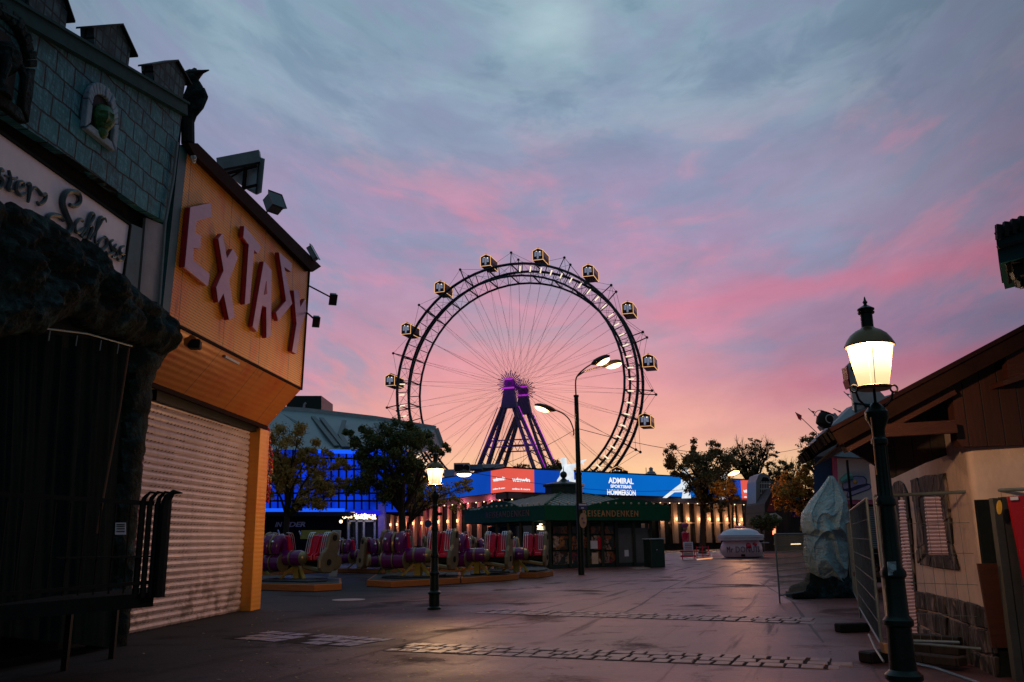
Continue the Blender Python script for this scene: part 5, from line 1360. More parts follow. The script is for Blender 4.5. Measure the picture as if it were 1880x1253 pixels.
# ================================================================== RIDE CARS
def ride_car():
    t = thing('ride_car', 'x', 'ride car')
    for s in (-1, 1):
        def fl(m_):
            if s < 0:
                for v in m_.v: v.y = .2 - v.y
            return m_
        # outer J-shaped shell: profile in y,z
        pr = [(-.30, .22), (.20, .20), (.42, .32), (.50, .62), (.56, .95), (.62, 1.30), (.52, 1.50), (.30, 1.56), (.12, 1.48), (.02, 1.25), (-.05, 1.02), (-.28, .85), (-.42, .62), (-.42, .38)]
        mb = MB(); x0 = s * 1.24
        mb.ext([Vector((x0, y, z)) for y, z in pr], (-s * .13, 0, 0)); sh = fl(mb).build('side_shell', m_dbronze, t, bevel=.04)
        for y, z in ((.32, 1.34), (.05, .55)): mb = MB(); mb.tube([(x0 - s * .02, y, z), (x0 + s * .03, y, z)], .10, 16); fl(mb).build('cap', m_black, sh)
        # arm from pod to shell
        mb = MB(); mb.ext([Vector((s * .25, -.12, .35)), Vector((s * .25, .18, .35)), Vector((s * 1.2, .30, .20)), Vector((s * 1.2, -.2, .20))], (0, 0, .14)); fl(mb).build('arm', m_bronze, t, bevel=.03)
        for q in (0, 1):
            xc = s * (.48 + .42 * q)
            pr = [(-.12, .62), (.10, .56), (.24, .62), (.34, 1.05), (.42, 1.42), (.32, 1.44), (.22, 1.08), (.14, .74), (-.10, .74)]
            mb = MB(); mb.ext([Vector((xc - .17, y, z)) for y, z in pr], (.34, 0, 0))
            for e_ in (-.17, .13): mb.ext([Vector((xc + e_, y, z)) for y, z in [(-.14, .62), (.24, .62), (.42, 1.42), (.26, 1.40), (.04, .86), (-.14, .80)]], (.045, 0, 0))
            fl(mb).build('seat', m_red, t, bevel=.02)
            # purple hump behind
            mb = MB(); pth = [(.36, .92), (.38, 1.08), (.42, 1.24), (.53, 1.34), (.66, 1.31), (.76, 1.18), (.80, 1.02), (.78, .86)]
            mb.tube([(xc, y, z) for y, z in pth], [.11, .135, .15, .16, .165, .16, .145, .11], 14)
            hp = fl(mb).build('backrest', m_purp, t, smooth=True)
            mb = MB(); mb.ball((xc, .95, 1.22), .055, 10, 6); fl(mb).build('boss', m_steel, hp, smooth=True)
            mb = MB(); mb.tube([(xc - .17, .62, .55), (xc + .17, .62, .55)], .27, 14); fl(mb).build('lower_roll', m_purp, t, smooth=True)
        mb = MB(); mb.tube([(s * 1.14, .62, .55), (s * 1.05, .62, .55)], [.24, .30], 14)
        mb.tube([(s * .27, .62, .55), (s * .3, .62, .55)], .30, 14); mb.tube([(s * .67, .62, .55), (s * .71, .62, .55)], .295, 14)
        mb.tube([(s * .685, .46, 1.40), (s * .685, .66, 1.42), (s * .685, .82, 1.25), (s * .685, .86, 1.02), (s * .685, .78, .85)], .05, 8)
        fl(mb).build('bronze_band', m_bronze, t, smooth=True)
        # restraint bars
        for xc in (s * .38, s * 1.0):
            mb = MB()
            for o_ in (-.08, 0, .08):
                mb.tube([(xc + o_, -.02, .84), (xc + o_, .04, 1.12), (xc + o_, .12, 1.38), (xc + o_, .20, 1.50), (xc + o_, .30, 1.52)], .015, 5)
            mb.tube([(xc - .07, -.02, .84), (xc + .07, -.02, .84)], .012, 5); mb.tube([(xc - .07, .30, 1.52), (xc + .07, .30, 1.52)], .012, 5)
            fl(mb).build('restraint', m_steel, t)
        mb = MB(); mb.box((min(s * .28, s * 1.1), -.05, .42), (max(s * .28, s * 1.1), .5, .60)); fl(mb).build('seat_base', m_black, t, bevel=.03)
    # centre pod: horizontal roll with bands
    mb = MB()
    mb.tube([(-.40, -.28, .70), (-.33, -.28, .70), (-.02, -.28, .70), (.02, -.28, .70), (.33, -.28, .70), (.40, -.28, .70)], [.21, .25, .235, .235, .25, .21], 20); pod = mb.build('centre_pod', m_purp, t, smooth=True)
    mb = MB(); mb.tube([(-.035, -.28, .70), (.035, -.28, .70)], .25, 18)
    mb.lathe([(.22, 0), (.20, .09), (.12, .16), (.0001, .18)], 18); k0 = len(mb.v)
    vs = mb.v; base_n = 36
    for i in range(base_n, len(vs)):
        x, y, z = vs[i]; vs[i] = Vector((.40 + z, -.28 + y, .70 + x))
    n_ = len(vs); mb2 = MB(); mb2.lathe([(.22, 0), (.20, .09), (.12, .16), (.0001, .18)], 18)
    mb2.v = [Vector((-.40 - v.z, -.28 + v.y, .70 + v.x)) for v in mb2.v]; mb.add(mb2.v, mb2.f)
    mb.build('pod_band', m_bronze, pod, smooth=True)
    mb = MB()
    mb.bar((0, 0, .5), (0, 0, .0), .20, .24)
    for a in (-.5, 3.6):
        mb.bar((.04 * math.cos(a), .04 * math.sin(a), .50), (.58 * math.cos(a), .58 * math.sin(a), .02), .10, .08)
    mb.build('stand', m_yelp, t)
    return t
rc = ride_car()
DK = .22
spots = [  # u, v of the stand's foot, heading, scale, label
    (546, 1064, R(-26), 1.12, 'ride car facing the street nearest to the yellow arcade pillar'),
    (768, 1059, R(-14), 1.16, 'ride car on the front deck directly behind the small lantern post'),
    (876, 1055, R(-12), 1.10, 'ride car in the middle of the front right deck'),
    (948, 1050, R(-10), 1.08, 'rightmost ride car with red seats in front of the souvenir kiosk'),
    (660, 1044, R(-18), 1.0, 'ride car standing far back left of the violet column'),
    (824, 1047, R(16), 1.0, 'ride car seen between the two front right cars and the small lantern'),
    (712, 1052, R(30), 1.0, 'ride car behind the front left deck with its back to the bar'),
    (912, 1046, R(20), .95, 'ride car set back between the two rightmost front cars'),
    (470, 1056, R(20), 1.0, 'ride car almost hidden behind the yellow arcade pillar')]
for i, (u, v, a, s, lab) in enumerate(spots):
    o = rc if i == 0 else dup(rc)
    p = G(u, v, DK + .02); o.location = p; o.rotation_euler = (0, 0, a); o['label'] = lab; o['group'] = 'purple and red ride cars on the wooden ring'
    o.scale = (s, s, s)
# deck pieces
def deck(pts, label, h=DK):
    P = [G(u, v) for u, v in pts]; c = sum(P, Vector()) / len(P)
    t = thing('deck_section', label, 'ride deck', c, 'deck sections of the ride')
    mb = MB(); mb.ext(P, (0, 0, h)); mb.build('kerb_boards', m_deck, t, bevel=.01)
    mb = MB(); Q = [q.lerp(c, .05) + Vector((0, 0, h)) for q in P]; mb.ext(Q, (0, 0, .012)); mb.build('deck_top', m_deckt, t)
    Q2 = [q.lerp(c, .30) + Vector((0, 0, h + .012)) for q in P]; mb = MB(); mb.ext(Q2, (0, 0, .05)); mb.build('rubber_mat', m_deckt, t)
deck([(440, 1083), (577, 1087), (627, 1084), (626, 1073), (560, 1066), (440, 1066)], 'low orange edged deck beside the arcade pillar')
deck([(673, 1077), (718, 1079.5), (845, 1072.5), (845, 1060), (760, 1058), (690, 1064)], 'front left orange edged deck under the cars behind the small lantern')
deck([(847, 1072.5), (952, 1065), (948, 1054), (900, 1051), (847, 1060)], 'front right orange edged deck')
deck([(954, 1061.5), (985, 1062), (1016, 1058), (1004, 1051), (955, 1050)], 'rightmost small orange edged deck end near the kiosk')
deck([(610, 1052), (700, 1053), (850, 1050), (960, 1047), (900, 1041), (620, 1042)], 'long back deck behind the cars')
deck([(440, 1058), (520, 1056), (600, 1051), (560, 1046), (440, 1047)], 'back left deck behind the arcade corner')
# ride booth panel, white leaning panel and banners behind the cars
rb = G(612, 1062); ct = thing('control_panel', 'tall pale grey panel standing between the ride cars', 'panel', rb)
mb = MB(); mb.ext([at(603, 1060, rb.y), at(617, 1060, rb.y), at(625, 974, rb.y), at(610, 974, rb.y)], (0, .25, 0)); mb.build('panel', m_lgrey, ct, bevel=.02)
mb = MB(); mb.ext([at(551, 990, rb.y + 4), at(568, 990, rb.y + 4), at(568, 974, rb.y + 4), at(553, 974, rb.y + 4)], (0, .05, 0)); mb.ext([at(568, 986, rb.y + 4), at(607, 986, rb.y + 4), at(607, 974, rb.y + 4), at(568, 974, rb.y + 4)], (0, .05, 0))
o = mb.build('banner', M('yellow green banner', (.35, .36, .10), .6, var=.6, vs=1.5)); tag(o, 'yellow green banner stretched behind the leftmost ride cars', 'banner')

# ================================================================== HALL BEHIND THE RIDE
YH = 60
hall = thing('event_hall', 'wide hall with grey membrane roof and blue floodlit front behind the trees', 'building', at(600, 990, YH))
def frontq(u0, v0, u1, v1, Y): return [at(u0, v1, Y), at(u1, v1, Y), at(u1, v0, Y), at(u0, v0, Y)]
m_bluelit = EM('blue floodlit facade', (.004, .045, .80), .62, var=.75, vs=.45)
m_bluebar = EM('blue light strip', (.01, .10, 1.0), 1.15)
mb = MB(); mb.ext(frontq(430, 826, 744, 940, YH), (0, .5, 0)); mb.build('front', m_bluelit, hall)
mb = MB()
for u in range(440, 745, 14): mb.bar(at(u, 826, YH - .1), at(u, 936, YH - .1), .10, .12)
for v in (842, 862, 884, 906, 920): mb.bar(at(430, v, YH - .12), at(744, v, YH - .12), .08, .12)
mb.build('front_frame', m_black, hall)
mb = MB(); mb.bar(at(585, 829, YH - .5), at(652, 830, YH - .5), .25); mb.bar(at(430, 938, YH - 1.5), at(632, 938, YH - 1.5), .3); mb.build('light_strip', m_bluebar, hall)
RT = [at(u, v, YH + 14) for u, v in [(380, 735), (512, 752), (560, 755), (690, 770), (800, 788), (812, 822)]]
RB = [at(u, v, YH - .5) for u, v in [(380, 826), (512, 826), (560, 826), (690, 826), (758, 826), (762, 834)]]
mb = MB()
for i in range(5): mb.quad(RB[i], RB[i + 1], RT[i + 1], RT[i])
mb.build('membrane_roof', m_membr, hall)
mb = MB()
for i in range(5): mb.bar(RT[i], RT[i + 1], .5)
mb.build('roof_edge', m_lgrey, hall)
mb = MB()
def rp(u, v):
    f = (826 - v) / 68.0; return at(u, v, YH - .6 + 14 * f)
for a, b_ in (((575, 768), (618, 822)), ((590, 770), (632, 824)), ((632, 775), (624, 800)), ((624, 800), (640, 824)), ((520, 762), (560, 790)), ((690, 780), (715, 822))):
    mb.bar(rp(*a) + Vector((0, 0, .1)), rp(*b_) + Vector((0, 0, .1)), .35, .1)
mb.build('roof_ribs', m_memd, hall)
mb = MB(); mb.ext(frontq(690, 826, 745, 940, YH + 1), (0, 12, 0)); mb.ext(frontq(430, 940, 636, 1030, YH + .2), (0, 8, 0)); mb.ext([G(430, 1023), G(745, 1023), G(745, 1012), G(430, 1012)], (0, 0, .05)); mb.build('lower_wall', m_dark, hall)
mb = MB(); mb.ext(frontq(430, 940, 640, 948, YH - 2), (0, 2, 0)); mb.build('canopy', m_black, hall)
mb = MB(); mb.ext(frontq(526, 727, 590, 757, YH + 16), (0, 5, 0)); mb.build('rooftop_unit', m_kdark, hall)
mb = MB(); mb.tube([at(557, 752, YH + 15.9), at(559, 743, YH + 15.9), at(562, 740, YH + 15.9)], .12, 6); mb.build('vent_pipe', m_lgrey, hall)
mb = MB(); mb.text('IN', at(505, 968, YH - .1), (1, 0, 0), (0, 0, 1), .34, .48, .03, shear=.25, bold=.03); mb.text('IDER', at(526, 968, YH - .1), (1, 0, 0), (0, 0, 1), .34, 1.30, .03, shear=.25, bold=.03); mb.build('wall_lettering', M('silver lettering', (.55, .60, .62), .4), hall)
mb = MB(); mb.text('S', at(518.5, 968, YH - .1), (1, 0, 0), (0, 0, 1), .34, .26, .03, shear=.25, bold=.03); mb.build('dark_letter', M('dark red letter', (.10, .015, .02), .5), hall)
for a in (((514, 985), (510, 973)), ((549, 975), (553, 985))):
    mb = MB(); mb.tube([at(*a[0], YH - 6), at(*a[1], YH - 6)], .05, 6); mb.build('emblem_stroke', m_lgrey, hall)
# glass entrance bay with string lights and violet column
mb = MB()
for u in (640, 655, 668, 688): mb.bar(at(u, 945, YH - 1), at(u, 1020, YH - 1), .12)
mb.bar(at(638, 957, YH - 1), at(690, 957, YH - 1), .12); mb.build('entrance_frame', m_lgrey, hall)
mb = MB(); mb.ext(frontq(636, 945, 696, 1022, YH - .4), (0, .3, 0)); mb.build('entrance_glass', m_glass, hall)
mb = MB(); mb.ext(frontq(651, 938, 693, 945, YH - 2.2), (0, 1.5, 0)); mb.build('blue_canopy', EM('blue canopy', (.015, .015, .75), .8), hall)
mb = MB()
for _ in range(130): mb.ball(at(random.uniform(650, 690), random.uniform(944, 953) + 0, YH - 2.4 + random.uniform(0, .8)), .045, 5, 4)
for _ in range(14): mb.ball(at(random.uniform(628, 648), random.uniform(948, 952), YH - 2.2), .04, 5, 4)
mb.ball(at(626, 958, YH - 2), .12, 6, 4)
tag(mb.build('string_lights', m_dot, hall), kind='stuff')
mb = MB(); mb.ext(frontq(694, 926, 706, 1020, YH - 1), (0, .8, 0)); mb.build('entrance_column', M('violet lit column', (.35, .25, .60), .5), hall)
point('blue_floodlight', at(690, 930, YH - 4), (.15, .2, 1), 60, .3, hall)
point('blue_floodlight', at(560, 930, YH - 6), (.05, .15, 1), 60, .3, hall)

# ================================================================== DONUT POT AND FAIR FURNITURE
dp = G(1362, 1024.5); s_ = dp.y / FPX      # metres per pixel there
pot = thing('donut_stand', 'big pink pot shaped donut stand with white lid and cherry on top', 'stall', dp)
rr_ = 36.5 * s_
mb = MB(); mb.lathe([(rr_ * .72, 0), (rr_ * .90, .10), (rr_, .45), (rr_ * 1.0, .75), (rr_ * .93, 1.05), (rr_ * .86, 1.22), (rr_ * .85, 1.34)], 40, tuple(dp)); mb.build('body', m_pot, pot, smooth=True)
mb = MB(); z0 = 1.30
mb.lathe([(rr_ * .95, z0), (rr_ * 1.08, z0 + .02), (rr_ * 1.08, z0 + .20), (rr_ * 1.12, z0 + .22), (rr_ * 1.12, z0 + .42), (rr_ * .95, z0 + .46), (rr_ * .80, z0 + .72), (rr_ * .50, z0 + .88), (rr_ * .2, z0 + .94)], 40, tuple(dp)); ld = mb.build('lid', m_potw, pot, smooth=True)
mb = MB(); mb.lathe([(rr_ * .28, z0 + .92), (rr_ * .26, z0 + 1.02), (rr_ * .12, z0 + 1.12), (.0001, z0 + 1.14)], 16, tuple(dp)); mb.build('cherry', m_red, ld, smooth=True)
mb = MB(); mb.ball((dp.x, dp.y, z0 + 1.22), .07, 8, 6); mb.build('lamp', m_dot, ld)
def wrap(a, b_, e):
    W_ = 2.75; ang = -math.pi / 2 - .12 + (a - W_ / 2) / (rr_ * 1.02); rad = rr_ * 1.005 + e
    return Vector((dp.x + rad * math.cos(ang), dp.y + rad * math.sin(ang), .42 + b_))
mb = MB(); mb.text('Mr DONUTS', dp, (1, 0, 0), (0, 0, 1), .44, 2.75, .03, warp=wrap, gap=1.1); mb.build('lettering', M('plum lettering', (.16, .05, .11), .5), pot)
mb = MB(); mb.ball(at(1374, 1003, dp.y - rr_ * .9), .24, 10, 8); mb.ball(at(1384, 1000, dp.y - rr_ * .75), .26, 10, 8, .6); mb.build('red_bow', m_red, pot, smooth=True)
mb = MB(); mb.ext([at(1361, 1022, dp.y - rr_ * .97), at(1368, 1022, dp.y - rr_ * .97), at(1368, 1018, dp.y - rr_ * 1.0), at(1361, 1018, dp.y - rr_ * 1.0)], (0, .05, 0)); mb.build('vent', m_black, pot)
bt = thing('bar_table', 'small table on two pale green barrels right of the donut pot', 'table', G(1391, 1024))
for u in (1384, 1396): q = G(u, 1023.5); mb = MB(); mb.lathe([(.22, 0), (.24, .12), (.20, .16), (.20, 1.05)], 14, tuple(q)); mb.build('barrel_leg', M('pale green barrel', (.34, .46, .42), .5), bt, smooth=True)
mb = MB(); q = G(1390, 1023.5); mb.bar((q.x - .95, q.y, 1.10), (q.x + .95, q.y, 1.10), .6, .06); mb.build('table_top', m_lgrey, bt)
mb = MB(); mb.cb((q.x + .1, q.y, 1.22), .7, .4, .18); tag(mb.build('crate', m_dark), 'dark crate lying on the small table beside the donut pot', 'crate')
# red cook figure with price board and fence
cf = G(1264, 1027.5); Yc = cf.y; s_ = Yc / FPX
fg = thing('price_stand', 'red figure stand with pink cap holding a pale price board in front of the bar', 'stand', cf)
mb = MB(); mb.lathe([(.22, .9), (.20, 1.5), (.24, 1.9), (.12, 2.05)], 14, (cf.x - .1, Yc + .3, 0)); mb.build('torso', m_red, fg, smooth=True)
mb = MB(); mb.ball((cf.x - .05, Yc + .3, 2.22), .17, 12, 8); mb.build('head', m_skin, fg, smooth=True)
mb = MB(); mb.lathe([(.18, 2.30), (.26, 2.40), (.27, 2.55), (.14, 2.62), (.001, 2.63)], 14, (cf.x - .05, Yc + .3, 0)); mb.build('cap', m_pinkt, fg, smooth=True)
mb = MB(); mb.tube([(cf.x - .30, Yc + .1, 1.85), (cf.x - .34, Yc, 1.5), (cf.x - .1, Yc - .12, 1.2)], .07, 8); mb.tube([(cf.x + .12, Yc + .1, 1.9), (cf.x + .08, Yc, 1.6), (cf.x + .0, Yc - .12, 1.3)], .07, 8); mb.build('arms', m_red, fg, smooth=True)
mb = MB(); mb.box((cf.x - .35, Yc - .2, .62), (cf.x + .35, Yc - .14, 1.25)); mb.build('board', m_white, fg, bevel=.01)
mb = MB()
for k in range(4): mb.bar((cf.x - .26, Yc - .215, .75 + k * .12), (cf.x + .26, Yc - .215, .75 + k * .12), .02, .04)
mb.build('board_print', m_lred, fg)
mb = MB()
for z in (.18, .52): mb.box((cf.x - .62, Yc - .28, z), (cf.x + .55, Yc - .22, z + .12))
mb.box((cf.x - .5, Yc - .25, 0), (cf.x - .44, Yc - .2, .6)); mb.box((cf.x + .4, Yc - .25, 0), (cf.x + .46, Yc - .2, .6)); mb.build('barrier', m_red, fg, bevel=.01)
mb = MB(); mb.box((cf.x - .4, Yc - .21, .30), (cf.x + .35, Yc - .15, .50)); mb.build('white_panel', m_lgrey, fg)
fn_ = thing('red_barrier', 'low red tubular barrier just right of the price stand', 'barrier', (cf.x + 1.2, Yc + .5, 0))
mb = MB()
for z in (.25, .55, .85): mb.tube([(cf.x + .75, Yc + .5, z), (cf.x + 1.7, Yc + .8, z)], .03, 6)
mb.build('rail', m_red, fn_)
for x, y in ((.75, .5), (1.22, .65), (1.7, .8)): mb = MB(); mb.tube([(cf.x + x, Yc + y, 0), (cf.x + x, Yc + y, .95)], .03, 6); mb.build('post', m_red, fn_)
# thin emissive streak on the ground by the stand
mb = MB(); mb.bar(G(1280, 1027.5, .05), G(1307, 1025, .05), .08); tag(mb.build('ground_streak', EM('warm emissive streak', (1, .42, .22), .8, sample=False)), 'thin glowing strip lying on the ground between the price stand and the donut pot', 'light')

# ================================================================== FAR RIGHT STREET END
def bldg(name, label, px, Y, depth, mat, cat='building', roof=None):
    P = [at(u, v, Y) for u, v in px]; t = thing(name, label, cat, (sum(q.x for q in P) / len(P), Y, 0))
    mb = MB(); mb.ext(P, (0, depth, 0)); mb.build('wall', mat, t); return t
si = bldg('arched_silo', 'grey arched tower front with barred opening at the right end of the bar', [(1388, 1012), (1416, 1012), (1416, 885), (1411, 874), (1402, 868), (1393, 872), (1388, 884)], 102, 4, m_grey)
mb = MB(); mb.ext([at(u, v, 101.9) for u, v in [(1396, 925), (1415, 912), (1415, 886), (1409, 877), (1401, 876), (1396, 886)]], (0, .05, 0)); mb.build('dark_opening', m_dark, si)
mb = MB()
for u in range(1398, 1415, 3): mb.bar(at(u, 884, 101.8), at(u, 911, 101.8), .06)
for v in (888, 898, 906): mb.bar(at(1396, v, 101.8), at(1415, v, 101.8), .12)
mb.build('grille', m_lgrey, si)
b1x = bldg('red_gabled_shed', 'dark building with red sloping side beside the arched tower', [(1404, 1012), (1452, 1012), (1452, 935), (1442, 903), (1420, 896), (1404, 925)], 98, 8, m_dwood)
mb = MB(); mb.ext([at(u, v, 97.9) for u, v in [(1408, 940), (1424, 940), (1428, 908), (1418, 905)]], (0, .05, 0)); mb  .build('side_panel', M('faded red panel', (.20, .02, .03), .7), b1x)
mb = MB(); mb.ext([at(u, v, 97) for u, v in [(1408, 944), (1424, 942), (1436, 951), (1434, 954), (1420, 951)]], (0, 1, 0)); mb.build('awning', m_lgrey, b1x)
b2x = bldg('dark_stall_row', 'row of dark wooden stalls closing the far end of the street', [(1416, 1010), (1600, 1010), (1600, 930), (1500, 915), (1440, 925), (1416, 940)], 104, 8, m_dwood)
mb = MB(); mb.ext([at(u, v, 103.9) for u, v in [(1455, 950), (1468, 950), (1468, 935), (1462, 930), (1455, 938)]], (0, .05, 0)); mb.ext([at(u, v, 103.9) for u, v in [(1448, 945), (1458, 945), (1458, 932), (1448, 932)]], (0, .05, 0)); mb.build('window', M('violet tinted window', (.16, .03, .16), .4), b2x)
mb = MB(); mb.bar(at(1431, 1001, 103), at(1443, 1001, 103), .10); mb.bar(at(1452, 999.5, 103), at(1470, 999, 103), .12); mb.build('light_strip', m_dot, b2x)
mb = MB(); mb.bar(at(1421, 971, 96), at(1421, 982, 96), .25); mb.build('red_lamp', EM('red orange sign light', (1, .25, .12), 2.5, sample=False), b1x)
m_amb = M('dim amber lamp', (.6, .35, .12), .5)
for pa, pb, yy, ww in (((1470, 967), (1470, 975), 103, .14), ((1393, 972), (1391, 988), 101, .14), ((1422, 1001), (1425, 960), 96, .12)): mb = MB(); mb.bar(at(*pa, yy), at(*pb, yy), ww); mb.build('wall_lamp', m_amb, b2x)
tl = bldg('teal_roof_house', 'house with teal roof glimpsed behind the golden tree', [(1416, 940), (1475, 940), (1475, 890), (1450, 884), (1416, 886)], 112, 5, M('teal roof paint', (.03, .13, .13), .6, var=.5))
bldg('cottage', 'low dark wall under the leaves between the bar and the arched tower', [(1378, 1010), (1406, 1010), (1406, 930), (1378, 925)], 106, 3, m_dark)
# person in an orange jacket walking at the street end
pq = G(1448, 1009.5); pY = pq.y; hs = 1.72
body = bpy.data.meshes.new('person')
vsk = {'pel': (0, 0, .93, .13), 'sp': (0, 0, 1.15, .125), 'ch': (0, 0, 1.36, .155), 'nk': (0, 0, 1.50, .055), 'hd': (0, -.01, 1.60, .085), 'ht': (0, 0, 1.70, .075),
       'lh': (-.09, 0, .88, .095), 'lk': (-.10, -.08, .50, .065), 'la': (-.10, .04, .09, .042), 'lf': (-.10, -.12, .04, .035),
       'rh': (.09, 0, .88, .095), 'rk': (.10, .06, .49, .065), 'ra': (.11, .22, .12, .042), 'rf': (.11, .08, .05, .035),
       'ls': (-.19, 0, 1.41, .065), 'le': (-.24, .03, 1.13, .045), 'lw': (-.22, -.08, .90, .032), 'lhd': (-.21, -.12, .80, .03),
       'rs': (.19, 0, 1.41, .065), 're': (.24, .02, 1.13, .045), 'rw': (.24, -.10, .92, .032), 'rhd': (.23, -.14, .82, .03)}
ks = list(vsk); ed = [('pel', 'sp'), ('sp', 'ch'), ('ch', 'nk'), ('nk', 'hd'), ('hd', 'ht'), ('pel', 'lh'), ('lh', 'lk'), ('lk', 'la'), ('la', 'lf'), ('pel', 'rh'), ('rh', 'rk'), ('rk', 'ra'), ('ra', 'rf'),
      ('ch', 'ls'), ('ls', 'le'), ('le', 'lw'), ('lw', 'lhd'), ('ch', 'rs'), ('rs', 're'), ('re', 'rw'), ('rw', 'rhd')]
body.from_pydata([vsk[k][:3] for k in ks], [(ks.index(a), ks.index(b_)) for a, b_ in ed], [])
po = bpy.data.objects.new('person', body); COL.objects.link(po); po.location = pq
sk = po.modifiers.new('skin', 'SKIN'); body.skin_vertices.new() if not body.skin_vertices else None
for i, k in enumerate(ks): body.skin_vertices[0].data[i].radius = (vsk[k][3],) * 2
body.skin_vertices[0].data[0].use_root = True
sb = po.modifiers.new('sub', 'SUBSURF'); sb.levels = sb.render_levels = 2
mp_, t, p = base_mat('clothed person')
z = t.xyz(t.coord('Object'))[2]
t._in(p.inputs['Base Color'], t.ramp(t.m('DIVIDE', z, 2.0), [(0, (.02, .02, .03)), (.455, (.60, .14, .05)), (.745, (.40, .24, .17)), (.82, (.04, .025, .02))], 'CONSTANT')); p.inputs['Roughness'].default_value = .7
body.materials.append(mp_)
tag(po, 'distant person in an orange jacket walking away at the far end of the street', 'person')

# ================================================================== TREES
def tree(name, label, base, Y, blobs, leaf, nleaf, lsz, trunk_r=.16, fork_v=None, seed=1, group='trees around the square', bare=False, gap=.0, base_z=0.0):
    """blobs: (u, v, ru, rv) crown lobes in photo pixels at distance Y; turned into ellipsoids of real depth"""
    rnd = random.Random(seed); s = Y / FPX * 1.02
    b0 = at(base[0], base[1], Y); b0.z = base_z
    t = thing(name, label, 'tree', b0, group)
    fk = at(fork_v[0], fork_v[1], Y) if fork_v else b0 + Vector((0, 0, 2.4))
    mb = MB()
    mid = b0.lerp(fk, .5) + Vector((rnd.uniform(-.1, .1), 0, 0))
    mb.tube([b0, b0 + Vector((0, 0, .25)), mid, fk], [trunk_r * 1.5, trunk_r * 1.1, trunk_r, trunk_r * .85], 9)
    tr = mb.build('trunk', m_bark, t, smooth=True)
    mb = MB(); ends = []
    ell = []
    for (u, v, ru, rv) in blobs:
        c = at(u, v, Y + rnd.uniform(-.5, .5) * ru * s); ell.append((c, ru * s, min(ru, rv * 1.3) * s * .9, rv * s))
    for (c, rx, ry, rz) in ell:
        for _ in range(2 if not bare else 4):
            tgt = c + Vector((rnd.uniform(-.5, .5) * rx, rnd.uniform(-.6, .6) * ry, rnd.uniform(-.3, .6) * rz))
            d_ = tgt - fk; L = d_.length
            p1 = fk + d_ * .33 + Vector((rnd.uniform(-.1, .1), rnd.uniform(-.1, .1), .12)) * L; p2 = fk + d_ * .68 + Vector((rnd.uniform(-.08, .08), rnd.uniform(-.08, .08), .06)) * L
            r = trunk_r * .5
            mb.tube([fk - Vector((0, 0, .1)), p1, p2, tgt], [r, r * .7, r * .42, r * .15], 6)
            for q in range(9 if not bare else 16):
                f = rnd.uniform(.3, 1); a = p1.lerp(p2, min(1, (f - .3) / .4)) if f < .7 else p2.lerp(tgt, (f - .7) / .3)
                e_ = a + Vector((rnd.gauss(0, .4) * rx, rnd.gauss(0, .4) * ry, rnd.uniform(-.1, .8) * rz * (1.3 if bare else .8)))
                m_ = a.lerp(e_, .5) + Vector((rnd.uniform(-.1, .1) * rx, 0, rnd.uniform(0, .15) * rz))
                mb.tube([a, m_, e_], [r * .22, r * .15, r * .05], 4, cap=False); ends.append(e_); ends.append(m_)
                if bare:
                    for _ in range(5):
                        e2 = e_ + Vector((rnd.gauss(0, .16) * rx, rnd.gauss(0, .16) * ry, rnd.uniform(-.05, .35) * rz)); mb.tube([m_.lerp(e_, rnd.random()), e2], [r * .07, r * .03], 3, cap=False)
    mb.build('branches', m_bark, tr)
    # leaf clumps
    vol = [rx * ry * rz for _, rx, ry, rz in ell]; tot = sum(vol)
    clumps = []
    for (c, rx, ry, rz), vv in zip(ell, vol):
        for _ in range(max(3, int(110 * vv / tot))):
            while True:
                q = Vector((rnd.uniform(-1, 1), rnd.uniform(-1, 1), rnd.uniform(-1, 1)))
                if .25 < q.length < 1: break
            q = q * (q.length ** -.35)
            clumps.append((c + Vector((q.x * rx, q.y * ry, q.z * rz)), rnd.uniform(.10, .34) * (rx * ry * rz) ** (1 / 3) * (1.3 if not bare else .7)))
    mb = MB(); vs, fs = [], []
    for _ in range(int(nleaf * 1.35)):
        c, r = rnd.choice(clumps)
        q = Vector((rnd.gauss(0, .55), rnd.gauss(0, .55), rnd.gauss(0, .42))) * r
        p = c + q; z_ = lsz * rnd.uniform(.45, 1.15)
        ax = Vector((rnd.gauss(0, 1), rnd.gauss(0, 1), rnd.gauss(0, 1))).normalized(); bx = ax.orthogonal().normalized()
        k = len(vs); vs += [p - ax * z_ * .6, p - bx * z_ * .35, p + ax * z_ * .6, p + bx * z_ * .35]; fs.append((k, k + 1, k + 2, k + 3))
    mb.v = vs; mb.f = fs
    mb.build('crown', leaf, t, fix=False)
    return t
tree('autumn_tree', 'olive gold tree in front of the blue hall beside the yellow arcade', (527, 1003), 46,
     [(515, 815, 30, 30), (545, 800, 28, 20), (580, 830, 34, 22), (615, 870, 34, 30), (590, 905, 40, 24), (640, 900, 14, 20), (545, 865, 50, 32), (500, 870, 30, 40), (560, 930, 30, 12)], m_lf_olive, 12500, .15, .16, (527, 948), 3)
tree('street_tree', 'dark green wide-crowned tree between the blue hall and the bar', (741, 1003), 46,
     [(700, 800, 50, 26), (745, 795, 45, 26), (665, 815, 26, 22), (640, 795, 18, 16), (700, 850, 48, 32), (755, 835, 40, 36), (790, 815, 30, 20), (815, 828, 18, 10), (690, 895, 40, 26), (740, 885, 34, 26), (660, 870, 26, 40)], m_lf_green, 17000, .15, .20, (738, 940), 5)
tree('street_tree', 'thin low branch crown with yellow green leaves around the small lantern head', (745, 1003), 48,
     [(800, 905, 34, 22), (845, 890, 22, 16), (770, 890, 20, 16), (825, 925, 28, 12), (865, 892, 10, 10), (770, 925, 22, 12)], m_lf_olive, 2600, .14, .09, (750, 960), 8)
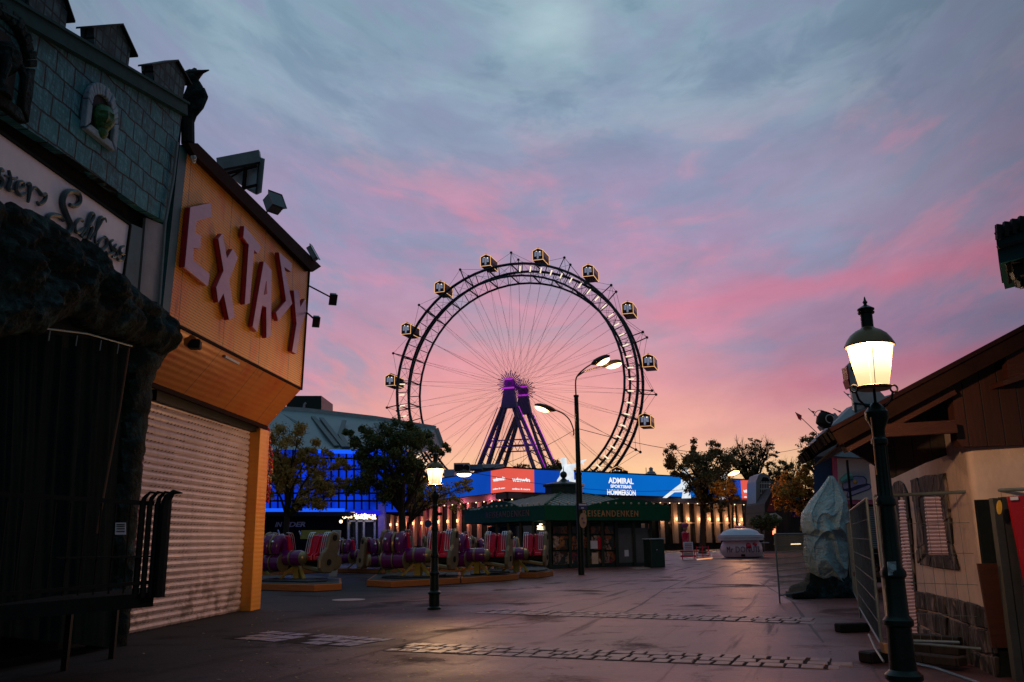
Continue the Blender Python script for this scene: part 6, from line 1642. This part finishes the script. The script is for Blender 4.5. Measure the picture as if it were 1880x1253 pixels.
tree('street_tree', 'brown green tree growing in front of the right half of the bar', (1290, 1016), 88,
     [(1245, 835, 24, 20), (1290, 825, 34, 18), (1265, 860, 34, 20), (1310, 855, 40, 26), (1340, 878, 26, 20), (1290, 895, 36, 26), (1235, 850, 16, 14), (1330, 835, 26, 16), (1320, 915, 34, 16), (1300, 935, 40, 8)], m_lf_brown, 12500, .27, .30, (1291, 925), 11)
tree('golden_bush', 'golden lamp-lit foliage hanging under the orange lamp at the right end of the bar', (1345, 1013), 84,
     [(1332, 895, 20, 14), (1343, 905, 13, 14), (1318, 902, 14, 16), (1345, 890, 10, 7)], m_lf_gold, 1700, .24, .12, (1345, 930), 12)
tree('bare_tree', 'nearly bare dark tree against the sky behind the right end of the bar', (1385, 990), 150,
     [(1362, 835, 20, 24), (1388, 828, 20, 22), (1410, 835, 18, 24), (1380, 858, 26, 18), (1350, 848, 20, 16)], m_lf_brown, 1900, .42, .5, (1385, 900), 13, bare=True)
tree('bare_tree', 'pale twiggy tree lit by the sunset above the dark street end', (1440, 990), 140,
     [(1430, 868, 24, 24), (1455, 865, 22, 22), (1415, 880, 18, 18), (1445, 890, 26, 16)], m_lf_brown, 3400, .38, .4, (1440, 930), 14, bare=True)
tree('golden_tree', 'golden brown tree at the end of the street left of the covered statue', (1478, 1004), 74,
     [(1440, 905, 24, 18), (1465, 890, 30, 26), (1440, 925, 22, 12), (1478, 925, 26, 20), (1490, 870, 18, 20), (1500, 905, 16, 26), (1425, 900, 12, 12)], m_lf_gold, 6000, .22, .2, (1478, 950), 15)
tree('street_tree', 'tree top showing left of the chalet eave behind the blue booth', (1510, 990), 60,
     [(1482, 820, 14, 16), (1500, 812, 16, 18), (1474, 840, 12, 12), (1492, 845, 18, 16)], m_lf_brown, 2400, .17, .18, (1505, 880), 16)
tree('leafy_vine', 'dark leafy branches hanging over the awning right of the donut pot', (1400, 1012), 92,
     [(1390, 958, 12, 8), (1405, 962, 20, 10), (1420, 955, 14, 8), (1400, 948, 14, 6)], m_lf_green, 1500, .26, .12, (1398, 975), 17)
tree('distant_tree', 'small rust tinted tree top behind the bar roof under the wheel', (1022, 990), 165,
     [(1018, 858, 14, 12), (1030, 862, 12, 10), (1008, 866, 10, 8), (1100, 872, 16, 6)], m_lf_brown, 1300, .42, .3, (1020, 885), 18)
tree('distant_tree', 'faint twiggy tree top seen between the wheel tower legs', (955, 990), 175,
     [(958, 860, 16, 8), (1080, 868, 14, 6)], m_lf_brown, 500, .4, .3, (958, 880), 19, bare=True)
# hedge mass on the horizon so that the street ends in greenery
mb = MB(); rnd = random.Random(5); vs, fs = [], []
for _ in range(9000):
    x = rnd.uniform(-150, 190); h = 7 + 2.2 * noise.noise(Vector((x * .08, 0, 0)))
    p = Vector((x, 240 + rnd.uniform(0, 10), rnd.uniform(0, h))); z_ = rnd.uniform(.5, 1.2); ax = Vector((rnd.gauss(0, 1), rnd.gauss(0, 1), rnd.gauss(0, 1))).normalized(); bx = ax.orthogonal().normalized()
    k = len(vs); vs += [p - ax * z_, p - bx * z_ * .7, p + ax * z_, p + bx * z_ * .7]; fs.append((k, k + 1, k + 2, k + 3))
mb.v = vs; mb.f = fs; tag(mb.build('distant_wood', m_lf_brown, fix=False), 'dark wood along the horizon behind the wheel', 'wood', kind='stuff')

# ================================================================== RIGHT: CHALET
WN_ = G(1829, 1240); WF_ = G(1687, 1171); DA = (WF_ - WN_); DA.z = 0; DA.normalize(); NA = Vector((-DA.y, DA.x, 0))    # NA faces the street (towards -x)
def wA(u, v, off=0.0):
    return pl(u, v, (WN_.x + NA.x * off, WN_.y + NA.y * off), (DA.x, DA.y))
ch = thing('chalet', 'cream rendered chalet hut with dark boarded gable, roller blinds and fake stone plinth', 'building', (WN_.x + 1.5, WN_.y + 3, 0))
hE = 2.95
# walls: A (street side) from WN_ back, rounded corner, B towards the right
far_ = WN_ + DA * 6.6
mb = MB(); mb.ext([WN_ + DA * .10, far_, far_ - NA * .25, WN_ + DA * .10 - NA * .25], (0, 0, hE)); mb.build('side_wall', m_cream, ch)
DB = Vector((1, -.10, 0)).normalized()
cpts = []; cc = WN_ + DA * .45 + DB * .45
P0_ = WN_ + DA * .10; P2_ = WN_ + DB * .10
for k in range(9):
    t_ = k / 8; cpts.append(P0_ * (1 - t_) ** 2 + WN_ * 2 * t_ * (1 - t_) + P2_ * t_ ** 2)
end_ = WN_ + DB * 5
mb = MB(); poly = cpts + [end_, end_ + DA * .3, P2_ + DA * .3 + DB * .2, P0_ - NA * .25]
mb.ext(poly, (0, 0, hE)); mb.build('front_wall', m_cream, ch, smooth=True)
MB().ext([far_, far_ + DB * 5, end_ + DA * 6, end_ + DA * .4, P2_ + DA * .4, WN_ + DA * .6 - NA * .3, far_ - NA * .3], (0, 0, hE)).build('body', m_dark, ch)
# openings in wall A: narrow arched shutter door and window with stone surround
def polyA(px, off, nm, mat, th, par=ch, bevel=0): return MB().ext([wA(u, v, off) for u, v in px], NA * th).build(nm, mat, par, bevel=bevel)
def rough(px, amp, n=5):
    o = []
    for i in range(len(px)):
        a, b_ = px[i], px[(i + 1) % len(px)]
        for k in range(n): t_ = k / n; o.append((a[0] + (b_[0] - a[0]) * t_ + random.uniform(-amp, amp), a[1] + (b_[1] - a[1]) * t_ + random.uniform(-amp, amp)))
    return o
def frame_poly(outer, inner, off, th, nm, amp=1.6):
    """ring of rough stone blocks between two outlines with the same number of points"""
    mb = MB(); n = len(outer)
    for i in range(n):
        j = (i + 1) % n; q = [outer[i], outer[j], inner[j], inner[i]]
        q = [(a[0] + random.uniform(-amp, amp), a[1] + random.uniform(-amp, amp)) for a in q]
        mb.ext([wA(u, v, off) for u, v in q], NA * th * random.uniform(.8, 1.2))
    return mb.build(nm, m_fstone, ch, bevel=.015)
win_o = [(1675, 883), (1688, 876), (1702, 874), (1722, 872), (1738, 868), (1742, 905), (1748, 950), (1752, 1000), (1758, 1024), (1764, 1048), (1740, 1044), (1710, 1040), (1689, 1036), (1687, 1010), (1684, 960), (1680, 920)]
win_i = [(1690, 915), (1698, 912), (1708, 910), (1718, 908), (1730, 905), (1732, 925), (1736, 960), (1739, 990), (1743, 1012), (1746, 1022), (1735, 1021), (1715, 1020), (1702, 1018), (1700, 1000), (1697, 965), (1693, 935)]
frame_poly(win_o, win_i, .0, .035, 'window_surround')
polyA([(1688, 910), (1733, 902), (1747, 1023), (1701, 1020)], .012, 'window_recess', m_black, .01)
def slats(uL0, uR0, v0, uL1, uR1, v1, n, nm, off=.024):
    """rolled blind between two rows of the picture: real convex slats lying on wall A"""
    a0_, b0_ = wA(uL1, v1, off), wA(uR1, v1, off); a1_, b1_ = wA(uL0, v0, off), wA(uR0, v0, off); mb = MB(); rows = []
    for i in range(n):
        for fz, o_ in ((0, 0), (.15, .012), (.5, .02), (.85, .012), (.97, -.004)): rows.append(((i + fz) / n, o_))
    rows.append((1, 0))
    for f, o_ in rows: mb.v += [a0_.lerp(a1_, f) + NA * o_, b0_.lerp(b1_, f) + NA * o_]
    for i in range(len(rows) - 1): mb.f.append((2 * i, 2 * i + 1, 2 * i + 3, 2 * i + 2))
    return mb.build(nm, m_shut2, ch, fix=False)
slats(1698, 1729, 912, 1707, 1744, 1020, 16, 'window_blind')
slats(1651, 1664, 918, 1668, 1688, 1172, 40, 'door_blind', .02)
dro = [(1638, 900), (1644, 885), (1652, 882), (1660, 888), (1668, 905), (1674, 950), (1678, 1000), (1684, 1085), (1684, 1085), (1664, 1172), (1655, 1172), (1648, 1000), (1642, 940)]
dri = [(1648, 928), (1649, 915), (1653, 912), (1659, 914), (1663, 925), (1668, 960), (1672, 1010), (1678, 1085), (1684, 1140), (1668, 1172), (1664, 1172), (1656, 1000), (1650, 950)]
frame_poly(dro[:8], dri[:8], .0, .03, 'door_surround', .8)
polyA([(1640, 905), (1651, 905), (1669, 1172), (1655, 1172)], .005, 'door_reveal', m_black, .02)
# fake stone plinth in three courses
for rows_ in ([(1685, 1085), (1720, 1091), (1755, 1099), (1800, 1112), (1812, 1116), (1828, 1158), (1800, 1152), (1765, 1140), (1725, 1125), (1685, 1116)],
              [(1686, 1119), (1725, 1128), (1765, 1143), (1800, 1155), (1829, 1161), (1835, 1202), (1805, 1200), (1765, 1180), (1725, 1163), (1687, 1145)],
              [(1687, 1148), (1725, 1166), (1765, 1184), (1805, 1203), (1836, 1205), (1840, 1252), (1812, 1248), (1780, 1228), (1735, 1200), (1689, 1172)]):
    half = len(rows_) // 2; top, bot = rows_[:half], rows_[half:][::-1]; mb = MB()
    for i in range(half - 1):
        n = 2
        for k in range(n):
            f0, f1 = k / n, (k + 1) / n
            L_ = lambda a, b_, f: (a[0] + (b_[0] - a[0]) * f, a[1] + (b_[1] - a[1]) * f)
            q = [L_(top[i], top[i + 1], f0), L_(top[i], top[i + 1], f1 - .03), L_(bot[i], bot[i + 1], f1 - .03), L_(bot[i], bot[i + 1], f0)]
            q = [(a[0] + random.uniform(-.8, .8), a[1] + random.uniform(-1, 1)) for a in q]
            mb.ext([wA(u, v, .0) for u, v in q], NA * random.uniform(.025, .05))
    mb.build('stone_plinth', m_fstone, ch, bevel=.02)
# roof
YG_ = 10.0
gA, gB = at(1538, 801, YG_), at(1990, 560, YG_)
DR3 = Vector((DA.x, DA.y, 0)); dep = 3.0
def proj_u(P): q = Vector(P) - Vector((0, 0, H)); return 940 + FPX * q.dot(RR) / q.dot(F_)
while proj_u(gA + DR3 * dep) > 1484 and dep < 7.5: dep += .1
slp = (gB - gA).normalized(); nrm = slp.cross(DR3).normalized(); nrm = nrm if nrm.z > 0 else -nrm
ex0 = gA - slp * .05
mb = MB(); q = [ex0, gB, gB + DR3 * dep, ex0 + DR3 * dep]; mb.ext(q, nrm * .10); mb.build('roof', m_thatch, ch)
mb = MB()   # ragged shingle edge at the eave
for k in range(46):
    p = ex0 + DR3 * (dep * k / 46) - nrm * .02; mb.ext([p - slp * random.uniform(.03, .09), p + slp * .12, p + slp * .12 + DR3 * .17, p - slp * random.uniform(.03, .09) + DR3 * .17], nrm * random.uniform(.10, .14))
mb.build('eave_shingles', m_thatch, ch)
mb = MB(); mb.bar(ex0 - nrm * .02, gB - nrm * .02, .05, .16); mb.build('bargeboard', M('dark brown board', (.022, .009, .006), .8, var=.4, spec=.1), ch)
mb = MB(); mb.bar(ex0 + nrm * .10 - DR3 * .03, gB + nrm * .10 - DR3 * .03, .05, .05); mb.build('roof_edge', m_roofm, ch)
# inner rafters / beams
yb = 10.25
mb = MB(); mb.bar(at(1548, 822, yb), at(1746, 716, yb), .14, .14); mb.build('rafter', m_beam, ch)
mb = MB(); mb.bar(at(1618, 792, yb - .08), at(1752, 784, yb - .08), .12, .15); mb.build('tie_beam', m_beam, ch)
gp = [at(u, v, 10.35) for u, v in [(1746, 697), (2050, 535), (2050, 812), (1766, 820), (1757, 808)]]
mb = MB(); mb.ext(gp, (0, .15, 0)); mb.build('gable_boarding', m_gwood, ch)
mb = MB(); mb.ext([at(u, v, 10.15) for u, v in [(1846, 652), (1900, 630), (1900, 690), (1852, 700)]], (0, .1, 0)); mb.ext([at(u, v, 10.05) for u, v in [(1840, 700), (1900, 678), (1900, 690), (1844, 708)]], (0, .3, 0)); mb.build('gable_vent', m_beam, ch)
mb = MB(); mb.ext([at(u, v, 11.4) for u, v in [(1540, 815), (1752, 695), (1770, 825), (1700, 850), (1640, 878), (1600, 850)]], (0, .05, 0)); mb.build('dark_backing', m_dwood, ch)  # dark sheet standing in for the shaded space under the roof
# ceiling boards under the eave
q0 = [gA + Vector((.05, .3, -.03)), gB + Vector((0, .3, -.03)), gB + DR3 * dep + Vector((0, 0, -.03)), gA + DR3 * dep + Vector((.05, 0, -.03))]
mb = MB(); mb.ext([v - nrm * .06 for v in q0], -nrm * .02); mb.build('eave_ceiling', m_dwood, ch)
m_fence0 = M('dull frame steel', (.05, .055, .055), .5, metal=.3, var=.3)
# door opening and red panel in wall B
def polyB(px, Y, nm, mat, th, par=ch): return MB().ext([at(u, v, Y) for u, v in px], (0, th, 0)).build(nm, mat, par)
YB = WN_.y - .05
polyB([(1792, 918), (1824, 917), (1868, 1300), (1838, 1300)], YB - .12, 'doorway', m_dark, .05)
polyB([(1795, 1035), (1835, 1035), (1850, 1190), (1822, 1190)], YB - .15, 'counter_panel', m_beam, .03)
mb = MB()
for (a, b_) in (((1826, 915), (1876, 1300)), ((1843, 913), (1893, 1300))): mb.bar(at(*a, YB - .35), at(*b_, YB - .35), .09)
mb.build('door_frame', m_fence0, ch)
rp_ = thing('leaning_board', 'plain dark red panel leaning at the right end of the chalet behind the fence', 'panel', at(1880, 1200, YB - .5))
MB().ext([at(u, v, YB - .5) for u, v in [(1852, 912), (2000, 905), (2000, 1200), (1890, 1100)]], (0, .05, 0)).build('board', M('dark red board', (.45, .012, .025), .5, var=.15), rp_)
mb = MB(); mb.ext([at(u, v, YB - .53) for u, v in [(1855, 913), (1869, 912), (1870, 918), (1856, 919)]], (0, .01, 0)); mb.build('label_strip', m_white, rp_)
mb = MB(); mb.ext([at(1835.5 + 4.5 * math.cos(a), 932 + 13 * math.sin(a), YB - .55) for a in [2 * math.pi * k / 16 for k in range(16)]], (0, .02, 0)); tag(mb.build('yellow_tag', M('yellow tag', (.75, .42, .05), .5)), 'small oval yellow tag on the dark door frame', 'sign')
# upper right hanging box
hx = thing('roof_corner_box', 'dark fluted roof corner with bracket poking in at the right edge of the picture', 'roof corner', at(1860, 470, 7))
mb = MB(); mb.ext([at(u, v, 7) for u, v in [(1826, 417), (1990, 355), (1990, 445), (1834, 484)]], (.50, .8, 0)); mb.build('fascia', m_tealc, hx)
mb = MB()
for k in range(10):
    u = 1826 + k * 14; mb.bar(at(u + 6, 413 - k * 5, 6.96), at(u + 7, 440 - k * 5, 6.96), .035)
mb.bar(at(1828, 430, 6.97), at(1990, 380, 6.97), .03); mb.bar(at(1832, 455, 6.97), at(1990, 412, 6.97), .03)
mb.ext([at(u, v, 7.05) for u, v in [(1834, 484), (1990, 440), (1990, 480), (1856, 482), (1848, 486), (1838, 480)]], (.36, .6, 0)); mb.build('fluting', m_black, hx)
mb = MB(); mb.ext([at(u, v, 7.1) for u, v in [(1857, 482), (1990, 470), (1990, 505), (1862, 505)]], (.24, .4, 0)); mb.bar(at(1861, 500, 7.1), at(1866, 512, 7.1), .05); mb.bar(at(1866, 512, 7.1), at(1874, 517, 7.1), .04); mb.bar(at(1872, 516, 7.1), at(1880, 514, 7.1), .05); mb.bar(at(1874, 514, 7.1), at(1876, 528, 7.1), .05); mb.bar(at(1874, 525, 7.1), at(1900, 520, 7.1), .05); mb.build('bracket', m_black, hx)

# ---- mesh fences
m_fence = M('dull fence steel', (.17, .22, .24), .5, metal=.4, var=.3)
def fence(name, label, a, b_, z0, z1, vs_=.11, hs=.30, group=None):
    a, b_ = Vector(a), Vector(b_); d_ = b_ - a; L = d_.length; dn = d_.normalized(); t = thing(name, label, 'fence', a, group)
    mb = MB(); zt = Vector((0, 0, z1))
    for q in (a, b_): mb2 = MB(); mb2.tube([q, q + zt], .021, 8); mb2.build('post', m_fence, t, smooth=True)
    mb2 = MB(); mb2.tube([a + zt, b_ + zt], .021, 8); mb2.build('rail', m_fence, t, smooth=True)
    mb2 = MB(); mb2.tube([a + Vector((0, 0, z0)), b_ + Vector((0, 0, z0))], .018, 8); mb2.build('rail', m_fence, t, smooth=True)
    n = int(L / vs_)
    for k in range(1, n): q = a + d_ * (k / n); mb.tube([q + Vector((0, 0, z0)), q + zt], .0060 if vs_ < .08 else .0030, 4, cap=False)
    m = int((z1 - z0) / hs)
    for k in range(1, m): z = Vector((0, 0, z0 + (z1 - z0) * k / m)); mb.tube([a + z, b_ + z], .0060 if vs_ < .08 else .0034, 4, cap=False)
    mb.build('wire_mesh', m_fence, t)
    return t
f0 = G(1432, 1108); f1 = G(1557, 1086)
zf = at(1427, 981, f0.y).z
fence('mesh_fence', 'low blue grey mesh fence panel in front of the covered statue', f0, f1, .18, zf, .07, .14, 'mesh fence panels')
fence('mesh_fence', 'short mesh fence panel standing end on just right of the covered statue', f1 + Vector((.05, -.05, 0)), G(1578, 1120), .18, 1.9, .10, .25, 'mesh fence panels')
g0 = G(1622, 1215); ztop = at(1590, 916, g0.y).z
fence('mesh_fence', 'tall mesh fence panel running back from the near lantern toward the statue', g0, G(1580, 1135), .2, ztop, .10, .25, 'mesh fence panels')
g1 = at(1893, 1300, 8.6); g1.z = 0
fence('mesh_fence', 'wide mesh fence panel across the chalet right of the near lantern', g0 + Vector((.1, -.05, 0)), Vector((7.6, 8.5, 0)), .25, ztop + .03, .13, .33, 'mesh fence panels')
mb = MB(); mb.cb((g0.x, g0.y, .07), .62, .24, .14, .4); tag(mb.build('fence_foot', m_black, bevel=.02), 'black rubber foot block under the fence at the near lantern', 'fence foot')
q = G(1578, 1164); mb = MB(); mb.cb((q.x, q.y + .3, .07), .55, .22, .14, .2); tag(mb.build('fence_foot', m_dark, bevel=.02), 'dark foot block of the fence farther back on the right', 'fence foot')
q = at(1634, 1190, 9.7); mb = MB(); mb.ext([at(u, v, 9.7) for u, v in [(1621, 1181), (1638, 1184), (1640, 1201), (1626, 1200)]], (0, .1, 0)); tag(mb.build('wood_block', M('raw wood block', (.42, .22, .10), .7, var=.4, bump=.3)), 'small raw timber block wedged between the fence and the near lantern', 'block')
mb = MB(); mb.tube([at(1663, 1177, 9.6), at(1760, 1180, 9.9)], .018, 6); mb.tube([at(1595, 1165, 11.5), at(1606, 1190, 10.5), at(1622, 1215, 9.8)], .012, 6)
tag(mb.build('loose_pole', m_grey), 'thin grey pole lying low along the fence in front of the plinth', 'pole')
mb = MB(); mb.tube([at(1664, 1215, 8.6), at(1720, 1228, 8.2), at(1790, 1252, 7.7), at(1850, 1280, 7.2)], .014, 6)
tag(mb.build('ground_cable', m_grey), 'pale cable lying on the dark ground at the foot of the chalet', 'cable')
st0 = thing('timber_stack', 'dark flat timbers stacked on the ground against the chalet plinth', 'timber', G(1730, 1225))
for k in range(3):
    mb = MB(); mb.bar(G(1672, 1205 + k * 8) + Vector((0, 0, .10 + .12 * (2 - k) * .6)), G(1770, 1214 + k * 9) + Vector((0, 0, .10 + .12 * (2 - k) * .6)), .22, .10); mb.build('timber', m_dwood, st0, bevel=.01)

# ---- covered statue
sc0 = G(1512, 1100); YS = sc0.y + .6
cs = thing('covered_statue', 'tall statue wrapped in silvery blue tarpaulin on a dark rock base', 'covered statue', (sc0.x, YS, 0))
rows_ = [(874, 1523, 1529), (884, 1517, 1536), (900, 1505, 1545), (920, 1488, 1553), (942, 1474, 1556), (958, 1472, 1556), (975, 1475, 1556), (985, 1478, 1557), (1000, 1477, 1557), (1020, 1477, 1556), (1040, 1482, 1556), (1055, 1490, 1555), (1065, 1502, 1552), (1070, 1512, 1545)]
def tarp(i, j):
    f = j * (len(rows_) - 1); k = min(int(f), len(rows_) - 2); f -= k; a, b_ = rows_[k], rows_[k + 1]
    v = a[0] + (b_[0] - a[0]) * f; l_ = a[1] + (b_[1] - a[1]) * f; r_ = a[2] + (b_[2] - a[2]) * f
    pL, pR = at(l_, v, YS), at(r_, v, YS); c = (pL + pR) / 2; w_ = (pR - pL).length / 2
    th = 2 * math.pi * i; fold = 1.0
    ct, sn = math.cos(th), math.sin(th); front = max(0, -sn)
    big = noise.noise(Vector((ct * 1.3 + 14, sn * 1.3, j * 1.8))); ph = noise.noise(Vector((ct * 1.6, sn * 1.6, j * 2.5 + 7)))
    rg = lambda x: 1 - abs(math.sin(x))
    up_ = max(0, min(1, (.50 - j) / .08)); lo_ = 1 - up_
    fold = up_ * (.20 * rg(th * 2.4 + 1.6 * ph + j * 1.5) ** 2 * (.3 + j * 1.6) + .09 * rg(th * 5.5 + 2.2 * ph) * j)
    fold += up_ * .07 * rg(j * 11 + 2.0 * ct + 2.5 * ph) ** 3
    fold += lo_ * (.15 * rg(j * 17 - 4.2 * (ct + .25) ** 2 + 2.0 * ph) ** 1.5 * front + .05 * rg(th * 3.2 + 3 * ph) ** 2)
    lip = .08 * math.exp(-((j - .47) / .045) ** 2) - .07 * math.exp(-((j - .565 - .03 * ct) / .04) ** 2)
    x = (w_ * 1.0 + .04 * big) * ct; y = (w_ * .80 + .10 * big + fold * min(1, w_ * 2) + lip * min(1, w_ * 2)) * sn
    return Vector((c.x + x, YS + y, c.z - (.05 * front * math.sin(j * 9) if .05 < j < .97 else 0)))
MB().grid(tarp, 160, 130).build('tarpaulin', m_tarp, cs, smooth=True)
mb = MB()
for c in ((1476, 1088, .36, .26), (1505, 1080, .42, .50), (1535, 1078, .48, .50), (1555, 1085, .3, .35), (1520, 1060, .40, .5)):
    p = at(c[0], c[1], YS); n0 = len(mb.v); mb.ball((p.x, YS, max(p.z * .6, .16)), c[2], 22, 14, c[3] / c[2])
    for i in range(n0, len(mb.v)): mb.v[i] = mb.v[i] + (mb.v[i] - Vector((p.x, YS, .1))) * (.35 * noise.noise(mb.v[i] * 2.2)); mb.v[i].z = max(0, mb.v[i].z)
mb.cb((at(1512, 1090, YS).x, YS, .07), 1.75, .9, .14); mb.build('rock_base', m_rock, cs, smooth=True)
mb = MB()
for k in range(5):
    p = at(1462 + k * 7, 1098 - k * 3, YS - .5); mb.ball((p.x, YS - .5, .08), .12, 8, 6)
tag(mb.build('rope_coil', m_dark, smooth=True), 'dark bundle lying at the left foot of the covered statue', 'bundle')
# ---- blue booth behind the statue
bb = thing('ice_cream_booth', 'blue booth with grey pitched roof and pink framed picture board behind the covered statue', 'booth', at(1560, 1060, 25))
YQ = 25
MB().ext([at(u, v, YQ) for u, v in [(1490, 1075), (1536, 1075), (1536, 800), (1496, 835)]], (1.35, 3, 0)).build('blue_wall', m_blue, bb)
MB().ext([at(u, v, YQ + .1) for u, v in [(1536, 1072), (1700, 1068), (1700, 790), (1536, 800)]], (1.35, 3, 0)).build('body', m_dark, bb)
MB().ext([at(u, v, YQ) for u, v in [(1553, 992), (1567, 992), (1566, 925), (1553, 925)]], (0, .05, 0)).build('orange_post', M('orange post', (.62, .20, .04), .6), bb)
sh_ = MB()
for k in range(26): sh_.bar(at(1572, 932 + k * 3.4, YQ), at(1640, 932 + k * 3.4, YQ), .05, .035)
sh_.build('shutter', m_grey, bb)
MB().ext([at(u, v, YQ - .15) for u, v in [(1534, 926), (1640, 926), (1640, 838), (1530, 838)]], (0, .12, 0)).build('board_frame', m_pinkt, bb)
pbd = MB().ext([at(u, v, YQ - .2) for u, v in [(1541, 918), (1640, 918), (1640, 842), (1538, 842)]], (0, .06, 0)).build('picture_board', M('lilac white board', (.52, .48, .54), .5, var=.08), bb)
m_nav = M('navy outline', (.03, .03, .12), .5); m_lil = M('lilac picture paint', (.38, .33, .58), .5); m_tq = M('turquoise picture paint', (.10, .38, .38), .5)
Zb = lambda x, y, o=0: at(1500 + x / 6.2625, 850 + y / 6.2625, YQ - .21 - o)
MB().ext([Zb(x, y) for x, y in [(300, 200), (345, 170), (450, 148), (540, 155), (575, 190), (572, 235), (610, 245), (628, 285), (600, 310), (400, 385), (350, 410), (340, 380), (355, 330), (300, 320), (290, 260)]], (0, .01, 0)).build('picture_outline', m_nav, pbd)
MB().ext([Zb(x, y, .012) for x, y in [(310, 210), (350, 180), (450, 158), (530, 165), (562, 195), (560, 240), (470, 255), (400, 285), (310, 300), (298, 262)]], (0, .01, 0)).build('picture_body', m_lil, pbd)
MB().ext([Zb(x, y, .012) for x, y in [(360, 340), (430, 320), (600, 255), (618, 282), (595, 300), (400, 372), (352, 392)]], (0, .01, 0)).build('picture_sole', m_lil, pbd)
mb = MB(); mb.tube([Zb(280, 215, .03), Zb(330, 175, .03), Zb(385, 150, .03)], [.08, .10, .13], 8); mb.build('picture_arm', m_tq, pbd, smooth=True)
mb = MB(); mb.ball(Zb(440, 220, .02), .06, 8, 6, 1); mb.build('picture_dot', M('ochre dot', (.5, .3, .06), .5), pbd)
mb = MB(); mb.bar(at(1555, 845, YQ - 1), at(1566, 960, YQ - 1), .05); mb.build('pole', m_black, bb)
# roof of the booth
rpx = [(1490, 812), (1545, 760), (1568, 742), (1600, 742), (1720, 742), (1720, 850), (1495, 836)]
MB().ext([at(1488, 838, YQ - .5), at(1497, 810, YQ - .5), at(1565, 745, YQ + 1.5), at(1720, 700, YQ + 1.5), at(1720, 850, YQ - .5), at(1536, 838, YQ - .5)], (0, .5, 0)).build('roof', m_roofg, bb)
mb = MB()
for u in (1515, 1530): mb.ball(at(u + 1, 796 + (1545 - u) * .1, YQ - .55), .04, 6, 4)
mb.build('rivets', m_lgrey, bb)
# white stepped board on the roof
wb = thing('roof_sign', 'white stepped sign board seen from behind on the booth roof', 'sign', at(1590, 750, YQ + 1))
MB().ext([at(u, v, YQ + 1) for u, v in [(1554, 672), (1561, 665), (1568, 674), (1580, 690), (1605, 700), (1612, 715), (1634, 738), (1625, 745), (1600, 790), (1570, 775), (1566, 735)]], (0, .12, 0)).build('board', m_lgrey, wb)
mb = MB(); mb.ext([at(u, v, YQ + .9) for u, v in [(1554, 673), (1557, 672), (1562, 712), (1558, 700)]], (0, .4, 0)); mb.ext([at(u, v, YQ + .9) for u, v in [(1556, 697), (1559, 696), (1563, 712), (1561, 711)]], (0, .4, 0)); mb.build('red_edge', m_lred, wb)
mb = MB()
for (a, b_) in (((1570, 740), (1572, 782)), ((1590, 745), (1590, 775)), ((1567, 741), (1615, 746)), ((1562, 676), (1570, 684)), ((1566, 710), (1574, 715))): mb = MB(); mb.bar(at(*a, YQ + .85), at(*b_, YQ + .85), .06); mb.build('frame_bar', m_tealc, wb)
ca = thing('cauldron', 'dark round cauldron on a white box on the booth roof', 'cauldron', at(1518, 775, YQ))
c = at(1514, 772, YQ); mb = MB(); mb.lathe([(.12, -.21), (.21, -.16), (.24, 0), (.21, .16), (.18, .19), (.20, .22)], 18, (0, 0, 0)); mb.v = [c + Matrix.Rotation(R(24), 3, 'Y') @ v for v in mb.v]; mb.build('pot', m_black, ca, smooth=True)
mb = MB(); mb.tube([c + Vector((.05, -.2, 0)) + Vector((.12 * math.cos(a), -.1, .12 * math.sin(a))) for a in [2 * math.pi * k / 16 for k in range(13)]], .015, 6); mb.tube([c + Vector((-.1, 0, .1)) + Vector((.2 * math.cos(a), 0, .2 * math.sin(a))) for a in [math.pi * k / 10 + .5 for k in range(9)]], .012, 6); mb.build('handle', m_lgrey, ca)
mb = MB(); mb.ext([at(u, v, YQ + .1) for u, v in [(1506, 782), (1533, 758), (1540, 766), (1512, 790)]], (0, .3, 0)); tag(mb.build('white_box', m_lgrey), 'white tilted box under the cauldron on the booth roof', 'box')
for k, (p0, p1, fl, lab) in enumerate([((1500, 795), (1460, 757), (1460, 757), 'thin flagpole with small red flag leaning left of the booth roof'), ((1503, 768), (1484, 750), (1488, 754), 'small red flag stub above the cauldron'),
                                       ((1565, 735), (1549, 719), (1552, 722), 'small pale flag beside the white stepped sign'), ((1545, 758), (1530, 750), (1536, 753), 'little red pennant to the right of the cauldron')]):
    ft = thing('flag', lab, 'flag', at(*p0, YQ)); mb = MB(); mb.tube([at(*p0, YQ), at(*p1, YQ)], .012, 5); mb.build('pole', m_grey, ft)
    mb = MB(); w_ = 12 if k == 0 else 9; x0, y0 = fl
    pts = [at(x0, y0, YQ), at(x0 + w_, y0 + 6, YQ), at(x0 + w_ - 1, y0 + 16, YQ - .1), at(x0 + w_ * .5, y0 + 13, YQ + .1)] if k == 0 else [at(x0, y0, YQ), at(x0 + w_, y0 + 2, YQ), at(x0 + w_ * .6, y0 + 5, YQ)]
    mb.ext(pts, (0, .01, 0)); mb.build('cloth', m_red if k != 2 else m_lgrey, ft)
# mixed stone clutter behind the fence
kl_ = thing('stone_wall', 'low dark wall with pinkish blocks behind the fence at the booth foot', 'wall', at(1600, 1060, 17))
mb = MB()
for r in range(5):
    for k in range(9):
        u = 1580 + k * 9 + (r % 2) * 4; v = 1060 - r * 11; a, b_ = at(u, v, 17.5), at(u + 8, v - 9.5, 17.5); mb.box((a.x, 17.5 - random.uniform(0, .05), max(0, a.z)), (b_.x, 17.9, b_.z))
mb.build('blocks', m_fstone, kl_, bevel=.01)
